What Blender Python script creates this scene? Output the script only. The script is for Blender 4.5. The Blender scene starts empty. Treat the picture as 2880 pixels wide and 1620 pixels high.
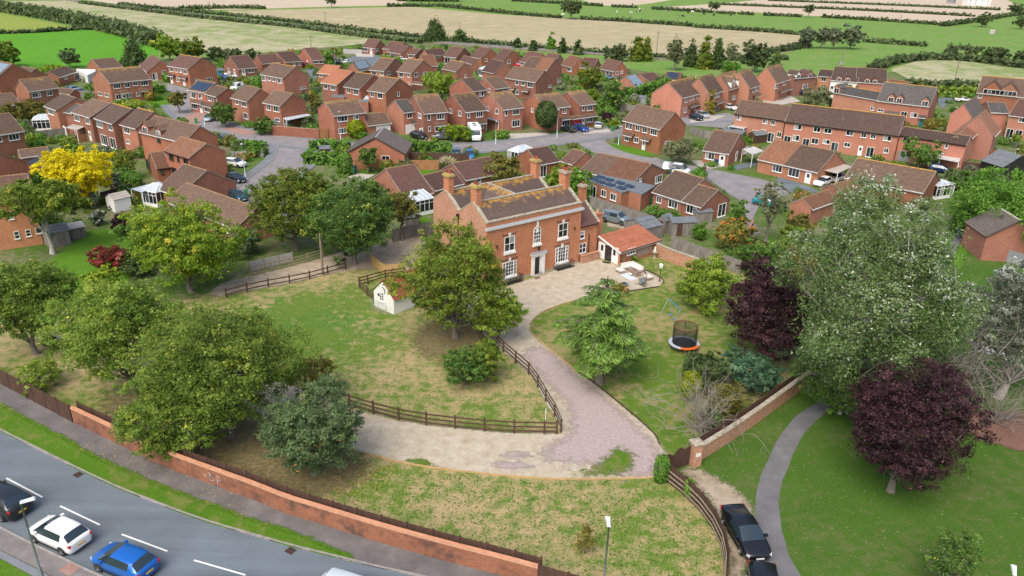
import bpy,math,random
import numpy as np
from mathutils import Vector,Matrix
random.seed(7)
SC=bpy.context.scene
COL=SC.collection
R=math.radians
F_PX,CAM_H=2150.0,35.0
VX,VY=-120.0,4970.0
ROLL=math.atan2(-VX,VY)
PITCH=math.atan(F_PX/math.hypot(VX,VY))
FW=np.array([0,math.cos(PITCH),-math.sin(PITCH)])
R0=np.array([1.,0,0]);U0=np.array([0,math.sin(PITCH),math.cos(PITCH)])
CX=math.cos(ROLL)*R0+math.sin(ROLL)*U0
CYD=math.sin(ROLL)*R0-math.cos(ROLL)*U0
CAM=np.array([0,0,CAM_H])
cam_data=bpy.data.cameras.new('camera')
cam_data.sensor_width=36.0
cam_data.lens=36.0*F_PX/2880.0
cam_data.clip_start,cam_data.clip_end=0.5,6000.0
cam=bpy.data.objects.new('camera',cam_data);COL.objects.link(cam)
cam.matrix_world=Matrix([[CX[0],-CYD[0],-FW[0],0],[CX[1],-CYD[1],-FW[1],0],[CX[2],-CYD[2],-FW[2],CAM_H],[0,0,0,1]])
SC.camera=cam
SUN_EL,SUN_AZ=R(52),R(205)
world=bpy.data.worlds.new('World');SC.world=world;world.use_nodes=True
wn=world.node_tree.nodes;wl=world.node_tree.links
bg=wn['Background']
sky=wn.new('ShaderNodeTexSky');sky.sky_type='NISHITA';sky.sun_disc=False
sky.sun_elevation,sky.sun_rotation=SUN_EL,SUN_AZ
sky.air_density,sky.dust_density,sky.ozone_density=1.0,5.0,1.0
wl.new(sky.outputs[0],bg.inputs[0]);bg.inputs[1].default_value=0.15
sl=bpy.data.lights.new('sun','SUN');sl.energy=1.4;sl.angle=R(42);sl.color=(1,.96,.9)
so=bpy.data.objects.new('sun',sl);COL.objects.link(so)
sd=Vector((math.sin(SUN_AZ)*math.cos(SUN_EL),math.cos(SUN_AZ)*math.cos(SUN_EL),math.sin(SUN_EL)))
so.rotation_euler=(-sd).to_track_quat('-Z','Y').to_euler();so.location=(0,0,120)
vs=SC.view_settings
vs.view_transform='Standard';vs.look='None';vs.gamma=1.0;vs.use_curve_mapping=False
vs.exposure=0.58
SC.cycles.max_bounces=6;SC.cycles.diffuse_bounces=3;SC.cycles.transparent_max_bounces=6
SC.cycles.use_denoising=True
TS=720/2576.
SPECIAL={'O':(0,0,2880/2576.),'a':(1200,440,360/2576.),'b':(1500,440,360/2576.),'c':(1380,600,360/2576.),'d':(1680,640,240/1739.),'e':(0,1340,460/2380.),'f':(1960,1380,320/1932.)}
def src(t,x,y):
 if t in SPECIAL:
  ox,oy,s=SPECIAL[t];return ox+x*s,oy+y*s
 return 720*int(t[0])+x*TS,405*int(t[1])+y*TS
def ray(t,x,y):
 u,v=src(t,x,y)
 return FW*F_PX+CX*(u-1440)+CYD*(v-810)
def gp(t,x,y,z=0.0):
 d=ray(t,x,y);k=(z-CAM_H)/d[2]
 return Vector(CAM+d*k)
def proj(p):
 w=np.array(p)-CAM;q=w@FW
 return 1440+F_PX*(w@CX)/q,810+F_PX*(w@CYD)/q
def depth(p):return float((np.array(p)-CAM)@FW)
def height_at(base,t,x,y):
 v=src(t,x,y)[1];lo,hi=0.,60.
 for _ in range(40):
  m=(lo+hi)/2
  if proj((base[0],base[1],base[2]+m))[1]>v:lo=m
  else:hi=m
 return lo
class MB:
 def __init__(s):s.v=[];s.f=[];s.m=[]
 def add(s,vs,fs,m=0):
  o=len(s.v);s.v+=[tuple(p)for p in vs]
  s.f+=[tuple(i+o for i in f)for f in fs];s.m+=[m]*len(fs);return s
 def box(s,x0,y0,z0,x1,y1,z1,m=0):
  return s.add([(x0,y0,z0),(x1,y0,z0),(x1,y1,z0),(x0,y1,z0),(x0,y0,z1),(x1,y0,z1),(x1,y1,z1),(x0,y1,z1)],[(0,3,2,1),(4,5,6,7),(0,1,5,4),(1,2,6,5),(2,3,7,6),(3,0,4,7)],m)
 def bar(s,a,b,w,h,m=0,up=(0,0,1)):
  a=Vector(a);b=Vector(b);d=(b-a).normalized();upv=Vector(up)
  if abs(d.dot(upv))>.99:upv=Vector((1,0,0))
  sx=d.cross(upv).normalized()*(w/2);sy=sx.cross(d).normalized()*(h/2)
  q=[p+i*sx+j*sy for p in(a,b)for i,j in((-1,-1),(1,-1),(1,1),(-1,1))]
  return s.add(q,[(3,2,1,0),(4,5,6,7),(0,1,5,4),(1,2,6,5),(2,3,7,6),(3,0,4,7)],m)
 def tube(s,pts,rad,n=6,m=0,cap=True):
  pts=[Vector(p)for p in pts];rings=[]
  o=len(s.v)
  for i,p in enumerate(pts):
   d=(pts[min(i+1,len(pts)-1)]-pts[max(i-1,0)]).normalized()
   up=Vector((0,0,1))if abs(d.z)<.95 else Vector((1,0,0))
   a=d.cross(up).normalized();b=a.cross(d)
   r=rad[i]if hasattr(rad,'__len__')else rad
   for k in range(n):
    t=2*math.pi*k/n
    s.v.append(tuple(p+a*(math.cos(t)*r)+b*(math.sin(t)*r)))
  for i in range(len(pts)-1):
   for k in range(n):
    k2=(k+1)%n
    s.f.append((o+i*n+k,o+i*n+k2,o+(i+1)*n+k2,o+(i+1)*n+k));s.m.append(m)
  if cap:
   s.f.append(tuple(o+k for k in range(n)));s.m.append(m)
   s.f.append(tuple(o+(len(pts)-1)*n+k for k in reversed(range(n))));s.m.append(m)
  return s
 def lathe(s,prof,n=16,c=(0,0,0),m=0):
  o=len(s.v)
  for r,z in prof:
   for k in range(n):
    t=2*math.pi*k/n;s.v.append((c[0]+r*math.cos(t),c[1]+r*math.sin(t),c[2]+z))
  for i in range(len(prof)-1):
   for k in range(n):
    k2=(k+1)%n;s.f.append((o+i*n+k,o+i*n+k2,o+(i+1)*n+k2,o+(i+1)*n+k));s.m.append(m)
  return s
 def prism(s,poly,z0,z1,m=0):
  n=len(poly);vs=[(p[0],p[1],z0)for p in poly]+[(p[0],p[1],z1)for p in poly]
  a=sum(poly[i][0]*poly[(i+1)%n][1]-poly[(i+1)%n][0]*poly[i][1]for i in range(n))
  fs=[tuple(range(n-1,-1,-1)),tuple(range(n,2*n))]+[(i,(i+1)%n,n+(i+1)%n,n+i)for i in range(n)]
  if a<0:fs=[tuple(reversed(f))for f in fs]
  return s.add(vs,fs,m)
 def mesh(s,name,mats,smooth=False):
  me=bpy.data.meshes.new(name);me.from_pydata(s.v,[],s.f)
  for m in(mats if isinstance(mats,(list,tuple))else[mats]):me.materials.append(m)
  if any(s.m):me.polygons.foreach_set('material_index',s.m)
  if smooth:me.polygons.foreach_set('use_smooth',[True]*len(s.f))
  me.update();return me
def link(name,data,parent=None,loc=None,rz=None):
 o=bpy.data.objects.new(name,data);COL.objects.link(o)
 if parent is not None:o.parent=parent
 if loc is not None:o.location=loc
 if rz is not None:o.rotation_euler=(0,0,rz)
 return o
def part(name,mb,mats,parent=None,smooth=False,loc=None,rz=None):
 return link(name,mb.mesh(name,mats,smooth),parent,loc,rz)
def tag(o,label=None,cat=None,group=None,kind=None):
 if label:o['label']=label
 if cat:o['category']=cat
 if group:o['group']=group
 if kind:o['kind']=kind
 return o
def thing(name,label,cat,loc=(0,0,0),rz=0.0,group=None):
 o=bpy.data.objects.new(name,None);o.empty_display_size=.3;COL.objects.link(o)
 o.location=loc;o.rotation_euler=(0,0,rz)
 return tag(o,label,cat,group)
def copy_tree(o,parent=None):
 c=o.copy();COL.objects.link(c);c.parent=parent
 for ch in list(o.children):copy_tree(ch,c)
 return c
def nt(name,rough=.8):
 m=bpy.data.materials.new(name);m.use_nodes=True
 n=m.node_tree.nodes;b=n['Principled BSDF'];b.inputs['Roughness'].default_value=rough
 return m,n,m.node_tree.links,b
def rgb(c):return(c[0],c[1],c[2],1.0)
def plain(name,c,rough=.6,metal=0.,spec=None,alpha=None):
 m,n,l,b=nt(name,rough);b.inputs['Base Color'].default_value=rgb(c);b.inputs['Metallic'].default_value=metal
 if spec is not None:b.inputs['Specular IOR Level'].default_value=spec
 if alpha is not None:b.inputs['Alpha'].default_value=alpha
 return m
def N(n,t,**k):
 q=n.new(t)
 for a,v in k.items():
  if a.startswith('i_'):q.inputs[a[2:].replace('_',' ')].default_value=v
  else:setattr(q,a,v)
 return q
def coords(n,l,kind='Object',sc=(1,1,1),rot=0.0):
 tc=n.new('ShaderNodeTexCoord');mp=n.new('ShaderNodeMapping')
 l.new(tc.outputs[kind],mp.inputs[0]);mp.inputs['Scale'].default_value=sc;mp.inputs['Rotation'].default_value=(0,0,rot)
 return mp.outputs[0]
def noise(n,l,v,s,det=4,rough=.55):
 q=N(n,'ShaderNodeTexNoise',i_Scale=s,i_Detail=det,i_Roughness=rough);l.new(v,q.inputs['Vector']);return q.outputs[0]
def ramp(n,l,f,stops,interp='LINEAR'):
 q=n.new('ShaderNodeValToRGB');l.new(f,q.inputs[0]);q.color_ramp.interpolation=interp
 e=q.color_ramp.elements
 while len(e)>1:e.remove(e[0])
 e[0].position=stops[0][0];e[0].color=rgb(stops[0][1])
 for p,c in stops[1:]:
  x=e.new(p);x.color=rgb(c)
 return q.outputs[0]
def grey(v):return(v,v,v)
def mix(n,l,f,a,b,mode='MIX'):
 q=n.new('ShaderNodeMix');q.data_type='RGBA';q.blend_type=mode
 for sck,v in((q.inputs[0],f),(q.inputs[6],a),(q.inputs[7],b)):
  if isinstance(v,(int,float)):sck.default_value=v
  elif isinstance(v,tuple):sck.default_value=rgb(v)
  else:l.new(v,sck)
 return q.outputs[2]
def bump(n,l,b,h,st=.3,dist=.02):
 q=N(n,'ShaderNodeBump',i_Strength=st,i_Distance=dist);l.new(h,q.inputs['Height']);l.new(q.outputs[0],b.inputs['Normal'])
def orand(n):return n.new('ShaderNodeObjectInfo').outputs['Random']
def math_(n,l,op,a,b=None):
 q=n.new('ShaderNodeMath');q.operation=op
 for sck,v in zip(q.inputs,(a,b)):
  if v is None:continue
  if isinstance(v,(int,float)):sck.default_value=v
  else:l.new(v,sck)
 return q.outputs[0]
def m_brick(name,c1,c2,mortar,dirt=.3,scale=1.0,vary=True,soot=None,mott=.35):
 m,n,l,b=nt(name,.88)
 tc=n.new('ShaderNodeTexCoord');sp=n.new('ShaderNodeSeparateXYZ');l.new(tc.outputs['Object'],sp.inputs[0])
 cb=n.new('ShaderNodeCombineXYZ');l.new(math_(n,l,'ADD',sp.outputs[0],sp.outputs[1]),cb.inputs[0]);l.new(sp.outputs[2],cb.inputs[1])
 bt=N(n,'ShaderNodeTexBrick',i_Scale=1.0);bt.offset=.5
 bt.inputs['Brick Width'].default_value=.225*scale;bt.inputs['Row Height'].default_value=.075*scale
 bt.inputs['Mortar Size'].default_value=.009;bt.inputs['Bias'].default_value=0.0
 bt.inputs['Color1'].default_value=rgb(c1);bt.inputs['Color2'].default_value=rgb(c2);bt.inputs['Mortar'].default_value=rgb(mortar)
 l.new(cb.outputs[0],bt.inputs['Vector'])
 big=noise(n,l,tc.outputs['Object'],.55,4);mid=noise(n,l,tc.outputs['Object'],3.5 if vary else 5.5,4,.7)
 col=mix(n,l,ramp(n,l,big,[(.35,grey(0)),(.72,grey(dirt))]),bt.outputs[0],(c1[0]*.45,c1[1]*.5,c1[2]*.55))
 col=mix(n,l,ramp(n,l,mid,[(.45,grey(0)),(.72,grey(mott))]),col,(min(1,c2[0]*1.45),c2[1]*1.5,c2[2]*1.5))
 if soot:
  col=mix(n,l,ramp(n,l,noise(n,l,tc.outputs['Object'],1.1,5,.65),[(.5,grey(0)),(.68,grey(soot))]),col,(.06,.045,.04))
 if vary:
  hs=n.new('ShaderNodeHueSaturation');l.new(col,hs.inputs['Color'])
  l.new(ramp(n,l,orand(n),[(0,grey(.74)),(1,grey(1.22))]),hs.inputs['Value']);l.new(ramp(n,l,math_(n,l,'FRACT',math_(n,l,'MULTIPLY',orand(n),7.3)),[(0,grey(.494)),(1,grey(.507))]),hs.inputs['Hue']);l.new(ramp(n,l,math_(n,l,'FRACT',math_(n,l,'MULTIPLY',orand(n),3.7)),[(0,grey(.92)),(1,grey(1.06))]),hs.inputs['Saturation']);col=hs.outputs[0]
 l.new(col,b.inputs['Base Color']);bump(n,l,b,bt.outputs['Fac'],-.35,.01)
 return m
def m_tile(name,c1,c2,lichen=0.0,lic=(.55,.3,.04),moss=.35,w=.3,row=.3,ridge_only=True):
 m,n,l,b=nt(name,.82)
 tc=n.new('ShaderNodeTexCoord');sp=n.new('ShaderNodeSeparateXYZ');l.new(tc.outputs['Object'],sp.inputs[0])
 cb=n.new('ShaderNodeCombineXYZ');l.new(sp.outputs[0],cb.inputs[0]);l.new(math_(n,l,'MULTIPLY',sp.outputs[2],1.65),cb.inputs[1])
 bt=N(n,'ShaderNodeTexBrick',i_Scale=1.0);bt.offset=.5
 bt.inputs['Brick Width'].default_value=w;bt.inputs['Row Height'].default_value=row
 bt.inputs['Mortar Size'].default_value=.012
 bt.inputs['Color1'].default_value=rgb(c1);bt.inputs['Color2'].default_value=rgb(c2);bt.inputs['Mortar'].default_value=rgb((c1[0]*.45,c1[1]*.42,c1[2]*.42))
 l.new(cb.outputs[0],bt.inputs['Vector'])
 ob=tc.outputs['Object']
 col=mix(n,l,ramp(n,l,noise(n,l,ob,.7,5,.6),[(.36,grey(0)),(.72,grey(.55))]),bt.outputs[0],(c2[0]*.62,c2[1]*.62,c2[2]*.6))
 if moss:col=mix(n,l,ramp(n,l,noise(n,l,ob,5.5,4,.7),[(.56,grey(0)),(.72,grey(moss))]),col,(.26,.21,.13))
 if lichen:
  rl=tc.outputs['Generated'];s2=n.new('ShaderNodeSeparateXYZ');l.new(rl,s2.inputs[0])
  h=math_(n,l,'POWER',s2.outputs[2],2.2)
  f=math_(n,l,'MULTIPLY',math_(n,l,'ADD',math_(n,l,'MULTIPLY',noise(n,l,ob,1.2,6,.7),1.0),math_(n,l,'MULTIPLY',h,.35)),1.0)
  col=mix(n,l,ramp(n,l,f,[(.74-.1*lichen,grey(0)),(.92-.1*lichen,grey(min(1.,lichen+.25)))]),col,lic)
 hs=n.new('ShaderNodeHueSaturation');l.new(col,hs.inputs['Color'])
 l.new(ramp(n,l,orand(n),[(0,grey(.72)),(1,grey(1.3))]),hs.inputs['Value'])
 l.new(hs.outputs[0],b.inputs['Base Color']);bump(n,l,b,bt.outputs['Fac'],-.3,.015)
 return m
def m_noise(name,stops,scale,rough=.9,det=5,bmp=.0,kind='Object',sc=(1,1,1),rot=0.,nr=.6,spec=None):
 m,n,l,b=nt(name,rough);v=coords(n,l,kind,sc,rot)
 f=noise(n,l,v,scale,det,nr);l.new(ramp(n,l,f,stops),b.inputs['Base Color'])
 if spec is not None:b.inputs['Specular IOR Level'].default_value=spec
 if bmp:bump(n,l,b,f,bmp,.03)
 return m
def m_grass(name,cols,patch=None,patch_amt=.5,fine=9.0,big=.25,stripe=None,bmp=.6,ps=1.0):
 """cols: three greens dark..light ; patch: straw colour mixed through two noises"""
 m,n,l,b=nt(name,.95);b.inputs['Specular IOR Level'].default_value=.1
 v=coords(n,l);vf=v
 if stripe:vf=coords(n,l,'Object',stripe[0],stripe[1])
 a=noise(n,l,vf,fine,4,.7);c=noise(n,l,v,big,4,.6)
 col=ramp(n,l,a,[(.3,cols[0]),(.5,cols[1]),(.7,cols[2])])
 col=mix(n,l,ramp(n,l,c,[(.35,grey(0)),(.65,grey(.6))]),col,mix(n,l,a,cols[0],cols[1]))
 if patch is not None:
  p=noise(n,l,v,1.1*ps,6,.68);p2=noise(n,l,v,.12*ps,2,.5)
  f=math_(n,l,'ADD',math_(n,l,'MULTIPLY',p,.75),math_(n,l,'MULTIPLY',p2,.45))
  e=.62-.17*patch_amt
  tone=mix(n,l,a,(patch[0]*.68,patch[1]*.66,patch[2]*.6),(patch[0]*1.2,patch[1]*1.2,patch[2]*1.2))
  col=mix(n,l,ramp(n,l,f,[(e-.05,grey(0)),(e+.09,grey(.92))]),col,tone)
 l.new(col,b.inputs['Base Color'])
 if bmp:bump(n,l,b,a,bmp,.06)
 return m
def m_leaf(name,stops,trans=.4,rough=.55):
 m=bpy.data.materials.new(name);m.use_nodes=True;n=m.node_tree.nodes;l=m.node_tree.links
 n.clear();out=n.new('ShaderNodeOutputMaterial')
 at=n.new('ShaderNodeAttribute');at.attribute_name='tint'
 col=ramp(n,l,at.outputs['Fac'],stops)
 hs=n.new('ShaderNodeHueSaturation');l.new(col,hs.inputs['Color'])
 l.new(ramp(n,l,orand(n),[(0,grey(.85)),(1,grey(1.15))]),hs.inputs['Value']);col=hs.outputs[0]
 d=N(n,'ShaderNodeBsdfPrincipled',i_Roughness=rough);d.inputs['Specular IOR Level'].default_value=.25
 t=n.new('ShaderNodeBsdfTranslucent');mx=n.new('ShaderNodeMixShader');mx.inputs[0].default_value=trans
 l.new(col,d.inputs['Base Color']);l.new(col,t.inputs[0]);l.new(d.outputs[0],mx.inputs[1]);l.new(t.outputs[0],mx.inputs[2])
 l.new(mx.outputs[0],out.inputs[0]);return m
M={}
M['brick']=m_brick('brick',(.27,.085,.043),(.365,.128,.066),(.3,.19,.14),.4)
M['brick_pink']=m_brick('brick_pink',(.34,.125,.075),(.43,.175,.11),(.33,.2,.15),.3)
M['brick_old']=m_brick('brick_old',(.38,.115,.05),(.52,.2,.092),(.36,.25,.17),.3,1.1,False,mott=.75)
M['brick_gable']=m_brick('brick_gable',(.34,.13,.075),(.46,.24,.15),(.42,.31,.23),.3,1.1,False,mott=.8)
M['brick_wall']=m_brick('brick_wall',(.22,.07,.042),(.31,.115,.065),(.26,.17,.13),.55,1.0,soot=.8)
M['brick_orange']=m_brick('brick_orange',(.38,.125,.04),(.48,.19,.06),(.4,.25,.13),.3)
T_={'brown':((.098,.061,.042),(.152,.096,.066)),'dark':((.06,.036,.029),(.095,.058,.045)),'redbrown':((.09,.045,.035),(.135,.068,.052)),'orange':((.33,.125,.062),(.40,.165,.085)),'rust':((.165,.075,.042),(.25,.115,.062)),'grey':((.11,.09,.078),(.155,.13,.115)),'slate':((.06,.058,.056),(.1,.092,.085))}
for k,(a,b_)in T_.items():M['tile_'+k]=m_tile('tile_'+k,a,b_)
M['tile_lichen']=m_tile('tile_lichen',*T_['brown'],lichen=.3,lic=(.4,.24,.05))
M['tile_main']=m_tile('tile_main',(.085,.06,.05),(.14,.095,.078),lichen=.62,lic=(.44,.23,.03),w=.17,row=.15,moss=.3)
M['tile_purple']=m_tile('tile_purple',(.1,.055,.05),(.17,.085,.075),w=.17,row=.15,moss=.3)
M['tile_new']=m_tile('tile_new',(.46,.16,.085),(.52,.2,.11),moss=0.,w=.33,row=.36)
M['tile_red']=m_tile('tile_red',(.3,.07,.035),(.4,.11,.055),moss=.2,w=.2,row=.2)
M['ridge']=m_noise('ridge_tile',[(.3,(.16,.09,.05)),(.6,(.27,.17,.09))],3)
M['ridge_lichen']=m_noise('ridge_lichen',[(.3,(.25,.13,.04)),(.6,(.48,.27,.06))],3)
M['stone']=m_noise('stone_coping',[(.3,(.2,.17,.12)),(.6,(.42,.38,.3)),(.75,(.5,.46,.38))],4)
M['lead']=plain('lead',(.3,.33,.37),.5)
M['white']=plain('white_upvc',(.78,.78,.77),.35)
M['cream']=m_noise('white_paint',[(.3,(.66,.66,.63)),(.7,(.78,.78,.75))],2,.5)
M['verge']=plain('verge_mortar',(.42,.37,.32),.8)
M['dark']=plain('black_paint',(.018,.018,.02),.4)
M['darkbrown']=plain('dark_brown_paint',(.05,.03,.022),.6)
M['grey']=plain('grey_paint',(.25,.26,.27),.6)
M['lead_roof']=m_noise('felt_roof',[(.3,(.1,.115,.13)),(.7,(.17,.19,.2))],1.5)
M['teal']=plain('teal_paint',(.02,.19,.19),.5)
M['glass']=plain('window_glass',(.02,.026,.032),.06,spec=.8)
def m_glass():
 m,n,l,b=nt('window_pane',.07);b.inputs['Specular IOR Level'].default_value=.7
 l.new(ramp(n,l,orand(n),[(0,(.012,.016,.02)),(.55,(.03,.04,.05)),(.8,(.09,.11,.12)),(.93,(.3,.32,.32))],'CONSTANT'),b.inputs['Base Color'])
 return m
M['pane']=m_glass()
M['poly']=plain('clear_roofing',(.42,.48,.52),.15,spec=.6)
M['solar']=plain('solar_cells',(.02,.035,.065),.15,spec=.7)
M['solar_light']=plain('solar_cells_pale',(.2,.26,.32),.2,spec=.7)
M['garage_red']=plain('red_garage_paint',(.55,.02,.035),.4)
def m_asphalt(name,c,rot):
 m,n,l,b=nt(name,.85);v=coords(n,l);vs_=coords(n,l,'Object',(.035,.9,1),rot)
 a=noise(n,l,vs_,.8,4,.6);g=noise(n,l,v,14,3,.8);p=noise(n,l,v,.22,5,.65)
 k=math_(n,l,'ADD',math_(n,l,'MULTIPLY',a,.55),math_(n,l,'ADD',math_(n,l,'MULTIPLY',g,.2),math_(n,l,'MULTIPLY',p,.35)))
 l.new(ramp(n,l,k,[(.35,tuple(x*.62 for x in c)),(.55,c),(.75,tuple(x*1.35 for x in c))]),b.inputs['Base Color']);bump(n,l,b,g,.15,.01);return m
M['asphalt']=m_asphalt('asphalt',(.118,.145,.166),R(27))
M['asphalt_pink']=m_noise('asphalt_pinkish',[(.3,(.165,.155,.158)),(.55,(.225,.21,.212)),(.75,(.28,.265,.265))],.45,.9,7,.05,nr=.7)
M['pavement']=m_noise('pavement',[(.3,(.085,.08,.08)),(.55,(.135,.125,.12)),(.75,(.19,.175,.165))],.5,.9,7,.1,nr=.7)
M['pavement_new']=m_noise('pavement_blue',[(.3,(.13,.145,.16)),(.6,(.175,.19,.205))],.6,.9,7,.05)
M['path']=m_noise('park_path',[(.3,(.1,.1,.103)),(.55,(.14,.14,.143)),(.75,(.185,.185,.185))],.5,.9,7,.1,nr=.7)
M['slab']=m_noise('paving_slabs',[(.3,(.13,.12,.112)),(.6,(.19,.178,.168)),(.75,(.24,.226,.215))],1.2,.9,6,.1)
M['kerb']=m_noise('kerb_stone',[(.3,(.2,.18,.165)),(.65,(.32,.3,.28))],2.2)
M['line']=m_noise('road_paint',[(.3,(.62,.62,.6)),(.6,(.74,.74,.72))],4)
M['drive_pale']=m_noise('pale_concrete',[(.3,(.34,.31,.27)),(.7,(.46,.42,.37))],.8)
M['drive_pink']=m_noise('brick_paving',[(.3,(.26,.14,.11)),(.7,(.36,.22,.18))],.9)
M['gravel']=m_noise('cream_gravel',[(.28,(.28,.225,.14)),(.45,(.38,.325,.235)),(.6,(.46,.41,.325)),(.78,(.53,.49,.41))],1.1,.95,10,.5,nr=.8)
M['gravel_pink']=m_noise('pink_gravel',[(.3,(.2,.145,.135)),(.43,(.3,.235,.225)),(.55,(.38,.315,.3)),(.7,(.5,.44,.41))],4.5,.95,9,.5,nr=.85)
M['dirt']=m_noise('dirt_track',[(.3,(.2,.16,.1)),(.5,(.34,.28,.2)),(.7,(.44,.38,.29))],.7,.95,8,.3,nr=.7)
M['soil']=m_noise('soil',[(.3,(.06,.045,.03)),(.6,(.12,.08,.05))],2.,.95,6,.4)
M['mulch']=m_noise('red_mulch',[(.3,(.1,.055,.04)),(.6,(.19,.1,.07))],6.,.95,6,.6)
M['paddock']=m_grass('paddock_grass',[(.06,.115,.012),(.11,.19,.022),(.17,.26,.045)],(.36,.275,.135),.62)
M['paddock_green']=m_grass('paddock_green_grass',[(.045,.11,.016),(.08,.17,.022),(.13,.225,.04)],(.32,.25,.12),.28)
M['garden']=m_grass('garden_grass',[(.055,.11,.012),(.1,.175,.022),(.15,.23,.04)],(.3,.25,.12),.17)
M['verge_grass']=m_grass('verge_grass',[(.04,.1,.006),(.075,.165,.012),(.12,.22,.03)],(.16,.18,.05),-.05)
M['lawn']=m_grass('lawn_grass',[(.05,.125,.01),(.085,.19,.015),(.125,.25,.03)],None)
M['park']=m_grass('park_grass',[(.032,.078,.01),(.058,.125,.016),(.095,.17,.03)],(.1,.13,.04),-.15)
M['estate']=m_grass('estate_ground',[(.04,.085,.012),(.075,.14,.022),(.12,.2,.04)],(.2,.18,.12),.08)
M['f_vivid']=m_grass('vivid_pasture',[(.065,.2,.014),(.09,.265,.02),(.125,.31,.035)],None,fine=.8,big=.03,bmp=.1)
M['f_pasture']=m_grass('pasture',[(.085,.185,.028),(.12,.245,.042),(.17,.3,.07)],(.2,.25,.09),.1,fine=.5,big=.02,bmp=.1)
M['f_yellow']=m_grass('yellow_pasture',[(.16,.23,.035),(.23,.28,.06),(.3,.31,.09)],None,fine=.5,big=.03,bmp=.1)
M['f_rough']=m_grass('rough_grassland',[(.14,.2,.06),(.2,.255,.09),(.28,.32,.15)],(.4,.37,.25),.36,fine=.5,big=.03,bmp=.2,ps=.1)
M['f_stubble']=m_grass('stubble',[(.29,.24,.145),(.4,.335,.215),(.5,.43,.3)],(.3,.29,.16),.12,fine=.35,big=.015,stripe=((.12,1.1,1),R(-6)),bmp=.0)
M['f_stubble2']=m_grass('pale_stubble',[(.4,.33,.24),(.46,.385,.285),(.5,.43,.33)],None,fine=.3,big=.01,stripe=((.1,1,1),R(-6)),bmp=.0)
M['bark']=m_noise('bark',[(.3,(.09,.075,.06)),(.7,(.2,.175,.145))],6,.9,5,.5)
M['bark_pale']=m_noise('pale_bark',[(.3,(.26,.24,.21)),(.7,(.42,.4,.36))],5,.9,5,.4)
M['twig']=plain('twig',(.22,.2,.17),.9)
M['fence_brown']=m_noise('stained_fence',[(.3,(.05,.026,.018)),(.7,(.1,.05,.034))],5,.85,5,.2,sc=(1,1,.2))
M['fence_grey']=m_noise('weathered_fence',[(.3,(.13,.115,.1)),(.55,(.23,.21,.185)),(.75,(.32,.295,.265))],4,.9,5,.2,sc=(1,1,.15))
M['fence_orange']=m_noise('orange_fence',[(.3,(.26,.115,.045)),(.7,(.4,.2,.09))],4,.85,5,.2,sc=(1,1,.2))
M['fence_pale']=m_noise('concrete_fence',[(.3,(.33,.32,.3)),(.7,(.47,.455,.43))],2,.9)
M['rail_wood']=m_noise('rail_wood',[(.3,(.2,.17,.115)),(.7,(.33,.29,.21))],4,.9)
M['timber']=m_noise('new_timber',[(.3,(.36,.23,.09)),(.7,(.52,.36,.16))],3,.8)
def soft(key):
 """copy of a ground material whose rim breaks up into the ground beneath it"""
 k=key+'_soft'
 if k in M:return k
 m=M[key].copy();n=m.node_tree.nodes;l=m.node_tree.links;b=n['Principled BSDF']
 at=n.new('ShaderNodeAttribute');at.attribute_name='edge'
 v=coords(n,l);f=math_(n,l,'ADD',at.outputs['Fac'],math_(n,l,'MULTIPLY',math_(n,l,'SUBTRACT',noise(n,l,v,1.6,9,.85),.5),2.4))
 l.new(ramp(n,l,f,[(.36,grey(0)),(.72,grey(1))]),b.inputs['Alpha']);M[k]=m;return k
def rag(pts,step,amp,rnd):
 out=[]
 for i,p in enumerate(pts):
  q=pts[(i+1)%len(pts)];d=q-p;n=max(1,int(d.length/step))
  pr=Vector((-d.y,d.x,0)).normalized()if d.length>1e-6 else Vector((0,0,0))
  for k in range(n):
   out.append(p+d*(k/n)+pr*rnd.uniform(-amp,amp))
 return out
def sheet(name,t,pts,z,mat,ragged=None,thick=None,kind='structure',smooth=0):
 ps=[gp(t,x,y,0)for x,y in pts]
 for _ in range(smooth):
  ps=[q for i in range(len(ps))for q in(ps[i]*.75+ps[(i+1)%len(ps)]*.25,ps[i]*.25+ps[(i+1)%len(ps)]*.75)]
 if ragged:ps=rag(ps,ragged[0],ragged[1],random.Random(len(ps)))
 mb=MB()
 if thick:mb.prism([(p.x,p.y)for p in ps],z-thick,z)
 else:
  a=sum(ps[i].x*ps[(i+1)%len(ps)].y-ps[(i+1)%len(ps)].x*ps[i].y for i in range(len(ps)))
  if a<0:ps=ps[::-1]
  mb.add([(p.x,p.y,z)for p in ps],[tuple(range(len(ps)))])
 return tag(part(name,mb,M[mat]),kind=kind)
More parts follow.
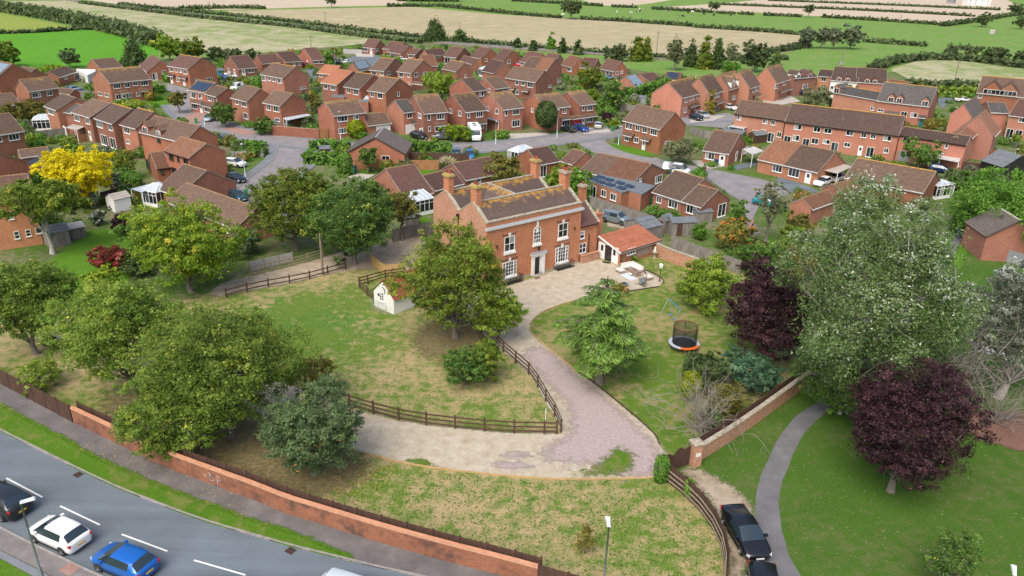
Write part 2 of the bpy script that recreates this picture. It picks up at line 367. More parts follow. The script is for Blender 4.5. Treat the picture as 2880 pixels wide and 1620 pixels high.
def soft_sheet(name,t,pts,z,mat,band=.8,smooth=1):
 ps=[gp(t,x,y,0)for x,y in pts]
 for _ in range(smooth):
  ps=[q for i in range(len(ps))for q in(ps[i]*.75+ps[(i+1)%len(ps)]*.25,ps[i]*.25+ps[(i+1)%len(ps)]*.75)]
 a=sum(ps[i].x*ps[(i+1)%len(ps)].y-ps[(i+1)%len(ps)].x*ps[i].y for i in range(len(ps)))
 if a<0:ps=ps[::-1]
 A_=np.array([(p.x,p.y)for p in ps]);B_=np.roll(A_,-1,0);lo,hi=A_.min(0)-band,A_.max(0)+band;c=max(.16,band*.45)
 nx,ny=int((hi[0]-lo[0])/c)+2,int((hi[1]-lo[1])/c)+2
 X,Y=np.meshgrid(lo[0]+np.arange(nx)*c,lo[1]+np.arange(ny)*c,indexing='ij');Q=np.stack([X.ravel(),Y.ravel()],1)
 d2=np.full(len(Q),1e9);ins=np.zeros(len(Q),bool)
 for a_,b_ in zip(A_,B_):
  e=b_-a_;t_=np.clip(((Q-a_)@e)/max(e@e,1e-9),0,1);d2=np.minimum(d2,((Q-a_-t_[:,None]*e)**2).sum(1))
  if a_[1]!=b_[1]:ins^=((a_[1]>Q[:,1])!=(b_[1]>Q[:,1]))&(Q[:,0]<(b_[0]-a_[0])*(Q[:,1]-a_[1])/(b_[1]-a_[1])+a_[0])
 ed=np.clip(.5+np.where(ins,1,-1)*np.sqrt(d2)/band,0,1).reshape(nx,ny);I=np.arange(nx*ny).reshape(nx,ny)
 keep=np.maximum.reduce([ed[:-1,:-1],ed[1:,:-1],ed[1:,1:],ed[:-1,1:]])>0;F=np.stack([I[:-1,:-1],I[1:,:-1],I[1:,1:],I[:-1,1:]],-1)[keep]
 us=np.unique(F);mp_=np.zeros(nx*ny,int);mp_[us]=np.arange(len(us));me=bpy.data.meshes.new(name)
 me.from_pydata([(x,y,z)for x,y in Q[us]],[],mp_[F].tolist());me.materials.append(M[soft(mat)]);me.update()
 at=me.attributes.new('edge','FLOAT','POINT');at.data.foreach_set('value',ed.ravel()[us].astype(np.float32))
 return tag(link(name,me),kind='structure')
def smooth_line(ps,it=2):
 for _ in range(it):
  q=[ps[0]]
  for a,b in zip(ps,ps[1:]):q+=[a*.75+b*.25,a*.25+b*.75]
  ps=q+[ps[-1]]
 return ps
def ribbon(name,ps,w,z,mat,h=None,off=0.0,kind='structure'):
 """strip along world points; off shifts it sideways; h makes it a raised bar"""
 L=[];Rr=[]
 for i,p in enumerate(ps):
  d=(ps[min(i+1,len(ps)-1)]-ps[max(i-1,0)]);pr=Vector((-d.y,d.x,0)).normalized()
  L.append(p+pr*(off+w/2));Rr.append(p+pr*(off-w/2))
 mb=MB()
 for i in range(len(ps)-1):
  q=[Rr[i],Rr[i+1],L[i+1],L[i]]
  if h:mb.prism([(p.x,p.y)for p in q],z,z+h)
  else:mb.add([(p.x,p.y,z)for p in q],[(0,1,2,3)])
 o=part(name,mb,M[mat])
 return tag(o,kind=kind)if kind else o
def line(t,pts,it=2):return smooth_line([gp(t,x,y)for x,y in pts],it)
g=MB();g.add([(-4000,-500,-.1),(4000,-500,-.1),(4000,5000,-.1),(-4000,5000,-.1)],[(0,1,2,3)])
tag(part('ground',g,M['f_pasture']),kind='structure')
sheet('field','O',[(-300,82),(0,84),(220,75),(300,88),(400,116),(395,150),(330,172),(-300,180)],-.05,'f_vivid')
sheet('field','O',[(-300,28),(0,33),(60,44),(184,67),(0,82),(-300,80)],-.05,'f_yellow')
sheet('field','O',[(-200,6),(160,1),(240,9),(560,47),(730,61),(830,80),(965,98),(900,116),(620,142),(520,132),(400,104),(330,83),(240,60),(100,33),(30,26),(-200,14)],-.06,'f_rough')
sheet('field','O',[(560,27),(1020,17),(1060,19),(1250,36),(1440,46),(1900,79),(2012,88),(2015,106),(1990,130),(1900,142),(1700,147),(1550,140),(1400,120),(1200,107),(1000,90),(830,70),(740,56),(600,36)],-.05,'f_stubble')
sheet('field','O',[(200,-3),(1045,-3),(1000,13),(780,18),(590,24),(520,24),(450,20),(300,11)],-.05,'f_stubble2')
sheet('field','O',[(1450,-4),(1710,-4),(1640,8),(1590,14),(1510,14)],-.05,'f_stubble2')
sheet('field','O',[(1640,19),(1810,9),(1935,-3),(2525,-4),(2565,14),(2540,30),(2412,61),(2290,53),(2140,43),(1990,38),(1900,31),(1750,25)],-.05,'f_stubble2')
sheet('field','30',[(1250,690),(1600,580),(1950,590),(2576,690),(3100,760),(3100,900),(2576,880),(2130,880),(1700,860),(1250,760)],-.05,'f_rough')
sheet('estate_ground','O',[(-500,172),(330,170),(400,152),(560,140),(900,112),(960,100),(1200,112),(1500,160),(1700,190),(2000,200),(2250,180),(2300,205),(2500,232),(3000,260),(4200,900),(4200,1750),(-1500,1750),(-1500,900)],-.03,'estate')
rl=line('O',[(120,-5),(350,21),(560,45),(740,63),(830,76),(960,93),(1100,107),(1250,119),(1420,130),(1700,150)],1)
M['ballast']=m_noise('ballast',[(.3,(.14,.12,.1)),(.7,(.26,.23,.2))],.5)
ribbon('railway_bed',rl,6.0,-.02,'ballast',.5)
M['steel']=plain('rail_steel',(.3,.3,.32),.4,.6)
rt=thing('railway_track','pair of steel rails crossing behind the estate','railway',rl[0])
for s in(-.72,.72):
 r_=ribbon('rail',rl,.12,.48,'steel',.15,s,None);r_.parent=rt;r_.matrix_parent_inverse=Matrix.Translation(-rl[0])
UK=[(-190,985),(5,1087),(108,1138),(208,1188),(300,1231),(385,1264),(462,1294),(538,1320),(644,1350),(719,1372),(819,1397),(890,1414),(944,1428),(1034,1447),(1330,1515)]
LK=[(-190,1228),(0,1326),(75,1364),(175,1412),(260,1452),(430,1525),(620,1600)]
sheet('road','O',UK+LK[::-1],.004,'asphalt')
ribbon('kerb',line('O',UK),.14,-.02,'kerb',.13,.07)
ribbon('kerb',line('O',LK),.14,-.02,'kerb',.13,-.07)
PE=[(-190,925),(0,1017),(125,1085),(175,1108),(225,1142),(300,1177),(390,1217),(475,1250),(575,1287),(644,1312),(719,1334),(794,1364),(870,1396),(893,1408)]
WB=[(-190,872),(0,966),(186,1066),(315,1128),(425,1181),(575,1237),(644,1262),(719,1294),(829,1328),(944,1364),(1106,1410),(1244,1446),(1400,1490),(1560,1535)]
sheet('verge_strip','O',UK[:12]+PE[::-1],.1,'verge_grass',thick=.12)
soft_sheet('verge_strip','O',[(x+.6,y-4)for x,y in PE]+[(x-6,y+4)for x,y in PE[::-1]],.104,'verge_grass',.5,0)
sheet('pavement','O',PE[:-1]+[(893,1410)]+UK[11:]+WB[::-1],.095,'pavement',thick=.12)
sheet('pavement','O',LK+[(500,1600),(130,1450),(0,1384),(-190,1300)],.095,'slab',thick=.12)
sheet('footpath','O',[(-190,1296),(0,1386),(130,1452),(300,1530),(240,1540),(85,1452),(0,1406),(-190,1325)],.06,'pavement_new')
sheet('grass_bank','O',[(-190,1325),(0,1406),(85,1452),(240,1540),(-190,1540)],.03,'verge_grass')
for i,(a,b)in enumerate([((65,465),(425,655)),((605,745),(1005,935)),((1225,1030),(1685,1200)),((1950,1290),(2470,1440))]):
 ribbon('road_line',[gp('03',*a),gp('03',*b)],.12,.009,'line')
M['litter']=m_noise('leaf_litter',[(.3,(.09,.075,.03)),(.5,(.15,.12,.05)),(.7,(.24,.19,.09))],3.,.95,7,.4)
MASK={}
def m_paddock():
 m,n,l,b=nt('paddock_mixed',.95);b.inputs['Specular IOR Level'].default_value=.1
 v=coords(n,l);a=noise(n,l,v,9,4,.7);p=noise(n,l,v,1.0,6,.66);q=noise(n,l,v,.16,3,.5)
 green=ramp(n,l,a,[(.3,(.055,.1,.014)),(.5,(.11,.18,.028)),(.7,(.18,.26,.055))])
 bl=ramp(n,l,a,[(.3,(.045,.115,.018)),(.55,(.085,.18,.03)),(.75,(.13,.23,.05))])
 straw=ramp(n,l,a,[(.3,(.25,.18,.085)),(.5,(.38,.29,.15)),(.72,(.5,.4,.24))])
 g1=gp('O',760,830);pos=n.new('ShaderNodeNewGeometry').outputs['Position']
 sb=n.new('ShaderNodeVectorMath');sb.operation='SUBTRACT';l.new(pos,sb.inputs[0]);sb.inputs[1].default_value=g1
 mp=n.new('ShaderNodeVectorMath');mp.operation='MULTIPLY';l.new(sb.outputs[0],mp.inputs[0]);mp.inputs[1].default_value=(1/11.,1/13.,0)
 ln=n.new('ShaderNodeVectorMath');ln.operation='LENGTH';l.new(mp.outputs[0],ln.inputs[0])
 lush=math_(n,l,'SUBTRACT',1.0,ln.outputs['Value']);lush=math_(n,l,'MAXIMUM',lush,0.0)
 md=noise(n,l,v,4.5,6,.75);f=math_(n,l,'ADD',math_(n,l,'MULTIPLY',p,.58),math_(n,l,'ADD',math_(n,l,'MULTIPLY',q,.3),math_(n,l,'MULTIPLY',md,.3)))
 f=math_(n,l,'SUBTRACT',f,math_(n,l,'MULTIPLY',lush,.17))
 col=mix(n,l,ramp(n,l,q,[(.45,grey(0)),(.6,grey(.7))]),green,bl)
 col=mix(n,l,ramp(n,l,f,[(.52,grey(.0)),(.59,grey(.5)),(.67,grey(.95))]),col,straw)
 l.new(col,b.inputs['Base Color']);bump(n,l,b,math_(n,l,'ADD',a,p),.7,.08)
 return m
M['paddock']=m_paddock()
sheet('lawn','O',[(-190,830),(-190,872),(0,966),(186,1066),(315,1128),(425,1181),(575,1237),(644,1262),(719,1294),(829,1328),(944,1364),(1106,1410),(1244,1446),(1400,1490),(1560,1535),(1860,1535),(1836,1380),(1780,1270),(1690,1185),(1735,1152),(2030,960),(1960,800),(1830,645),(1650,612),(1500,650),(1100,640),(980,600),(900,630),(600,692),(500,750),(100,800)],0.0,'paddock')
sheet('garden_lawn','O',[(1445,759),(1515,745),(1577,736),(1658,724),(1669,705),(1622,679),(1562,669),(1600,650),(1650,625),(1720,645),(1830,650),(1960,800),(2030,960),(1745,1150),(1690,1150),(1645,1089),(1500,969),(1448,934),(1358,862),(1334,834),(1337,812),(1357,792),(1397,774)],.006,'garden')
DRIVE=[(1262,726),(1453,660),(1500,650),(1549,666),(1562,670),(1622,679),(1669,705),(1658,722),(1577,734),(1515,743),(1445,757),(1395,772),(1355,790),(1335,812),(1332,832),(1358,860),(1448,932),(1500,967),(1645,1087),(1674,1140),(1694,1178),(1643,1203),(1420,1208),(1288,1200),(1119,1182),(1001,1164),(911,1138),(800,1095),(640,1035),(480,965),(260,890),(150,852),(120,838),(135,812),(220,795),(330,835),(520,895),(640,940),(780,986),(904,1034),(996,1057),(1094,1072),(1288,1090),(1410,1090),(1411,1072),(1383,1029),(1355,979),(1339,947),(1305,917),(1250,870),(1190,815),(1165,780),(1200,745)]
soft_sheet('drive','O',DRIVE,.012,'gravel',.5,0)
soft_sheet('drive_gravel','O',[(1308,884),(1363,864),(1448,944),(1500,977),(1620,1087),(1668,1142),(1650,1200),(1530,1196),(1500,1170),(1440,1166),(1363,1160),(1355,1145),(1383,1117),(1430,1100),(1438,1087),(1435,1029),(1400,987),(1363,950),(1333,914)],.016,'gravel_pink',2.4)
soft_sheet('drive_gravel','13',[(2430,230),(2600,190),(2750,210),(2780,250),(2640,275),(2480,270)],.016,'gravel_pink',1.0)
soft_sheet('drive_gravel','13',[(2300,290),(2560,300),(2800,330),(2830,365),(2600,375),(2420,350)],.016,'gravel_pink',1.0)
soft_sheet('drive_grass','23',[(870,330),(1020,170),(1150,160),(1240,250),(1200,400),(1000,430),(880,430),(690,460),(560,440),(800,380)],.02,'verge_grass',1.8)
soft_sheet('drive_grass','13',[(1480,290),(1600,255),(1720,280),(1800,350),(1900,375),(1700,345)],.02,'verge_grass',.7)
soft_sheet('dirt_track','O',[(520,752),(644,728),(709,719),(824,690),(930,672),(1000,690),(1080,680),(1090,640),(1060,588),(1000,600),(900,625),(824,643),(749,666),(644,690),(540,716)],.01,'dirt',1.0)
soft_sheet('soil_bed','O',[(250,1050),(420,1130),(640,1215),(700,1240),(800,1250),(900,1225),(930,1170),(880,1140),(640,1060),(430,1000),(280,960)],.008,'litter',4.0)
soft_sheet('soil_bed','O',[(1040,840),(1100,800),(1190,805),(1240,860),(1220,910),(1130,915),(1050,890)],.008,'litter',4.0)
sheet('park_lawn','O',[(1700,1183),(1745,1157),(2030,965),(2100,860),(2375,640),(2390,560),(2430,540),(2900,640),(3100,1700),(1900,1700),(1840,1380),(1784,1270)],.0,'park')
soft_sheet('grass_strip','31',[(1700,1300),(1780,1100),(1850,850),(1900,760),(1960,780),(2030,980),(2000,1180),(1900,1300),(1800,1400)],.008,'lawn',1.2)
sheet('park_path','O',[(2072,1005),(2007,1040),(1965,1090),(1932,1154),(1910,1204),(1900,1262),(1899,1310),(1905,1380),(1910,1449),(1930,1560),(2075,1560),(2015,1449),(1985,1400),(1965,1330),(1958,1270),(1962,1225),(1993,1149),(2022,1087),(2087,1030),(2150,960),(2230,880),(2340,740),(2400,640),(2440,560),(2425,550),(2380,630),(2310,735),(2200,860),(2120,950)],.012,'path',ragged=(.6,.04),smooth=2)
soft_sheet('gate_gravel','O',[(1704,1184),(1738,1172),(1813,1205),(1895,1267),(1898,1312),(1880,1400),(1870,1480),(1835,1480),(1838,1380),(1800,1290),(1775,1240)],.008,'dirt',1.6)
soft_sheet('mulch_bed','O',[(2428,1040),(2500,1030),(2800,1050),(2800,1190),(2576,1137),(2440,1100)],.01,'mulch',.8)
sheet('paving','32',[(2040,515),(2300,560),(2420,700),(2100,640)],.012,'drive_pale')
sheet('paving','32',[(2050,250),(2320,260),(2300,350),(2060,330)],.012,'pavement_new')
sheet('garden_lawn','O',[(60,720),(130,652),(225,580),(310,572),(352,640),(350,668),(300,735),(160,760)],.004,'lawn')
sheet('garden_lawn','11',[(1060,260),(1500,240),(1640,255),(1840,265),(1700,310),(1300,240),(1210,300),(1060,300)],.004,'lawn')
sheet('garden_lawn','21',[(950,0),(1180,0),(1330,60),(1450,110),(1240,125),(1060,70)],.004,'lawn')
sheet('garden_lawn','00',[(1490,1010),(1690,960),(1700,1050),(1560,1085),(1480,1040)],.004,'lawn')
sheet('garden_lawn','11',[(1580,770),(1700,730),(1770,780),(1640,800)],.004,'lawn')
sheet('garden_lawn','31',[(-60,950),(0,910),(90,980),(60,1060),(-40,1080)],.004,'lawn')
R1=line('O',[(455,262),(480,292),(560,328),(660,346),(760,362),(900,374),(1050,378),(1200,373),(1350,358),(1480,341),(1600,322),(1740,300),(1860,295)])
R2=line('O',[(745,358),(744,395),(715,422),(672,456),(640,490),(630,530),(660,570)])
R3=line('O',[(1478,340),(1495,368),(1560,394),(1680,415),(1800,440),(1900,470)])
R4=line('O',[(560,328),(500,306),(478,280),(478,248),(445,222),(400,212)])
for i,(r_,w_)in enumerate(((R1,6.0),(R2,7.0),(R3,6.0),(R4,5.0))):
 ribbon('estate_road',r_,w_,.004+.004*i,'asphalt_pink')
 for s in(-1,1):
  if i in(0,1):ribbon('pavement',r_,1.5,-.02,'pavement_new',.1+.003*i,s*(w_/2+.85));ribbon('kerb',r_,.14,-.02,'kerb',.125+.003*i,s*(w_/2+.05))
sheet('estate_road','21',[(1440,130),(1800,330),(2050,262),(2300,310),(2576,370),(2760,420),(2780,520),(2576,560),(2480,640),(2420,760),(2500,900),(2380,920),(2300,800),(2330,590),(2180,500),(2000,370),(1800,340),(1560,300),(1400,200)],.022,'asphalt_pink')
sheet('estate_road','20',[(1780,1220),(2200,1150),(2260,1200),(2150,1290),(1780,1260)],.026,'asphalt_pink')
sheet('estate_road','30',[(1680,990),(1900,975),(2060,1010),(1830,1030),(1750,1090)],.022,'asphalt')
sheet('estate_road','10',[(900,600),(1000,560),(1200,550),(1300,600),(1180,660),(950,640)],.02,'asphalt')
sheet('estate_road','10',[(480,660),(580,690),(640,780),(560,790),(500,700)],.02,'asphalt')
for t_,p_,m_ in[('20',[(-60,1345),(340,1335),(420,1370),(240,1395),(-40,1400)],'drive_pale'),('20',[(700,1290),(960,1290),(1000,1330),(720,1350)],'drive_pale'),('21',[(1800,170),(1930,165),(2150,225),(2000,252),(1880,225)],'drive_pale'),('00',[(1820,1195),(1990,1120),(2140,1160),(1960,1240)],'drive_pink'),('00',[(2240,1300),(2576,1250),(2576,1345),(2440,1360)],'drive_pink'),('20',[(1790,1180),(1980,1150),(2200,1140),(2000,1225),(1790,1235)],'drive_pale'),('10',[(1000,540),(1190,545),(1180,575),(1010,570)],'drive_pale'),('10',[(1660,1395),(1880,1380),(1800,1425),(1640,1420)],'drive_pink'),('11',[(930,330),(1050,300),(1200,310),(1050,385),(960,370)],'drive_pale'),('31',[(100,330),(330,400),(520,480),(300,520),(80,420)],'asphalt'),('21',[(2150,235),(2420,180),(2500,210),(2280,260)],'asphalt'),('21',[(950,740),(1200,720),(1260,790),(1120,860),(960,830)],'dirt'),('30',[(330,1020),(0,1080),(-60,1010),(220,960)],'drive_pale'),('20',[(900,1380),(1130,1310),(1140,1360),(920,1420)],'slab')]:
 sheet('driveway',t_,p_,.03,m_)
_cache={}
def cached(key,fn):
 if key not in _cache:_cache[key]=fn()
 return _cache[key]
def frame_mesh(w,h,cols,rows,bar=.05,edge=.07,sill=True,mat='white',depth_=.07,deepsill=False):
 def f():
  mb=MB();d=depth_;d2=d-.012
  mb.box(-w/2,-d,0,-w/2+edge,.02,h);mb.box(w/2-edge,-d,0,w/2,.02,h)
  mb.box(-w/2+edge,-d,0,w/2-edge,.02,edge);mb.box(-w/2+edge,-d,h-edge,w/2-edge,.02,h)
  iw,ih=w-2*edge,h-2*edge
  for i in range(1,cols):x=-w/2+edge+iw*i/cols;mb.box(x-bar/2,-d2,edge,x+bar/2,.015,h-edge)
  for j in range(1,rows):z=edge+ih*j/rows;mb.box(-w/2+edge,-d2-.004,z-bar/2,w/2-edge,.012,z+bar/2)
  if sill:
   s=.14 if deepsill else.06
   mb.box(-w/2-.05,-d-.07,-s,w/2+.05,.02,0)
  return mb.mesh('window_frame',M[mat])
 return cached(('fr',round(w,2),round(h,2),cols,rows,bar,sill,mat,deepsill),f)
def pane_mesh(w,h,mat='pane'):
 return cached(('pn',round(w,2),round(h,2),mat),lambda:MB().box(-w/2,0,-h/2,w/2,.012,h/2).mesh('pane',M[mat]))
def q(v,s):return max(s,round(v/s)*s)
def window(par,x,z,w,h,rot,y,cols=None,rows=1,mat='white',split=None,name='window',bar=.05,deepsill=False):
 """x,y,z: middle of the foot of the window in the house's own frame; rot: turn of the outward normal about z (0 looks to -y)"""
 w,h=q(w,.1),q(h,.1)
 if cols is None:cols=1 if w<.75 else(2 if w<1.65 else(3 if w<2.5 else 4))
 o=link(name,frame_mesh(w,h,cols,rows,bar,mat=mat,deepsill=deepsill),par,(x,y,z),rot)
 edge=.07;iw,ih=w-2*edge,h-2*edge
 for i in range(cols):
  for j in range(rows):
   link('pane',pane_mesh(iw/cols-bar*.5,ih/rows-bar*.5),o,(-w/2+edge+iw*(i+.5)/cols,-.012,edge+ih*(j+.5)/rows))
 return o
def door(par,x,z,w,h,rot,y,mat='white',glazed=True,name='door'):
 w,h=q(w,.1),q(h,.1)
 def f():
  mb=MB();mb.box(-w/2,-.06,0,-w/2+.07,.02,h);mb.box(w/2-.07,-.06,0,w/2,.02,h);mb.box(-w/2+.07,-.06,h-.07,w/2-.07,.02,h)
  mb.box(-w/2+.07,-.03,.02,w/2-.07,.01,h-.07)
  for zz in(.15,h*.5):mb.box(-w/2+.16,-.045,zz,w/2-.16,-.031,zz+h*.32)
  return mb.mesh('door',M[mat])
 o=link(name,cached(('dr',w,h,mat),f),par,(x,y,z),rot)
 if glazed:link('pane',pane_mesh(q(w*.45,.1),h*.3),o,(0,-.058,h*.68))
 link('handle',cached('hd',lambda:MB().box(-.02,-.1,-.06,.02,-.04,.06).mesh('handle',M['grey'])),o,(w*.32,0,h*.45))
 return o
def patio(par,x,z,w,h,rot,y,mat='white'):
 return window(par,x,z,w,h,rot,y,cols=max(2,int(w/.85)),mat=mat,name='patio_door')
def garage(par,x,z,w,h,rot,y,mat='white'):
 w,h=q(w,.1),q(h,.1)
 def f():
  mb=MB();mb.box(-w/2,-.06,0,-w/2+.08,.02,h);mb.box(w/2-.08,-.06,0,w/2,.02,h);mb.box(-w/2+.08,-.06,h-.08,w/2-.08,.02,h)
  n=8
  for i in range(n):mb.box(-w/2+.08,-.025-.015*(i%2),h*i/n*.96+.01,w/2-.08,.01,h*(i+1)/n*.96)
  return mb.mesh('garage_door',M[mat])
 return link('garage_door',cached(('gd',w,h,mat),f),par,(x,y,z),rot)
def roof_slab(L,sl,rise,run,ov=.12,x0=None,x1=None,hipA=0,hipB=0,course=.34):
 """stepped tile courses climbing from the eave (y=0,z=0) to the ridge (y=run,z=rise)"""
 mb=MB();n=max(3,int(sl/course));x0=-ov if x0 is None else x0;x1=L+ov if x1 is None else x1
 ny,nz=-rise/sl,run/sl
 for i in range(n):
  a,b=i/n,(i+1)/n
  lift0,lift1=.055,.02
  xa0,xb0=x0+hipA*a,x1-hipB*a;xa1,xb1=x0+hipA*b,x1-hipB*b
  p=[(xa0,run*a+ny*lift0,rise*a+nz*lift0),(xb0,run*a+ny*lift0,rise*a+nz*lift0),(xb1,run*b+ny*lift1,rise*b+nz*lift1),(xa1,run*b+ny*lift1,rise*b+nz*lift1),(xa0,run*a,rise*a),(xb0,run*a,rise*a),(xb1,run*b,rise*b),(xa1,run*b,rise*b)]
  mb.add(p,[(0,1,2,3),(4,5,1,0),(5,6,2,1),(7,4,0,3)])
 return mb
HOUSES=[];FOOT=[]
def house(label,t,A,B,Rp,end,he,roof='brown',front=(),gA=(),gB=(),wall='brick',fascia='white',ridge='ridge',cat='house',name=None,pitch=None,solar=None,roof2=None,hip=(0,0),canopy=(),vents=0,D=None,winmat='white',dormers=(),over=.28,auto=False,group=None,tA=None,tB=None,tR=None,chim=None,front_gables=()):
 a=gp(tA or t,A[0],A[1],he);b=gp(tB or t,B[0],B[1],he)
 u=b-a;L=u.length;u/=L
 n=Vector((-u.y,u.x,0))
 if n.dot(Vector((a.x,a.y,0)))<0:n=-n
 flip=u.cross(n).z<0
 e=a if end=='A' else b
 d=ray(tR or t,Rp[0],Rp[1]);S=np.array([[n.x,0,-d[0]],[n.y,0,-d[1]],[0,1,-d[2]]])
 half,rise,_=np.linalg.solve(S,CAM-np.array(e))
 pt=math.degrees(math.atan2(rise,half))
 raw=(round(L,1),round(half,1),round(rise,1),round(pt))
 if pitch or half<1.2 or not(21<=pt<=50):
  pt=pitch or 31
  tp=math.tan(R(pt));best=None
  tu,tv=src(tR or t,*Rp)
  for k in range(12,90):
   h_=k*.1;pu,pv=proj(e+n*h_+Vector((0,0,h_*tp)))
   er=(pu-tu)**2+(pv-tv)**2
   if best is None or er<best[0]:best=(er,h_)
  half=best[1];rise=half*tp
 Dp=2*half;FOOT.append((a.x,a.y,u.x,u.y,n.x,n.y,L,Dp))
 name=name or('bungalow' if he<3.5 else 'house')
 loc=(a.x,a.y,0);rz=math.atan2(u.y,u.x)
 if flip:loc=(b.x,b.y,0);rz=math.atan2(-u.y,-u.x)
 root=thing(name,label,cat,loc,rz,group)
 ov=over;w=MB()
 y0,y1=ov,Dp-ov;zt=he+rise*ov/half-.06;hw=rise/half
 sec=[(y0,-.1),(y1,-.1),(y1,zt),(half,he+rise-.06),(y0,zt)]
 vs=[(.03,y,z)for y,z in sec]+[(L-.03,y,z)for y,z in sec]
 w.add(vs,[(4,3,2,1,0),(5,6,7,8,9),(0,1,6,5),(1,2,7,6),(2,3,8,7),(3,4,9,8),(4,0,5,9)])
 part('wall',w,M[wall],root)
 sl=math.hypot(half,rise)
 rmat=M['tile_'+roof]
 hA,hB=hip
 if flip:hA,hB=hB,hA
 if roof2:
  s0=roof2[1]if not flip else 1-roof2[1]
  m1,m2=(rmat,M['tile_'+roof2[0]])if not flip else(M['tile_'+roof2[0]],rmat)
  rf=part('roof',roof_slab(L,sl,rise,half,.1,x1=L*s0),m1,root,loc=(0,0,he))
  part('roof',roof_slab(L,sl,rise,half,.1,x0=L*s0+.002),m2,root,loc=(0,0,he))
 else:rf=part('roof',roof_slab(L,sl,rise,half,.1,hipA=hA,hipB=hB),rmat,root,loc=(0,0,he))
 bk=part('roof',roof_slab(L,sl,rise,half,.1,hipA=hB,hipB=hA),rmat,root,loc=(L,Dp,he),rz=math.pi)
 if hA or hB:
  for hx,xx,sgn in((hA,-.1,1),(hB,L+.1,-1)):
   if hx:
    mb=MB();mb.add([(xx,0,.05),(xx,Dp,.05),(xx+sgn*hx,half,rise+.03)],[(0,1,2)if sgn<0 else(2,1,0)])
    part('roof_hip',mb,rmat,root,loc=(0,0,he))
 rd=MB();nr=max(2,int((L-hA-hB)/.45))
 for i in range(nr):
  xa=-.1+hA+(L+.2-hA-hB)*i/nr;xb=-.1+hA+(L+.2-hA-hB)*(i+.94)/nr
  rd.add([(xa,-.14,-.03),(xa,0,.09+.01*(i%2)),(xa,.14,-.03),(xb,-.14,-.03),(xb,0,.09+.01*(i%2)),(xb,.14,-.03)],[(0,3,4,1),(1,4,5,2),(0,1,2),(5,4,3)])
 r_=part('ridge',rd,M[ridge],rf,loc=(0,half,rise+.02))
 mb=MB();mb.box(-.06,-.03,he-.17,L+.06,.02,he-.01);mb.box(-.06,-.12,he-.05,L+.06,-.032,he+.02)
 part('gutter',mb,M[fascia],root)
 if not(hA or hB):
  for xx in(-.075,L+.03):
   mb=MB();mb.add([(xx,-.02,he-.1),(xx,half,he+rise-.1),(xx,Dp+.02,he-.1),(xx,Dp+.02,he+.05),(xx,half,he+rise+.06),(xx,-.02,he+.05)]+[(xx+.045,-.02,he-.1),(xx+.045,half,he+rise-.1),(xx+.045,Dp+.02,he-.1),(xx+.045,Dp+.02,he+.05),(xx+.045,half,he+rise+.06),(xx+.045,-.02,he+.05)],[(0,1,4,5),(1,2,3,4),(11,10,7,6),(10,9,8,7),(5,4,10,11),(4,3,9,10),(0,6,7,1),(1,7,8,2),(0,5,11,6),(2,8,9,3)])
   part('verge',mb,M['verge'],root)
 Mi=Matrix.Translation(Vector(loc))@Matrix.Rotation(rz,4,'Z');Mi=Mi.inverted()
 C_=Mi@Vector(CAM)
 def hit(x,y,face):
  dw=Vector(ray(t,x,y));dl=Mi.to_3x3()@dw
  if face=='F':k=(y0-C_.y)/dl.y
  elif face=='A':k=((L if flip else 0)-C_.x)/dl.x
  else:k=((0 if flip else L)-C_.x)/dl.x
  return C_+dl*k
 def put(item,face):
  kind,xa,xb,ya,yb=item[:5];opt=item[5]if len(item)>5 else{}
  xm,ym=(xa+xb)/2,(ya+yb)/2
  c=hit(xm,ym,face);l_=hit(xa,ym,face);r2=hit(xb,ym,face);tp=hit(xm,ya,face);bt=hit(xm,yb,face)
  if face=='F':wd=abs(r2.x-l_.x);x,y,rot=c.x,y0-.002,0.
  else:
   wd=abs(r2.y-l_.y);left=(face=='A')!=flip
   x,y,rot=(.03,c.y,-math.pi/2)if left else(L-.03,c.y,math.pi/2)
  ht=abs(tp.z-bt.z);zb=min(bt.z,tp.z)
  if kind in 'wW':
   ht=min(max(ht,.6),1.6);wd=min(max(wd,.5),3.2);zb=max(zb,.7)
   if zb+ht>he-.15 and face=='F':zb=he-.2-ht
   return window(root,x,zb,wd,ht,rot,y,rows=2 if kind=='W' else 1,mat=opt.get('mat',winmat))
  if kind=='d':return door(root,x,.05,min(max(wd,.85),1.1),2.05,rot,y,mat=opt.get('mat','white'))
  if kind=='p':return patio(root,x,.05 if zb<2 else zb,min(max(wd,1.4),3.),2.05,rot,y)
  if kind=='g':return garage(root,x,.03,min(max(wd,2.1),4.8),2.05,rot,y,mat=opt.get('mat','white'))
 for it in front:put(it,'F')
 for it in gA:put(it,'A')
 for it in gB:put(it,'B')
 if auto:
  zs=[2.9,.85]if he>3.5 else[.85]
  k=max(1,int(L/3.2))
  for z in zs:
   for i in range(k):window(root,L*(i+.5)/k,z,1.1+.3*((i+len(label))%3),1.1,0.,y0-.002)
 for(xa,xb,ya,yb)in canopy:
  l_=hit(xa,yb,'F');r2=hit(xb,yb,'F');z0=2.35
  x0,x1=min(l_.x,r2.x),max(l_.x,r2.x);x1=max(x1,x0+1.2)
  cp=part('porch_roof',roof_slab(x1-x0,1.1,.6,.9,.05),rmat,root,loc=(x0,y0-.9,z0-.1))
  part('porch_fascia',MB().box(0,-.02,-.1,x1-x0,.03,.02),M[fascia],cp)
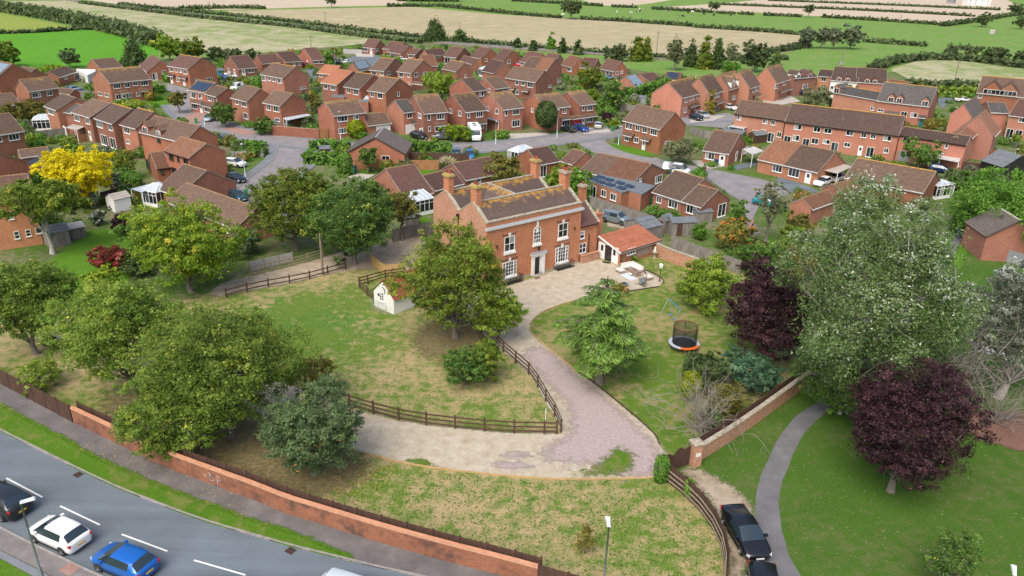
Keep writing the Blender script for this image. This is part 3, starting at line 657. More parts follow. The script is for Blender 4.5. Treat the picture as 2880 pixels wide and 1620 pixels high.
 if solar:
  u0,u1,s0,s1,c_,r2_,mt=solar
  if flip:u0,u1=1-u1,1-u0
  ang=math.atan2(rise,half)
  for i in range(c_):
   for j in range(r2_):
    pw,ph=L*(u1-u0)/c_,sl*(s1-s0)/r2_
    me=cached(('sp',round(pw,2),round(ph,2),mt),lambda:MB().box(.02,.02,.06,pw-.02,ph-.02,.1).mesh('solar_panel',M[mt]))
    so_=link('solar_panel',me,root,(L*u0+pw*i,half*(s0+(s1-s0)*j/r2_)-math.sin(ang)*.02,he+rise*(s0+(s1-s0)*j/r2_)+.02));so_.rotation_euler=(ang,0,0)
 for i in range(vents):
  xx=L*(i+.5)/vents;yy=half*.45;zz=he+rise*.45
  part('vent_pipe',MB().tube([(xx,yy,zz),(xx,yy,zz+.55)],.06,6),M['grey'],root)
 for(fx,dw,dz,wl_)in dormers:
  if flip:fx=1-fx
  x=L*fx;zb=he-.35;dh=dz;hd=dw/2+.12;rr=hd*.95
  run=(dh-.35+rr)/hw
  dm=MB();dm.add([(-dw/2,y0,zb),(dw/2,y0,zb),(dw/2,y0,he+dh-.35),(0,y0,he+dh-.35+dw/2*.95),(-dw/2,y0,he+dh-.35)]+[(-dw/2,y0+run,zb),(dw/2,y0+run,zb),(dw/2,y0+run,he+dh-.35),(0,y0+run,he+dh-.35+dw/2*.95),(-dw/2,y0+run,he+dh-.35)],[(0,1,2,3,4),(1,6,7,2),(5,0,4,9)])
  dmo=part('dormer',dm,M[wl_],root,loc=(x,0,0))
  for s in(-1,1):
   q_=MB();zc=he+dh-.4
   q_.add([(s*hd,y0-.15,zc),(0,y0-.15,zc+rr),(0,y0+run,zc+rr),(s*hd,y0+run,zc)]+[(s*hd,y0-.15,zc+.09),(0,y0-.15,zc+rr+.09),(0,y0+run,zc+rr+.09),(s*hd,y0+run,zc+.09)],[(4,5,6,7)if s<0 else(7,6,5,4),(0,1,5,4),(3,0,4,7),(0,3,2,1)])
   part('dormer_roof',q_,rmat,dmo)
  window(dmo,0,zb+.35,dw-.35,dh-.35,0.,y0-.004)
 if chim:
  for fx in chim:
   x=L*fx;part('chimney',MB().box(x-.35,half-.3,he+rise-.5,x+.35,half+.3,he+rise+.9),M[wall],root)
 return root,Vector((L,Dp,he)),(a,b,n)
B2,BG=4.9,2.35
house('brick house with solar panels on its roof at the left edge','00',(-300,735),(-40,790),(130,640),'B',B2,'brown',solar=(.45,.95,.25,.9,4,2,'solar_light'))
house('small brown-roofed house behind the left-edge solar house','00',(105,775),(235,800),(355,690),'B',3.6,'brown',front=[('w',118,150,790,845)])
house('brown-roofed brick house with two upstairs windows, behind round bushes at left','00',(295,925),(590,885),(195,802),'A',B2,'lichen',front=[('w',322,410,932,980),('w',470,525,915,962)],vents=0)
house('low brick extension with sloping gable beside lichened house','00',(560,935),(700,950),(545,822),'A',BG,'brown',cat='extension',name='extension')
house('bungalow with hipped brown roof behind leafy tree at the bright field','00',(600,780),(770,722),(690,615),'B',BG,'brown',front=[('w',645,675,765,800),('p',752,800,755,830)])
house('brick bungalow backing on the bright green field','00',(1010,692),(1235,672),(1150,580),'B',BG,'brown')
house('big semi-detached brick house with orange lichen on its roof','00',(1105,838),(1525,798),(1410,668),'B',B2,'lichen',ridge='ridge_lichen',front=[('w',1140,1215,842,890),('w',1255,1305,832,880),('w',1335,1385,825,862),('w',1415,1490,815,860),('w',1165,1220,950,1000),('d',1228,1275,955,1015),('w',1292,1325,935,980),('w',1372,1405,928,968),('d',1445,1470,930,1000,{'mat':'dark'}),('w',1465,1510,915,965)],gA=[('w',990,1025,925,960),('w',1055,1095,940,975)],canopy=[(1200,1285,910,945),(1390,1480,890,920)],vents=2)
house('bungalow with brick gable beside dark conifer','00',(1400,658),(1475,727),(1615,607),'B',BG,'redbrown',gB=[('p',1530,1580,715,770),('w',1630,1670,710,745)])
house('large brick house with pale front doors below conifer','00',(1680,662),(1888,697),(2025,580),'B',B2,'redbrown',ridge='ridge_lichen',front=[('w',1710,1745,678,720),('w',1765,1787,688,725),('w',1805,1827,695,730),('w',1845,1882,705,745),('d',1716,1745,775,850),('w',1778,1802,780,820),('d',1830,1880,800,875)],gB=[('w',2080,2140,780,810),('w',1965,1990,795,815)],canopy=[(1700,1770,740,775),(1815,1895,760,800)],vents=2)
house('bungalow with white front door near far-left cul-de-sac','00',(2400,695),(2590,680),(2285,582),'A',BG,'redbrown',front=[('d',2425,2480,715,768),('w',2495,2555,690,732)],gA=[('w',2290,2315,685,720),('d',2345,2375,690,765)])
house('brick house with black solar array on its front roof','00',(1885,905),(2060,937),(2175,832),'B',B2,'brown',front=[('w',1913,1970,928,985),('w',2000,2030,945,995),('w',1930,1990,1045,1095),('d',2015,2040,1070,1140)],canopy=[(1960,2050,1010,1050)],solar=(.08,.95,.12,.85,1,1,'solar'))
house('stepped brick house joined to the black solar array house','00',(2060,945),(2170,975),(2290,885),'B',B2,'brown',front=[('w',2095,2125,960,1010),('w',2150,2180,970,1025),('w',2060,2105,1085,1135)],canopy=[(2060,2160,1020,1060)])
house('brick house right of the stepped solar pair, long gable side','00',(2318,985),(2482,1025),(2616,890),'B',B2,'brown',front=[('w',2370,2400,1005,1050),('w',2430,2480,1020,1070),('w',2450,2495,1135,1195)])
house('end house of the row beside the white conservatory','00',(440,1068),(562,1112),(760,982),'B',B2,'brown',front=[('w',490,540,1100,1150),('d',630,665,1260,1320)])
house('narrow cross-gabled house with slate grey roof in the left row','00',(640,1128),(720,1145),(830,1055),'B',4.4,'slate',front=[('w',600,640,1130,1185)])
house('brown-roofed row house behind the lean-to pergola','00',(715,1130),(900,1185),(1115,1040),'B',B2,'brown',front=[('w',750,798,1160,1215),('w',865,900,1195,1245),('d',890,915,1310,1355)])
house('row house with lichen-edged ridge, second before the dormered house','00',(945,1190),(1125,1250),(1325,1095),'B',B2,'brown',ridge='ridge_lichen',front=[('w',975,1030,1220,1280),('w',1095,1130,1250,1310),('p',1010,1090,1350,1440),('p',1110,1160,1380,1440)])
house('row house with lichen-edged ridge, next to the dormered house','00',(1205,1255),(1360,1298),(1545,1125),'B',B2,'brown',ridge='ridge_lichen',front=[('w',1250,1305,1280,1340),('w',1275,1305,1405,1445)])
house('dormered brick house with dark window frames behind orange roof','00',(1400,1330),(1850,1440),(2010,1265),'B',B2,'brown',winmat='darkbrown',front=[('w',1580,1615,1395,1430)],dormers=[(.12,1.8,1.5,'brick'),(.42,1.6,1.4,'brick')],vents=1)
house('big brick house with weathered orange roof by the bend','01',(1645,72),(1890,147),(2075,-5),'B',B2,'rust',winmat='darkbrown',fascia='darkbrown',front=[('w',1705,1745,100,160),('w',1785,1805,125,175),('w',1850,1890,140,195),('w',1730,1775,240,285)],vents=1)
house('small brick side wing with dark framed window at garden path','01',(1580,252),(1712,236),(1465,105),'A',BG,'rust',fascia='darkbrown',winmat='darkbrown',gA=[('w',1460,1540,222,300)],front=[('w',1615,1650,255,305)],cat='extension',name='extension')
house('long bungalow behind the white conservatory, ribbed brown roof','01',(1575,455),(1800,527),(2080,265),'B',BG,'brown')
house('long low bungalow with mossy brown roof beside tall trees','01',(1665,580),(2365,855),(2590,640),'B',BG,'brown',front=[('w',2250,2312,830,890),('w',1720,1780,620,660)])
house('brick house cut by the left edge above hedge','00',(-120,1378),(245,1320),(90,1135),'B',B2,'brown',front=[('w',85,195,1345,1410),('w',-40,20,1370,1430)])
house('brown-roofed bungalow cut by left edge behind bushes','00',(-60,1082),(215,1048),(150,905),'B',2.8,'brown')
house('far bungalow with plain gable left of conical tree','10',(60,645),(250,628),(195,540),'B',BG,'redbrown')
house('far bungalow with white front windows left of conical tree','10',(300,628),(470,615),(370,515),'B',BG,'redbrown',front=[('w',375,400,630,660),('w',425,450,625,660)])
house('long far bungalow beside conical green tree','10',(565,610),(690,602),(450,505),'A',BG,'redbrown',front=[('w',575,625,615,640),('w',635,675,610,640)],gA=[('d',505,528,605,640)])
house('far bungalow with bay window right of conical tree','10',(640,592),(815,572),(865,520),'B',BG,'redbrown',gB=[('w',825,868,585,622)])
house('farthest bungalow at the top of the estate','10',(1070,475),(1192,488),(1250,400),'B',BG,'redbrown',front=[('w',1080,1122,482,515),('d',1145,1172,488,545)],gB=[('w',1205,1232,485,515)])
house('far bungalow behind bronze shrub at the top of estate','10',(1270,490),(1400,502),(1490,428),'B',BG,'redbrown',auto=False)
house('far bungalow with red door behind bronze shrub','10',(1322,520),(1455,545),(1535,462),'B',BG,'redbrown',front=[('p',1335,1420,535,570)])
house('tiny far bungalow next to street lamp','10',(1520,545),(1600,552),(1660,492),'B',BG,'redbrown',front=[('w',1535,1580,550,575)])
house('long far bungalow facing the mound','10',(1740,570),(1910,548),(1865,483),'B',BG,'redbrown',front=[('w',1750,1800,570,585),('w',1810,1860,565,582)])
house('far bungalow with long white window below mound','10',(1885,568),(2012,580),(2092,480),'B',BG,'redbrown',front=[('p',1900,1955,575,610),('w',1970,2000,585,610)])
house('far bungalow with white porch, middle of the far row','10',(2150,572),(2262,590),(2360,487),'B',BG,'redbrown',gB=[('w',2305,2330,590,620)])
house('far bungalow by the red car','10',(2380,600),(2480,615),(2585,503),'B',BG,'redbrown',gB=[('w',2530,2560,600,640)])
house('low garage roof with pale canopy in the far middle','10',(2050,612),(2172,650),(2215,592),'B',BG,'redbrown',cat='garage',name='garage')
house('bungalow with white conservatory below the far row','10',(2270,712),(2392,742),(2500,622),'B',BG,'redbrown')
house('brick pair with four small upstairs windows and lichen ridge','10',(40,748),(268,792),(395,672),'B',B2,'brown',ridge='ridge_lichen',front=[('w',60,100,765,812),('w',120,148,775,812),('w',168,196,785,822),('w',218,260,792,838)],gB=[('w',448,502,872,896)],vents=2)
house('low bungalow with new orange tiles','10',(612,737),(765,752),(850,662),'B',2.8,'orange',front=[('w',640,670,750,775)])
house('two-storey house with new orange tiles','10',(650,832),(812,858),(975,715),'B',B2,'orange',front=[('w',685,722,843,892),('w',750,797,855,905)])
house('brown-roofed house beside the orange tiled one','10',(880,872),(1042,898),(1185,750),'B',B2,'brown',ridge='ridge_lichen',front=[('w',915,950,880,930),('w',980,1030,890,945)])
house('brown-roofed house behind glass conservatory roof, narrow gable window','10',(1120,912),(1300,938),(1440,790),'B',B2,'brown',ridge='ridge_lichen',front=[('w',1155,1190,925,975),('w',1225,1275,940,990)],gB=[('w',1423,1443,925,970)])
house('bungalow with pale blue solar panels in two rows','10',(1035,722),(1172,692),(1105,600),'B',BG,'brown',solar=(.1,.9,.2,.95,4,2,'solar_light'))
house('house with white gable window behind solar bungalow','10',(1140,705),(1287,716),(1395,590),'B',B2,'brown',ridge='ridge_lichen',front=[('w',1165,1210,712,752),('w',1250,1280,718,758),('w',1170,1205,800,830)],gB=[('w',1315,1350,718,757)])
house('tall brick house left of the yellow-green tree','10',(1415,720),(1562,738),(1680,605),'B',B2,'brown',ridge='ridge_lichen',front=[('w',1440,1485,728,772),('w',1525,1547,742,778),('w',1530,1548,830,850)],gB=[('w',1595,1630,730,775),('w',1685,1717,722,762)],canopy=[(1590,1700,800,830)])
house('small russet-roofed bungalow behind tall brick house','10',(1700,668),(1832,664),(1740,570),'B',BG,'rust')
house('house behind the yellow-green tree crown','10',(1870,692),(2012,722),(2100,630),'B',B2,'brown',ridge='ridge_lichen',gB=[('w',2100,2118,750,780)])
house('brick house just right of the yellow-green tree','10',(2190,922),(2322,905),(2195,778),'B',B2,'brown',front=[('w',2243,2292,915,965)])
house('house with narrow side window right of yellow-green tree','10',(2410,898),(2552,880),(2445,768),'B',B2,'brown',front=[('w',2485,2535,890,910)],gA=[('w',2335,2357,888,930)])
house('plain gabled house above the walled yard','10',(65,1035),(240,1070),(370,940),'B',B2,'brown',front=[('w',108,148,1050,1105),('w',178,232,1065,1120),('w',195,240,1190,1220)])
house('house with white fascia beside lime-green ball tree','10',(785,1168),(1105,1135),(690,1024),'A',B2,'lichen',front=[('w',820,922,1168,1222),('w',978,1032,1155,1202),('w',830,910,1285,1342)])
house('garage with brown roof joining two front houses','10',(1130,1268),(1365,1240),(1295,1130),'B',BG,'brown',front=[('g',1210,1350,1250,1315)],cat='garage',name='garage')
house('brick house with bay window left of the motorhome','10',(1690,1148),(1932,1128),(1535,985),'A',B2,'lichen',front=[('w',1725,1757,1150,1210),('w',1820,1892,1138,1198),('w',1735,1757,1270,1320),('w',1800,1892,1258,1320),('d',1650,1675,1260,1330)],gA=[('w',1633,1662,1138,1190)],canopy=[(1795,1900,1230,1260)])
house('lower wing with slate patch and white garage door','10',(1490,1137),(1612,1122),(1395,1010),'A',4.6,'slate',front=[('w',1520,1572,1133,1185),('g',1505,1600,1255,1330)],canopy=[(1565,1670,1210,1255)])
house('house behind the white motorhome','10',(2110,1132),(2325,1108),(1975,950),'A',B2,'lichen',front=[('w',2128,2152,1130,1180),('w',2215,2282,1115,1170),('W',2198,2292,1228,1292)],gA=[('w',1945,1972,1092,1140),('w',2035,2066,1115,1167)],canopy=[(2190,2300,1205,1240)])
house('house left of the round clipped tree','10',(2490,1107),(2694,1083),(2355,937),'A',B2,'lichen',front=[('w',2505,2530,1105,1160),('w',2583,2648,1090,1145),('w',2576,2655,1205,1275)],gA=[('w',2318,2346,1072,1117),('w',2408,2442,1092,1145)])
house('house behind the round clipped tree','20',(350,1097),(590,1072),(462,932),'B',B2,'lichen',front=[('w',510,547,1088,1142),('w',503,576,1208,1262)],gA=[('w',193,215,1088,1130)],canopy=[(480,590,1165,1190)])
house('house with red garage door','20',(690,1065),(848,1045),(560,924),'A',B2,'lichen',front=[('w',708,728,1068,1115),('w',755,812,1058,1112),('w',745,812,1185,1228),('d',705,730,1190,1265),('g',620,686,1200,1268,{'mat':'garage_red'})],canopy=[(590,840,1130,1165)])
house('distant house left of the twin-colour roof','20',(75,620),(215,642),(305,535),'B',BG,'redbrown',front=[('w',85,130,625,650)])
house('distant roof between two far bungalows','20',(320,602),(440,612),(510,560),'B',BG,'redbrown')
house('long house with half brown, half russet roof','20',(100,682),(352,708),(458,605),'B',B2,'brown',roof2=('rust',.5),gB=[('w',458,497,795,828)],vents=2)
house('house with three upstairs windows below the twin-colour roof','20',(-70,785),(235,830),(328,708),'B',B2,'brown',front=[('w',35,70,812,855),('w',92,130,820,862),('w',155,212,828,880),('w',35,70,905,950)],gB=[('w',370,395,858,880)],canopy=[(0,40,870,900),(115,180,885,915)],vents=2)
house('far russet-roofed bungalow with white front window','20',(490,652),(600,680),(695,580),'B',BG,'rust',front=[('w',552,600,680,718)])
house('far bungalow half hidden by wispy tree','20',(680,682),(820,692),(910,605),'B',BG,'redbrown')
house('bungalow with white glazed front by the embankment','20',(880,692),(1027,720),(1105,618),'B',BG,'redbrown',front=[('p',895,935,718,755),('p',945,1010,728,772)],gB=[('w',1045,1070,718,752),('w',1095,1117,712,740)])
house('bungalow with pale tilted solar panels in a row','20',(1262,898),(1345,872),(1145,765),'A',BG,'brown',solar=(.02,.98,.05,.95,6,3,'solar_light'))
house('bungalow with white fascia between two solar roofs','20',(1385,822),(1520,800),(1285,745),'A',BG,'redbrown')
house('bungalow with black solar panels near the embankment','20',(1530,797),(1682,810),(1710,732),'B',BG,'redbrown',solar=(.15,.8,.15,.95,6,2,'solar'))
house('end terrace with half-hipped roof and pink brick gable','20',(1720,987),(1945,930),(1800,778),'B',B2,'lichen',wall='brick_pink',ridge='ridge_lichen',front=[('w',1740,1765,985,1030),('w',1785,1802,975,1015),('w',1815,1832,968,1005),('w',1855,1877,955,995),('w',1730,1755,1080,1130),('w',1845,1895,1045,1100),('d',1800,1825,1080,1140,{'mat':'dark'})],canopy=[(1770,1890,1010,1050)])
house('terrace house behind golden conifer','20',(2000,957),(2130,915),(2015,742),'B',B2,'lichen',wall='brick_pink',front=[('w',2040,2062,925,965),('w',2068,2090,915,955),('d',2050,2075,1030,1085,{'mat':'teal'}),('w',2088,2105,1010,1040)],canopy=[(2040,2120,960,1000)])
house('terrace house with white rendered twin gables','20',(2190,907),(2342,862),(2245,708),'B',B2,'lichen',wall='brick_pink',dormers=[(.25,2.6,2.2,'cream'),(.72,2.6,2.2,'cream')],front=[('w',2220,2250,960,1000),('w',2290,2315,930,970)])
house('terrace house with green hedge door beside white gables','20',(2400,892),(2505,858),(2395,692),'B',B2,'lichen',wall='brick_pink',front=[('w',2425,2445,890,930),('w',2455,2478,878,915),('d',2440,2465,960,1010)],canopy=[(2425,2490,905,945)])
house('last house of the stepped terrace, roof light on its slope','30',(95,842),(228,800),(125,642),'B',B2,'lichen',wall='brick_pink',front=[('w',72,100,838,880),('w',150,180,815,850)],canopy=[(100,210,880,930)])
house('courtyard corner house with white bay dormers','30',(262,792),(500,772),(310,682),'A',B2,'dark',wall='brick_pink',dormers=[(.2,1.8,1.4,'cream'),(.7,1.8,1.4,'brick_pink')],front=[('w',350,395,845,890)])
house('courtyard house over the archway','30',(500,765),(634,776),(660,708),'B',B2,'dark',wall='brick_pink',front=[('w',535,587,775,818)])
house('rear courtyard terrace with pale rendered end','30',(630,808),(900,830),(940,688),'B',B2,'dark',wall='cream',dormers=[(.3,1.5,1.1,'brick_pink'),(.62,1.5,1.1,'brick_pink')],front=[('w',625,660,865,900)],vents=1)
house('rear courtyard terrace block at the field edge','30',(890,827),(1197,846),(1255,695),'B',B2,'dark',wall='brick_pink',dormers=[(.35,1.5,1.1,'brick_pink'),(.6,1.5,1.1,'brick_pink')])
house('small brown roof behind the courtyard terrace','30',(1200,822),(1390,850),(1310,772),'B',BG,'rust')
house('grey-roofed courtyard terrace with dormers, left block','30',(655,930),(1095,1010),(700,815),'A',B2,'slate',wall='brick_pink',ridge='ridge_lichen',dormers=[(.06,1.8,1.6,'brick_pink')],front=[('w',1030,1072,1075,1110)])
house('grey-roofed courtyard terrace with dormers, right block','30',(1095,1015),(1625,1077),(1705,880),'B',B2,'slate',wall='brick_pink',ridge='ridge_lichen',dormers=[(.26,1.6,1.6,'brick_pink'),(.42,1.6,1.6,'brick_pink'),(.9,1.7,1.6,'brick_pink')],front=[('w',1105,1165,1095,1125),('w',1335,1400,1125,1180),('w',1432,1502,1135,1182),('d',1530,1580,1150,1230,{'mat':'teal'})],canopy=[(1190,1320,1070,1110),(1530,1600,1110,1150)])
house('left block of the long brown terrace','20',(2238,1147),(2741,1217),(2310,1005),'A',B2,'brown',wall='brick_pink',fascia='dark',front=[('w',2265,2308,1158,1205),('w',2525,2570,1195,1245),('p',2430,2470,1290,1345),('w',2510,2550,1300,1345),('w',2605,2650,1205,1255),('p',2586,2630,1320,1400),('w',2665,2715,1325,1380)])
house('main block of the long brown terrace with seven upstairs windows','30',(172,1226),(1312,1370),(245,1040),'A',B2,'dark',wall='brick_pink',fascia='dark',front=[('w',265,340,1250,1305),('w',458,530,1275,1330),('w',565,642,1290,1342),('w',785,862,1315,1365),('w',935,992,1335,1385),('w',1030,1086,1350,1395),('w',1160,1245,1365,1418),('p',175,220,1350,1420),('w',245,318,1358,1418),('p',360,410,1375,1449),('w',435,510,1388,1449),('w',550,625,1405,1449),('p',650,700,1415,1490),('w',765,830,1432,1480),('d',910,955,1455,1520),('p',1005,1055,1465,1560),('w',1165,1215,1487,1540)],ridge='ridge_lichen',vents=1)
house('right block of the long brown terrace','30',(1320,1362),(1990,1465),(1358,1265),'A',B2,'dark',wall='brick_pink',fascia='dark',front=[('w',1355,1442,1378,1432),('w',1780,1815,1440,1490),('g',1330,1420,1500,1560,{'mat':'grey'})])
house('cross wing with red-brown roof ending the terrace','30',(1995,1449),(2105,1350),(1935,1310),'A',B2,'rust',wall='brick_pink')
house('steep gabled brick house behind the terrace end','30',(2062,1192),(2178,1110),(1972,1045),'A',B2,'grey',wall='brick_pink')
house('broad brick gable house with rust roof slope','30',(2285,1374),(2342,1310),(2135,1155),'A',B2,'rust',wall='brick_pink')
house('grey-roofed house between two brick gables at right','30',(2245,1132),(2427,1142),(2202,1025),'A',B2,'slate',wall='brick_pink',vents=1)
house('pair with twin front gables at the far right','30',(2100,935),(2640,988),(2222,782),'A',B2,'brown',wall='brick',ridge='ridge_lichen',front=[('w',2115,2157,938,980)],dormers=[(.27,4.2,1.6,'brick'),(.58,4.2,1.6,'brick')],vents=1)
house('brick terrace cut by right edge with patio doors','30',(2425,1162),(2650,1192),(2492,975),'A',B2,'redbrown',wall='brick_pink',front=[('w',2528,2590,1170,1215),('p',2420,2470,1265,1320),('p',2500,2565,1275,1340)])
house('brick semi with white porch on the corner green','20',(1110,1215),(1490,1305),(1642,1130),'B',B2,'brown',front=[('w',1145,1210,1235,1300),('w',1243,1287,1255,1312),('w',1313,1362,1275,1335),('w',1393,1462,1295,1360),('w',1135,1178,1352,1418),('w',1228,1276,1378,1435),('d',1310,1345,1400,1470)],gB=[('w',1540,1598,1418,1449)],canopy=[(1145,1235,1330,1370),(1320,1405,1370,1410)],vents=1)
house('bungalow with white pergola carport','21',(1920,65),(2182,105),(2370,-64),'B',BG,'brown',front=[('w',1945,2042,70,142),('d',2080,2146,105,212)],gB=[('d',2230,2280,95,205),('w',2328,2366,80,130)])
house('bungalow with two bay windows and pale carport, part-russet roof','31',(-106,155),(500,290),(680,75),'B',BG,'rust',roof2=('brown',.45),front=[('w',45,147,200,275),('w',205,322,235,322),('d',365,440,280,395)],vents=0)
house('bungalow with long mossy roof behind the white poplar','31',(768,342),(1560,495),(1690,278),'B',BG,'brown',ridge='ridge_lichen',front=[('w',965,1040,395,440),('w',1130,1200,425,470)],vents=1)
house('low outbuilding with red-brown roof left of poplar top','31',(770,505),(1012,440),(660,400),'A',BG,'rust',cat='outbuilding',name='outbuilding')
house('low outbuilding with red-brown roof nearest the poplar','31',(452,662),(702,572),(345,546),'A',BG,'rust',cat='outbuilding',name='outbuilding')
house('bungalow with mossy roof facing the annex fence','21',(1410,485),(1700,578),(1640,265),'A',BG,'brown',front=[('w',1455,1507,525,592),('w',1575,1668,565,645)])
house('lower end of the mossy bungalow with french doors','21',(1702,579),(1902,640),(2075,462),'B',BG,'brown',front=[('w',1755,1857,615,702)],gB=[('p',2075,2150,590,725)],cat='house',name='bungalow')
house('bungalow with half brown half orange roof behind flat-roofed extension','21',(675,272),(1215,392),(1402,197),'B',BG,'brown',roof2=('rust',.45),front=[('w',715,765,290,345)],gB=[('w',1243,1302,355,388),('w',1440,1507,348,418)])
house('L-shaped bungalow, left arm with white fascia','21',(282,212),(482,175),(157,55),'A',BG,'redbrown',front=[('p',290,340,215,262)])
house('L-shaped bungalow, right arm with brick gable','21',(484,172),(605,210),(740,85),'B',BG,'redbrown')
house('bungalow with long plain roof behind pampas grass','11',(2115,367),(2600,272),(1975,193),'A',BG,'redbrown',front=[('w',2170,2260,360,390)])
house('low garage roof just behind the big house chimney','11',(1800,472),(2092,402),(1675,316),'A',BG,'redbrown',cat='garage',name='garage')
house('bungalow with white lean-to conservatory behind the maple','11',(1500,547),(1787,493),(1240,290),'A',BG,'redbrown')
house('small low roof left of the lean-to bungalow','11',(1130,527),(1312,493),(1220,383),'B',BG,'redbrown',cat='garage',name='garage')
def gable_front(label,t,A,B,Rp,he,dep,roof,wins=(),wall='brick'):
 a=gp(t,*A,he);b=gp(t,*B,he);u=(b-a);W=u.length;u/=W;n=Vector((-u.y,u.x,0))
 if n.y<0:n=-n
 m=(a+b)/2;rise=max(height_at((m.x,m.y,he),t,*Rp),1.2)
 root=thing('bungalow',label,'house',(a.x,a.y,0),math.atan2(u.y,u.x));h2=W/2;ov=.25
 z_=he+rise*ov/h2
 w=MB();sec=[(ov,-.1),(W-ov,-.1),(W-ov,z_-.06),(h2,he+rise-.06),(ov,z_-.06)]
 w.add([(x,.2,z)for x,z in sec]+[(x,dep,z)for x,z in sec],[(0,1,2,3,4),(9,8,7,6,5),(1,0,5,6),(2,1,6,7),(3,2,7,8),(4,3,8,9),(0,4,9,5)])
 part('wall',w,M[wall],root);sl=math.hypot(h2,rise)
 for s in(0,1):
  rf=part('roof',roof_slab(dep,sl,rise,h2,.1),M['tile_'+roof],root,loc=((W,0,he)if s==0 else(0,dep,he)),rz=math.pi/2 if s==0 else-math.pi/2)
 rd=MB()
 for i in range(int(dep/.45)):rd.add([(-.14,.45*i,-.03),(0,.45*i,.1),(.14,.45*i,-.03),(-.14,.45*i+.42,-.03),(0,.45*i+.42,.1),(.14,.45*i+.42,-.03)],[(0,1,4,3),(1,2,5,4),(0,2,1),(3,4,5)])
 part('ridge',rd,M['verge'],rf,loc=(0,0,0)).matrix_local=rf.matrix_basis.inverted()@Matrix.Translation((h2,0,he+rise+.02))
 for sgn in(0,1):
  mb=MB();xx=(0,W)[sgn];mb.bar((xx,.02,he-.02),(h2,.02,he+rise-.02),.05,.2);part('verge',mb,M['darkbrown'],root)
 for x,z,ww,hh in wins:window(root,W*x,z,ww,hh,0,.2-.002)
 return root
gable_front('grey-roofed bungalow with its gable facing the big house','11',(905,90),(1505,105),(1180,-64),BG,9.0,'grey',[(.66,1.0,1.4,1.0)])
gable_front('pale brick gable building below the laurels at right','31',(2190,935),(2790,965),(2480,770),3.3,6.0,'grey',(),'brick_pink')
LEAF={'ash':[(0,(.036,.068,.01)),(.5,(.076,.118,.017)),(.9,(.155,.185,.03)),(.988,(.2,.2,.03)),(.99,(.62,.38,.02))],'horn':[(0,(.04,.085,.006)),(.5,(.095,.145,.012)),(.88,(.19,.215,.02)),(1,(.26,.22,.03))],'syc':[(0,(.02,.05,.01)),(.5,(.048,.092,.017)),(.85,(.1,.15,.03)),(1,(.22,.21,.03))],'olive':[(0,(.055,.06,.012)),(.5,(.105,.105,.022)),(.9,(.17,.15,.03)),(1,(.22,.13,.03))],'yellow':[(0,(.52,.42,.004)),(.5,(.76,.66,.01)),(1,(.82,.76,.03))],'purple':[(0,(.014,.008,.009)),(.5,(.04,.018,.022)),(.9,(.09,.04,.046)),(1,(.13,.07,.07))],'poplar':[(0,(.025,.05,.014)),(.45,(.06,.095,.026)),(.62,(.085,.125,.045)),(.75,(.125,.16,.075)),(.88,(.2,.235,.165)),(1,(.38,.42,.36))],'poplar2':[(0,(.06,.085,.045)),(.4,(.13,.16,.1)),(.6,(.3,.34,.27)),(1,(.65,.68,.63))],'walnut':[(0,(.03,.055,.006)),(.5,(.07,.1,.012)),(.9,(.135,.145,.02)),(1,(.22,.16,.03))],'apple':[(0,(.025,.045,.018)),(.5,(.052,.08,.032)),(.9,(.1,.14,.055)),(.986,(.12,.16,.06)),(.99,(.5,.12,.03))],'cedar':[(0,(.025,.055,.01)),(.5,(.055,.105,.02)),(1,(.13,.2,.04))],'spruce':[(0,(.016,.042,.022)),(.5,(.036,.076,.04)),(1,(.085,.14,.075))],'conifer':[(0,(.015,.03,.01)),(.5,(.034,.058,.016)),(1,(.08,.105,.03))],'lime':[(0,(.13,.2,.008)),(.5,(.25,.32,.012)),(1,(.4,.44,.03))],'gold':[(0,(.16,.14,.02)),(.5,(.25,.22,.03)),(1,(.36,.34,.07))],'willow':[(0,(.06,.08,.045)),(.5,(.13,.16,.09)),(1,(.28,.31,.22))],'shrub':[(0,(.025,.055,.01)),(.5,(.055,.105,.018)),(1,(.12,.17,.035))],'light':[(0,(.06,.1,.01)),(.5,(.12,.18,.02)),(1,(.22,.27,.04))],'rustleaf':[(0,(.06,.075,.015)),(.5,(.1,.1,.02)),(.75,(.22,.1,.02)),(1,(.34,.16,.03))],'red':[(0,(.07,.05,.02)),(.4,(.14,.05,.03)),(.6,(.3,.02,.03)),(1,(.42,.2,.12))],'hedge':[(0,(.025,.065,.008)),(.5,(.055,.12,.014)),(1,(.11,.18,.03))],'far':[(0,(.03,.046,.018)),(.5,(.056,.08,.03)),(1,(.1,.125,.05))],'pale':[(0,(.09,.11,.05)),(.5,(.17,.19,.09)),(1,(.28,.29,.17))],'plume':[(0,(.25,.22,.08)),(.4,(.5,.42,.25)),(1,(.68,.6,.42))],}
GAIN={'yellow':1.0,'poplar2':1.1,'poplar':2.2,'pale':1.35,'willow':1.3,'olive':1.9,'far':2.0,'light':1.75,'red':1.2,'purple':1.6,'lime':1.15,'plume':1.0,'gold':1.2}
for k,s_ in LEAF.items():
 g_=GAIN.get(k,2.4);M['leaf_'+k]=m_leaf('leaf_'+k,[(p,tuple(min(.82,c*g_)for c in col))for p,col in s_])
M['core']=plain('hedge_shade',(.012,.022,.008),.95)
def unit(v):return v/np.maximum(np.linalg.norm(v,axis=-1,keepdims=True),1e-9)
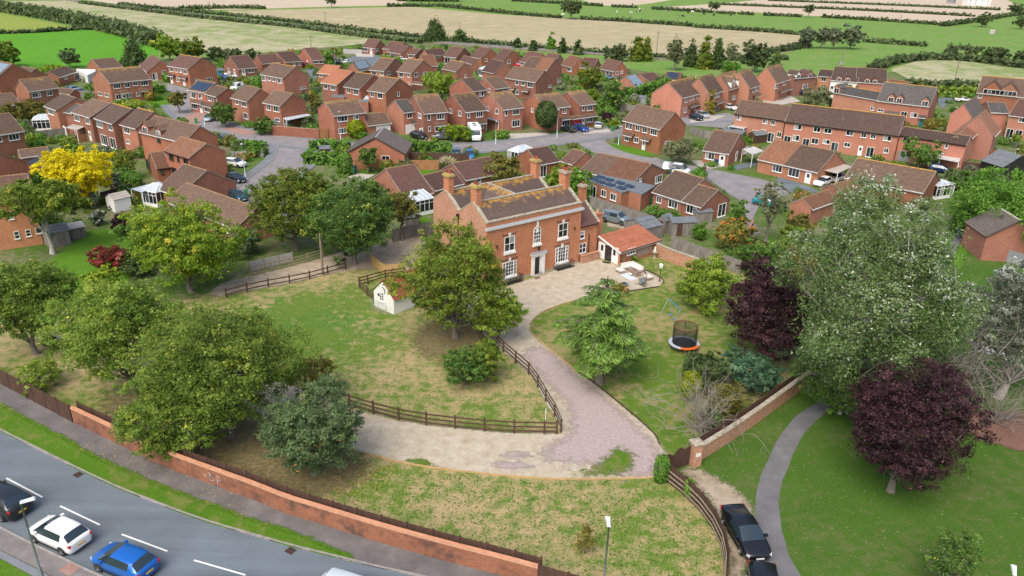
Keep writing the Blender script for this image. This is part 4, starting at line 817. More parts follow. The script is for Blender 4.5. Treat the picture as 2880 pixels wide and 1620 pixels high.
def leaf_mesh(name,P,Nn,S,tint,mat,rng,aspect=1.7,T=None):
 n=len(P)
 if T is None:T=rng.normal(size=(n,3))
 T=unit(T-Nn*np.sum(T*Nn,axis=1,keepdims=True));Bt=np.cross(Nn,T)
 a=T*(S*aspect*.5)[:,None];b=Bt*(S*.5)[:,None]
 bend=Nn*(S*.18)[:,None]
 V=np.stack([P-a-b-bend,P-a+b,P+a-bend],1).reshape(-1,3)
 me=bpy.data.meshes.new(name);me.vertices.add(3*n);me.vertices.foreach_set('co',V.astype(np.float32).ravel())
 me.loops.add(3*n);me.loops.foreach_set('vertex_index',np.arange(3*n,dtype=np.int32))
 me.polygons.add(n);me.polygons.foreach_set('loop_start',np.arange(0,3*n,3,dtype=np.int32))
 at=me.attributes.new('tint','FLOAT','FACE');at.data.foreach_set('value',np.clip(tint,0,1).astype(np.float32))
 me.materials.append(mat);me.update(calc_edges=True);return me
def branches(rng,H,zc,lobes,r0,fork=.35,lean=(0,0),twigs=None,n=6):
 mb=MB();zf=max(.6,zc*fork+.2)
 top=np.array([lean[0],lean[1],zc])
 def curve(p,q_,k=4,w=.08):
  d=np.linalg.norm(q_-p);pts=[p]
  for i in range(1,k):pts.append(p+(q_-p)*i/k+rng.normal(size=3)*d*w*np.array([1,1,.4]))
  return pts+[q_]
 tr=curve(np.array([0,0,-.15]),top,5,.025)
 mb.tube([(p[0],p[1],p[2])for p in[tr[0]*1.0+np.array([0,0,0])]+tr[1:]],[r0*1.35]+[r0*(1-.7*i/5)for i in range(1,6)],8)
 for c,lr in lobes:
  s=tr[min(4,1+int(3.5*rng.random()))]
  if s[2]>c[2]-.2:s=tr[1]if tr[1][2]>zf*.6 else tr[2]
  L=curve(s,np.array(c),4,.09);rr=r0*(.28+.2*rng.random())
  mb.tube(L,[rr,rr*.8,rr*.6,rr*.45,rr*.3],5,cap=False)
  for _ in range(3):
   e=np.array(c)+unit(rng.normal(size=3))*lr*.9
   mb.tube(curve(L[2+int(rng.random()*2)],e,3,.1),[rr*.35,rr*.28,rr*.2,rr*.1],4,cap=False)
 return mb
def deciduous(seed,W,H,zb,s,dens=3.2,nl=22,lobe=(.36,.52),yscale=1.0,flat=.55,up=.6,tvar=.18,clump=.5,topbias=0.0,toptint=0.0,core=True,lnoise=.09):
 rng=np.random.default_rng(seed);rx,rz=W/2,(H-zb)/2;zc=zb+rz
 lobes=[];ga=math.pi*(3-5**.5)
 for i in range(nl):
  h=1-2*(i+.5)/nl;h=h*.92;th=i*ga+rng.normal()*.25;rr=math.sqrt(max(0,1-h*h))
  k=rng.uniform(.46,.86)
  lr=rx*rng.uniform(*lobe)*(1-.22*abs(h))*(1.28-.55*k)
  wz=1.0-topbias*max(0,h)
  lobes.append((np.array([rx*k*rr*math.cos(th)*wz,rx*k*rr*math.sin(th)*yscale*wz,zc+rz*k*1.08*h]),lr))
 ph=rng.random(4)*6.3
 def warp(Q):
  an_=np.arctan2(Q[:,1],Q[:,0]);wv=1+.13*np.sin(2*an_+ph[0])+.09*np.sin(3*an_+ph[1])
  return np.stack([Q[:,0]*wv,Q[:,1]*wv,zb+(Q[:,2]-zb)*(1+.08*np.sin(an_+ph[2])+.06*np.sin(2*an_+ph[3]))],1)
 wl_=warp(np.array([l[0]for l in lobes]));lobes=[(wl_[i],l[1])for i,l in enumerate(lobes)]
 if core:lobes.append((np.array([0,0,zc]),rx*.5))
 area=4*math.pi*rx*rz;ntot=int(dens*area/(s*s)*.8)
 wts=np.array([l[1]**2 for l in lobes]);wts=wts/wts.sum()
 Ps,Ns,Ti=[],[],[]
 for(c,lr),w in zip(lobes,wts):
  m=int(ntot*w);cr=max(.22,lr*.3*clump*2);nc=max(6,int(m/38));per=max(4,m//nc)
  d=unit(rng.normal(size=(nc,3))+np.array([0,0,.35]))
  out=unit((c-np.array([0,0,zc-rz*.3]))[None,:])
  keep=(d@out[0])>-.45;d=d[keep]if keep.sum()>4 else d
  nc=len(d)
  rr=lr*(rng.uniform(.62,1.08,size=(nc,1)))
  ctr=c+d*rr*np.array([1,1,min(1.0,rz/rx)*.85+.15])
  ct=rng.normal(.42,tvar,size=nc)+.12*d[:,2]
  off=rng.normal(size=(nc,per,3))*np.array([1,1,flat])*cr*.42
  P=(ctr[:,None,:]+off).reshape(-1,3)
  nn=unit(d[:,None,:]*.5+np.array([0,0,up])+rng.normal(size=(nc,per,3))*.55).reshape(-1,3)
  t=(ct[:,None]+rng.normal(size=(nc,per))*lnoise).reshape(-1)
  Ps.append(P);Ns.append(nn);Ti.append(t)
 m=int(ntot*.22);d=unit(rng.normal(size=(m,3))+np.array([0,0,.25]));lump=1+.1*(np.sin(d[:,0]*6+seed)+np.sin(d[:,1]*7+2*seed)+np.sin(d[:,2]*8+seed*.5))
 Ps.append(warp(d*(lump*rng.uniform(.5,.78,m))[:,None]*np.array([rx*(1-.3*topbias),rx*yscale*(1-.3*topbias),rz])+np.array([0,0,zc])));Ns.append(unit(d*.6+np.array([0,0,up])+rng.normal(size=(m,3))*.5));Ti.append(rng.normal(.36,.14,m))
 P=np.concatenate(Ps);Nn=np.concatenate(Ns);Tn=np.concatenate(Ti)
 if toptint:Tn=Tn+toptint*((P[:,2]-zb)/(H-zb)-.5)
 rare=rng.random(len(P))<.004;Tn=np.clip(Tn,0,.985);Tn[rare]=1.0
 return P,Nn,Tn,lobes,rng,zc
def conical(seed,W,H,zb,s,dens=7.0,droop=.25,rag_=.22):
 rng=np.random.default_rng(seed);rx=W/2;area=math.pi*rx*math.hypot(rx,H-zb)*1.2
 n=int(dens*area/(s*s));nc=max(30,n//26);per=26
 f=1-np.sqrt(rng.random(nc));z=zb+(H-zb)*f
 ang=rng.random(nc)*2*math.pi
 r=rx*(1-f)**.85*(1-rag_+rag_*1.3*rng.random(nc))*(.55+.45*np.sqrt(rng.random(nc)))+.05
 d=np.stack([np.cos(ang),np.sin(ang),np.zeros(nc)],1)
 ctr=d*r[:,None];ctr[:,2]=z-r*droop*.3
 off=rng.normal(size=(nc,per,3))*np.array([1,1,.55])*(.1*W**.5+.06*W)
 P=(ctr[:,None]+off).reshape(-1,3)
 nn=unit(d[:,None]*.7+np.array([0,0,.5])+rng.normal(size=(nc,per,3))*.5).reshape(-1,3)
 t=(rng.normal(.45,.18,size=nc)[:,None]+rng.normal(size=(nc,per))*.15).reshape(-1)
 return P,nn,np.clip(t,0,.99),rng
def ball(seed,W,H,zb,s,dens=2.6,power=2.0,rough=.05):
 rng=np.random.default_rng(seed);rx,rz=W/2,(H-zb)/2;n=int(dens*4*math.pi*rx*rz/(s*s))
 d=unit(rng.normal(size=(n,3)));k=(np.abs(d)**power).sum(1)**(-1/power)
 lump=1+rough*(np.sin(d[:,0]*7+seed)+np.sin(d[:,1]*8+2*seed)+np.sin(d[:,2]*9))
 P=d*(k*lump*rng.uniform(.86,1.03,size=n))[:,None]*np.array([rx,rx,rz])+np.array([0,0,zb+rz])
 nn=unit(d+rng.normal(size=(n,3))*.5)
 t=.45+.2*np.sin(d[:,0]*5+seed)*np.sin(d[:,2]*6)+rng.normal(size=n)*.18
 return P,nn,np.clip(t,0,.99),rng
def cedar(seed,W,H,zb,s=.2):
 rng=np.random.default_rng(seed);mb=MB();r0=.34
 mb.tube([(0,0,-.15),(0,.02,.8),(.03,0,zb),(0,.03,H*.6),(.02,0,H*.98)],[r0*1.25,r0,r0*.85,r0*.4,.03],8)
 Ps,Ns,Ts,Ti=[],[],[],[]
 z=zb
 while z<H*.99:
  f=(z-zb)/(H-zb);L=W/2*(1-f)**.8*min(1.12,.62+f*1.9)*rng.uniform(.85,1.1)+.12
  for k in range(int(6+5*(1-f))):
   a=rng.random()*2*math.pi;ll=L*rng.uniform(.5,1.2);sl=rng.uniform(-.05,.22)
   dirv=np.array([math.cos(a),math.sin(a),0]);side=np.array([-dirv[1],dirv[0],0])
   m=max(4,int(ll/.22));pts=[]
   for i in range(m+1):
    u=i/m;pts.append(np.array([0,0,z])+dirv*ll*u+np.array([0,0,ll*(sl*u*1.5-.34*u*u)]))
   mb.tube(pts[::max(1,m//4)],.05*(1-f)+.015,4,cap=False)
   for i in range(max(1,int(m*.18)),m+1):
    u=i/m;wd=ll*.34*(math.sin(math.pi*min(1,u*.85+.12)))**.7+.1
    kk=max(3,int(wd/.085))
    for sgn in(-1,1):
     v=rng.random(kk);o=pts[i]+np.outer(v*wd*sgn,side)+np.outer(v*wd*.55,dirv)
     o[:,2]-=v*wd*.28+rng.random(kk)*.12
     Ps.append(o);Ns.append(unit(np.array([0,0,1.])+rng.normal(size=(kk,3))*.3+dirv*.25))
     Ts.append(np.tile(dirv*.8+side*sgn*.8+np.array([0,0,-.35]),(kk,1))+rng.normal(size=(kk,3))*.25)
     Ti.append(np.clip(.25+.45*u+rng.normal(size=kk)*.15+.1*v,0,1))
  z+=.46+.16*rng.random()+.25*(1-f)
 P=np.concatenate(Ps);return P,np.concatenate(Ns),np.concatenate(Ts),np.concatenate(Ti),mb,rng
PROTO={}
_seed=[100]
def place(t,base,top,wpx):
 b=gp(t,*base);H=max(.6,height_at(b,t,*top));sc=TS if t not in SPECIAL else SPECIAL[t][2]
 return b,H,wpx*sc*depth(b)/F_PX
def tree(label,style,pal,t,base,top,wpx,name='tree',cat=None,group=None,zb=None,trunk='bark',dens=None,proto=None,H=None,leaf=None,trunk_r=None,**kw):
 b,Hh,W=place(t,base,top,wpx);Hh=H or Hh;_seed[0]+=1;sd_=_seed[0]
 s=leaf or min(.6,max(.1,depth(b)*.0021));cat=cat or('shrub' if Hh<3.2 or 'shrub' in name or 'bush' in name else 'tree')
 root=thing(name,label,cat,b,0.0,group)
 z0=Hh*(.22 if zb is None else zb)if style not in('ball','cone','bush')else Hh*(zb or 0.0)
 key=(style,pal,proto)if proto is not None else None
 if key and key in PROTO:
  cm,tm,W0,H0=PROTO[key]
 else:
  W0,H0=W,Hh
  if style=='dec' or style=='bush':
   if style=='bush':kw.setdefault('nl',12);kw.setdefault('lobe',(.45,.6));dens=dens or 3.6
   P,Nn,Ti,lobes,rng,zc=deciduous(sd_,W,Hh,z0,s,**({'dens':dens}if dens else{}),**kw)
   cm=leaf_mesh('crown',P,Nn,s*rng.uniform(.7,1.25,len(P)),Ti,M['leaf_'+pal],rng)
   tm=branches(rng,Hh,zc,lobes,trunk_r or max(.06,Hh*.02+W*.006)).mesh('trunk',M[trunk],True)
  elif style=='cone':
   P,Nn,Ti,rng=conical(sd_,W,Hh,z0,s,**({'dens':dens}if dens else{}),**kw)
   cm=leaf_mesh('crown',P,Nn,s*rng.uniform(.7,1.2,len(P)),Ti,M['leaf_'+pal],rng)
   tm=MB().tube([(0,0,-.15),(0,0,Hh*.5),(0,0,Hh*.93)],[.025*Hh,.014*Hh,.004*Hh],6).mesh('trunk',M[trunk])
  elif style=='ball':
   P,Nn,Ti,rng=ball(sd_,W,Hh,z0,s,**({'dens':dens}if dens else{}),**kw)
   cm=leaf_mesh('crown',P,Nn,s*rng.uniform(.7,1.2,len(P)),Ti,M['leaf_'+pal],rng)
   mb=MB();mb.tube([(0,0,-.15),(0,0,max(.3,z0+(Hh-z0)*.5))],[.1,.07],6)
   rz_=(Hh-z0)/2;mb.lathe([(.02,z0+rz_*.25),(W*.3,z0+rz_*.5),(W*.4,z0+rz_),(W*.3,z0+rz_*1.5),(.02,z0+rz_*1.75)],10)
   tm=mb.mesh('trunk',M[trunk])
  elif style=='cedar':
   P,Nn,Tt,Ti,mb,rng=cedar(sd_,W,Hh,z0,.2)
   cm=leaf_mesh('crown',P,Nn,.15*rng.uniform(.8,1.3,len(P)),Ti,M['leaf_'+pal],rng,2.6,Tt);tm=mb.mesh('trunk',M[trunk],True)
  if key:PROTO[key]=(cm,tm,W0,H0)
 c=link('crown',cm,root);k=link('trunk',tm,root)
 if(W0,H0)!=(W,Hh):
  for o in(c,k):o.scale=(W/W0,W/W0,Hh/H0)
  root.rotation_euler=(0,0,sd_*1.7)
 return root
def bare(label,t,base,top,wpx,seed=3,n=60,mat='twig',name='bare_shrub',r=.05,upb=.6,cat='shrub',lev=2):
 b,H,W=place(t,base,top,wpx);rng=np.random.default_rng(seed);root=thing(name,label,cat,b);mb=MB()
 def grow(p,d,L,rad,k):
  pts=[p];q_=p.copy();dd=d.copy()
  for i in range(4):
   dd=unit((dd+rng.normal(size=3)*.22)[None])[0];q_=q_+dd*L/4;pts.append(q_.copy())
  mb.tube(pts,[rad,rad*.8,rad*.62,rad*.45,rad*.25],4,cap=False)
  if k>0:
   for _ in range(4):
    j=1+int(rng.random()*4);grow(pts[j],unit((dd+rng.normal(size=3)*.75+np.array([0,0,.1]))[None])[0],L*rng.uniform(.35,.6),rad*.5,k-1)
 for i in range(n):
  a=rng.random()*2*math.pi;tl=rng.random()**.7
  d=unit(np.array([[math.cos(a)*tl*W/2,math.sin(a)*tl*W/2,H*upb*(1.1-.5*tl)]]))[0]
  grow(np.array([rng.normal()*.15,rng.normal()*.15,0.]),d,H*rng.uniform(.55,.95)*(1+.2*tl),r*rng.uniform(.6,1.3),lev)
 part('branches',mb,M[mat],root);return root
def hedge(label,t,pts,w,h,pal='hedge',name='hedge',s=None,lumpy=.12,group=None,dens=2.2,it=1,cat='hedge'):
 ps=smooth_line([gp(t,*p)for p in pts],it)if len(pts)>2 else[gp(t,*p)for p in pts]
 _seed[0]+=1;rng=np.random.default_rng(_seed[0]);root=thing(name,label,cat,ps[0],0,group);o0=ps[0]
 s=s or min(1.3,max(.16,depth(ps[len(ps)//2])*.0036))
 core=MB();Ps,Ns=[],[]
 for a,b in zip(ps,ps[1:]):
  d=b-a;L=d.length
  if L<1e-3:continue
  u=np.array(d/L);pr=np.array([-u[1],u[0],0]);a_=np.array(a-o0)
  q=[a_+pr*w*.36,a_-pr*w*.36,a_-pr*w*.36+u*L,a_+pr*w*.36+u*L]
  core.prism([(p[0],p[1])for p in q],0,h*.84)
  per=w+2*h;n=int(dens*L*per/(s*s))+8;x=rng.random(n)*L;k=rng.random(n)*per
  lum=lumpy*(np.sin(x*1.3+o0.x)+np.sin(x*2.9+o0.y)+.6*np.sin(x*5.3))
  side=np.where(k<h,1,np.where(k>h+w,-1,0));hh=h*(1+lum*.6)
  yy=np.where(side==1,w/2*(1+lum),np.where(side==-1,-w/2*(1+lum),(k-h-w/2)))
  zz=np.where(side==1,k/h*hh,np.where(side==-1,(per-k)/h*hh,hh))
  P=a_+np.outer(x,u)+np.outer(yy,pr);P[:,2]=zz;P+=rng.normal(size=P.shape)*(s*.25+.03)
  nn=np.outer(side,pr);nn[:,2]+=np.where(side==0,1,.35);Ps.append(P);Ns.append(unit(nn+rng.normal(size=P.shape)*.5))
 P=np.concatenate(Ps);Nn=np.concatenate(Ns)
 ti=np.clip(.45+.2*np.sin(P[:,0]*2.1)*np.sin(P[:,1]*1.7)+rng.normal(size=len(P))*.2,0,.99)
 link('foliage',leaf_mesh('foliage',P,Nn,s*rng.uniform(.7,1.25,len(P)),ti,M['leaf_'+pal],rng),root)
 part('shade_core',core,M['core'],root);return root  # solid near-black box inside the leaves; its colour stands in for inner shade
tree('tall yellow-green ash on the left of the drive, behind the lower ash','dec','ash','O',(340,985),(345,703),290,nl=26,zb=.2)
tree('broad ash overhanging the brick boundary wall, biggest crown left','dec','ash','O',(580,1100),(585,770),370,nl=36,zb=.15,dens=2.6)
tree('low front ash leaning over the roadside brick wall','dec','ash','O',(455,1135),(440,940),275,nl=24,zb=.12)
tree('small brownish ash limb beside the paddock rail','dec','olive','O',(790,1005),(785,900),140,nl=8,zb=.2,dens=1.6)
tree('apple tree with dark leaves and red fruit by the drive','dec','apple','O',(790,1195),(785,975),255,name='apple_tree',nl=26,zb=.06,dens=2.8)
tree('ash at the left edge above the iron gate','dec','ash','O',(92,890),(55,640),235,nl=24,zb=.22)
tree('pale-trunked tree before the orange brick house','dec','walnut','O',(132,638),(92,442),205,nl=11,zb=.42,trunk='bark_pale',lobe=(.3,.45))
tree('bright yellow robinia in the left gardens','dec','yellow','O',(214,524),(205,362),178,nl=24,zb=.15,lobe=(.32,.44),flat=.5,dens=3.4,tvar=.2)
tree('tall hornbeam with yellow-green leaves left of the dirt track','dec','horn','O',(482,735),(500,503),255,nl=28,zb=.08,dens=2.8)
tree('olive-green tree left of the dark sycamore','dec','walnut','O',(745,628),(765,425),215,nl=24,zb=.15)
tree('dark green sycamore behind the paddock','dec','syc','O',(893,664),(865,442),235,nl=26,zb=.08,dens=2.8)
tree('young yellowing maple behind the big house yard','dec','olive','O',(1013,606),(992,475),102,nl=9,zb=.35)
tree('spreading walnut in front of the big house','dec','walnut','O',(1146,850),(1120,575),262,nl=28,zb=.14,dens=2.5)
tree('light green small tree at the drive bend by the walnut','dec','light','O',(1254,862),(1256,728),140,nl=16,zb=.15)
tree('round dark evergreen bush inside the paddock','bush','syc','O',(1168,968),(1150,872),125,name='evergreen_bush',zb=.02,dens=3)
tree('loose green bush leaning beside the dark evergreen bush','bush','walnut','O',(1222,955),(1215,848),88,name='bush',zb=.03)
tree('tiered cedar on the garden lawn','cedar','cedar','O',(1508,964),(1497,688),262,name='cedar_tree',zb=.33,trunk='bark')
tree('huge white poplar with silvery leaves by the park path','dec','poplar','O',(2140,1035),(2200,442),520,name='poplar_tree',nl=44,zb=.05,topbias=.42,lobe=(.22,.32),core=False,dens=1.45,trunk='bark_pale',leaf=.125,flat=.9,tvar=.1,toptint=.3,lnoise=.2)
tree('low leafy poplar growth at the foot of the huge poplar','bush','shrub','O',(2110,1040),(2115,885),235,name='poplar_sapling',nl=26,zb=.06,lobe=(.26,.38),dens=2.2,leaf=.125,trunk='bark_pale',cat='tree')
tree('purple beech between the lawn and the poplar','dec','purple','O',(1915,905),(1895,662),235,nl=22,zb=.06,dens=3)
tree('dark purple plum standing in the park grass','dec','purple','O',(2240,1236),(2300,935),305,nl=28,zb=.14,dens=3)
tree('blue-green feathery conifer behind the garden wall','dec','spruce','O',(1878,985),(1880,882),150,nl=16,zb=.03,flat=.4,name='conifer')
tree('dark rounded bush beside the trampoline','bush','conifer','O',(1765,975),(1765,885),120,name='bush',zb=.02)
tree('low green bush at the foot of the trampoline','bush','shrub','O',(1745,925),(1745,895),55,name='bush',zb=.0)
tree('golden clipped conifer behind the bare shrub','ball','lime','O',(1735,1005),(1730,935),54,name='golden_conifer',rough=.03)
tree('olive bush below the blue-green conifer by the wall','bush','olive','O',(1828,1035),(1825,965),100,name='bush',zb=.02)
tree('dark shrub at the corner of the garden wall','bush','conifer','O',(1785,1075),(1785,1030),55,name='bush',zb=.0)
bare('bare twiggy shrub in front of golden conifer','O',(1768,1085),(1760,955),175,n=34)
tree('large round yellow-green bush beyond the swing','bush','light','O',(1768,775),(1768,648),150,name='bush',nl=11,zb=.02,dens=3)
tree('green bush behind the round yellow-green bush','bush','shrub','O',(1905,682),(1905,612),110,name='bush',zb=.02)
tree('soft green shrub over the far garden fence','bush','shrub','O',(1850,665),(1850,628),90,name='bush',zb=.02)
tree('orange-tinted shrub behind the weathered fence','bush','rustleaf','O',(1842,628),(1842,550),92,name='bush',zb=.05)
tree('narrow green tree above the orange-tinted shrub','dec','shrub','O',(1850,582),(1852,503),55,nl=8,zb=.1)
tree('lime green young tree left of the poplar','dec','light','O',(1990,655),(1990,572),100,nl=9,zb=.1)
tree('weeping yellow willow shrub left of the poplar','bush','gold','O',(2005,705),(2000,622),85,name='willow_shrub',zb=.02,flat=1.3)
tree('thin birch on the cul-de-sac corner','dec','pale','O',(1923,615),(1940,442),95,nl=10,zb=.3,dens=.9,lobe=(.3,.4))
tree('brownish shrub behind the lime green young tree','bush','olive','O',(2010,600),(2008,535),75,name='bush')
tree('silver-leaved poplar at the right edge','dec','poplar2','O',(2510,1000),(2510,640),270,name='poplar_tree',nl=24,zb=.22,dens=2.0,lobe=(.3,.42),trunk='bark_pale',leaf=.14)
bare('leafless multi-stem sucker growth at the right','O',(2400,1010),(2440,760),240,seed=8,n=26,r=.07,name='bare_tree',upb=1.3,cat='tree')
bare('low tangle of bare stems under the silver poplar','O',(2500,1060),(2500,940),230,seed=9,n=30,r=.04,name='bare_shrub')
tree('mounded dark laurel at the right edge','bush','hedge','O',(2560,606),(2560,452),320,name='laurel',nl=40,zb=.0,dens=4)
tree('laurel mound beside the alley grass strip','bush','hedge','O',(2455,606),(2455,500),130,name='laurel',nl=24,zb=.0,dens=4)
tree('leafy bush behind the brick gable at right','bush','hedge','O',(2475,600),(2470,550),80,name='bush')
tree('shrub row left of the alley, front bush','bush','shrub','O',(2425,492),(2425,430),80,name='bush')
tree('shrub row left of the alley, back bush','bush','willow','O',(2465,480),(2470,425),90,name='bush')
tree('green tree beside the white awning','dec','shrub','O',(2310,424),(2310,352),92,nl=9,zb=.1)
tree('weeping birch on the corner of the close','dec','pale','O',(1708,412),(1706,348),100,nl=9,zb=.15,flat=1.2)
tree('olive shrub tree behind the rear roof of the big house','dec','olive','O',(1262,468),(1265,388),125,nl=9,zb=.05)
tree('bamboo-green shrub beside the big house chimneys','bush','light','O',(1405,500),(1390,408),65,name='bush',zb=.0)
tree('dark conifer shrub beside the big house chimneys','bush','hedge','O',(1450,512),(1445,415),75,name='bush',zb=.0)
tree('small round standard tree before the grey-roofed bungalow','dec','syc','O',(930,434),(926,372),58,nl=8,zb=.35)
tree('clipped dark holly standing by the road','ball','conifer','O',(1373,335),(1379,254),57,name='holly_tree',zb=.16,dens=3.2,rough=.02)
tree('lime-green ball tree in a front garden','ball','lime','O',(894,346),(894,300),50,name='ball_tree',zb=.1,rough=.02)
tree('yellow-green spreading tree amid the estate','dec','light','O',(1112,252),(1112,177),116,nl=12,zb=.12)
tree('round street tree beside the left road','dec','olive','O',(450,284),(444,228),48,nl=8,zb=.3)
tree('round green tree in front of the stepped solar pair','dec','shrub','O',(567,318),(567,258),70,nl=9,zb=.05)
tree('bushy tree behind the white conservatory','dec','olive','O',(82,312),(82,246),76,nl=9,zb=.05)
tree('bushy tree at the left edge below the brown bungalow','dec','olive','O',(25,312),(25,258),60,nl=8,zb=.05)
tree('leafy tree before the hipped bungalow at far left','dec','horn','O',(132,206),(130,156),66,nl=9,zb=.05)
tree('dark conifer at the bright field corner','cone','conifer','O',(342,166),(338,98),62,name='conifer',rag_=.4)
tree('round dark tree beside the bright field','dec','far','O',(176,170),(174,122),58,nl=8,zb=.1)
tree('large tree at the left edge of the bright field','dec','walnut','O',(15,168),(18,98),84,nl=10,zb=.05)
tree('yellowish tree at the end of the field hedge','dec','horn','O',(428,152),(432,82),84,nl=10,zb=.05)
tree('darker tree beside the yellowish hedge-end tree','dec','walnut','O',(485,152),(485,92),80,nl=10,zb=.05)
for i,(x,y0_,y1_,w_)in enumerate([(545,150,116,50),(590,152,122,50),(630,154,122,28)]):
 tree(('leftmost','middle','smallest right')[i]+' scrubby bush on the rough grass edge','bush','far','O',(x,y0_),(x,y1_),w_,name='bush',group='scrub bushes on the rough grass edge')
tree('round dark tree among the far-left bungalows','dec','shrub','O',(720,166),(718,137),36,nl=7,zb=.05)
tree('conical green tree among the far bungalows','cone','hedge','O',(827,165),(826,127),28,rag_=.1)
tree('tall dark cypress clump by the railway','cone','conifer','O',(1095,105),(1090,47),62,name='conifer',rag_=.35)
tree('smaller dark cypress clump by the railway','cone','conifer','O',(1157,107),(1157,76),46,name='conifer',rag_=.35)
for i,(a,b_,c,d,lab)in enumerate([(55,492,350,78,'small spruce nearest the mound, first in the line'),(215,508,395,85,'scrubby spruce second in the line behind bungalows'),(392,508,315,98,'tall spruce third in the line behind bungalows'),(505,532,370,85,'leaning spruce fourth in the line behind bungalows'),(665,548,385,92,'spruce fifth in the line, nearest the bushes')]):
 tree(lab,'cone','conifer' if i!=2 else 'hedge','20',(a,b_),(a,c),d,name='spruce_tree',rag_=.3)
tree('rounded bush left of the twin golden cypresses','bush','far','20',(1050,612),(1050,452),240,name='bush')
tree('left of the twin golden cypresses','cone','walnut','20',(1255,612),(1255,335),140,name='cypress_tree',rag_=.3)
tree('right of the twin golden cypresses','cone','walnut','20',(1345,612),(1330,352),120,name='cypress_tree',rag_=.3)
tree('grey-green birch on the embankment','dec','pale','20',(1630,705),(1640,362),205,nl=11,zb=.12)
tree('dark cypress left of the cypress trio','cone','conifer','20',(1795,668),(1800,390),130,name='cypress_tree',rag_=.28)
tree('dark cypress middle of the cypress trio','cone','walnut','20',(1930,690),(1935,355),150,name='cypress_tree',rag_=.28)
tree('dark cypress right of the cypress trio','cone','conifer','20',(2055,690),(2050,365),140,name='cypress_tree',rag_=.28)
tree('wispy grey birch between cypresses and dark tree','dec','pale','20',(2200,645),(2210,420),165,nl=9,zb=.1,dens=1.4)
tree('big dark tree behind the stepped terrace','dec','far','20',(2430,725),(2440,392),290,nl=13,zb=.03)
tree('small dark spruce at the terrace corner','cone','conifer','30',(75,655),(80,500),100,name='spruce_tree')
tree('low green bush by the embankment foot','bush','hedge','20',(2190,730),(2190,620),190,name='bush')
tree('oak standing in the pasture','dec','far','20',(598,190),(615,-12),250,name='oak_tree',nl=12,zb=.22)
tree('oak on the boundary of two stubble fields','dec','far','10',(762,70),(775,-40),120,name='oak_tree',nl=9,zb=.25)
tree('lone small oak beside the pale stubble','dec','far','20',(2025,127),(2025,15),140,name='oak_tree',nl=9,zb=.3)
tree('lone small tree on the pasture hedge line','dec','far','30',(402,177),(405,40),110,nl=8,zb=.3)
for i,(x,w_,lab)in enumerate([(385,195,'leftmost of the four grey willows'),(530,150,'second of the four grey willows from the left'),(650,170,'third of the four grey willows from the left'),(820,230,'rightmost and largest of the four grey willows')]):
 tree(lab,'dec','willow','30',(x,485+(i>1)*8),(x,258-(i==3)*18),w_,name='willow_tree',nl=11,zb=.12)
for i,(x,y,tp,w_,lab)in enumerate([(1828,582,475,145,'round bush first on the right field hedge'),(2035,588,480,150,'round bush second on the right field hedge'),(2265,632,462,270,'broad dark tree on the right field hedge'),(2530,650,490,170,'tree at the right edge of the field hedge'),(2150,270,125,165,'spreading tree on the far right pasture'),(2540,292,165,150,'spreading tree at the right edge of the pasture'),(2490,150,35,170,'dark tree near the white farmhouse')]):
 tree(lab,'dec','far','30',(x,y),(x,tp),w_,nl=9,zb=.08,name='bush' if i<2 else 'tree',cat='tree')
tree('large wispy tree between far bungalows and brick houses','dec','walnut','20',(790,905),(790,640),265,nl=12,zb=.05,dens=1.8)
tree('dense dark tree right of the wispy tree','dec','syc','20',(1005,1120),(1005,790),250,nl=12,zb=.05)
tree('small purple tree behind twin-colour roof','dec','purple','20',(420,785),(420,660),115,nl=8,zb=.1)
tree('leafy shrubs behind the red garage house','bush','light','20',(790,1050),(780,890),200,name='bush')
tree('green garden shrub right of red garage house','bush','shrub','20',(880,1110),(880,1000),130,name='bush')
tree('golden-tipped conifer before the terrace','cone','gold','20',(1968,1150),(1975,880),112,name='conifer',rag_=.15)
tree('pale-leaved tree left in the courtyard','dec','pale','30',(490,1085),(490,870),330,nl=11,zb=.05)
tree('pale-leaved tree right in the courtyard','dec','pale','30',(895,1110),(895,872),320,nl=11,zb=.05)
tree('narrow clipped cypress by a brick gable','ball','hedge','20',(330,915),(335,778),62,name='cypress_tree',power=3)
tree('dark-leaved shrub with red flowers in left garden','bush','red','O',(285,682),(285,614),98,name='flowering_shrub',zb=.02)
tree('yellow-green shrub below the red-flowered shrub','bush','horn','O',(255,745),(255,678),110,name='bush')
tree('broad green shrub beside the conservatory garden','bush','shrub','O',(385,640),(385,545),130,name='bush',nl=10)
tree('grey-purple shrub in the left gardens','bush','purple','O',(308,590),(305,535),55,name='bush')
tree('dark bush under the hornbeam','bush','conifer','O',(350,690),(350,640),95,name='bush')
tree('grey bush right of the hornbeam','bush','apple','O',(620,640),(620,575),90,name='bush')
tree('green round shrub beside the side wing','ball','hedge','O',(335,468),(335,432),50,name='bush')
tree('leafy tree behind the yellow robinia','dec','walnut','O',(315,450),(312,378),70,nl=8,zb=.05)
tree('lavender-tinted shrub beside the robinia','bush','willow','O',(285,480),(285,430),45,name='bush')
tree('white-flowered bush in the left garden border','bush','poplar2','O',(247,565),(245,528),40,name='flowering_shrub')
tree('small acid-green sapling by the brown boundary fence','bush','light','O',(105,980),(105,905),115,name='bush',dens=1.2)
tree('russet young tree with bamboo guard in the front lawn','cone','olive','23',(725,1215),(790,870),150,name='young_tree',zb=.3,dens=.8,cat='tree')
tree('young birch at the bottom right of the park','dec','syc','O',(2372,1500),(2372,1335),145,nl=16,zb=.1,dens=1.1,leaf=.1)
tree('dark green ivy covering the left gate pier','ball','hedge','23',(1490,500),(1495,245),135,name='ivy',power=4,rough=.02,cat='ivy')
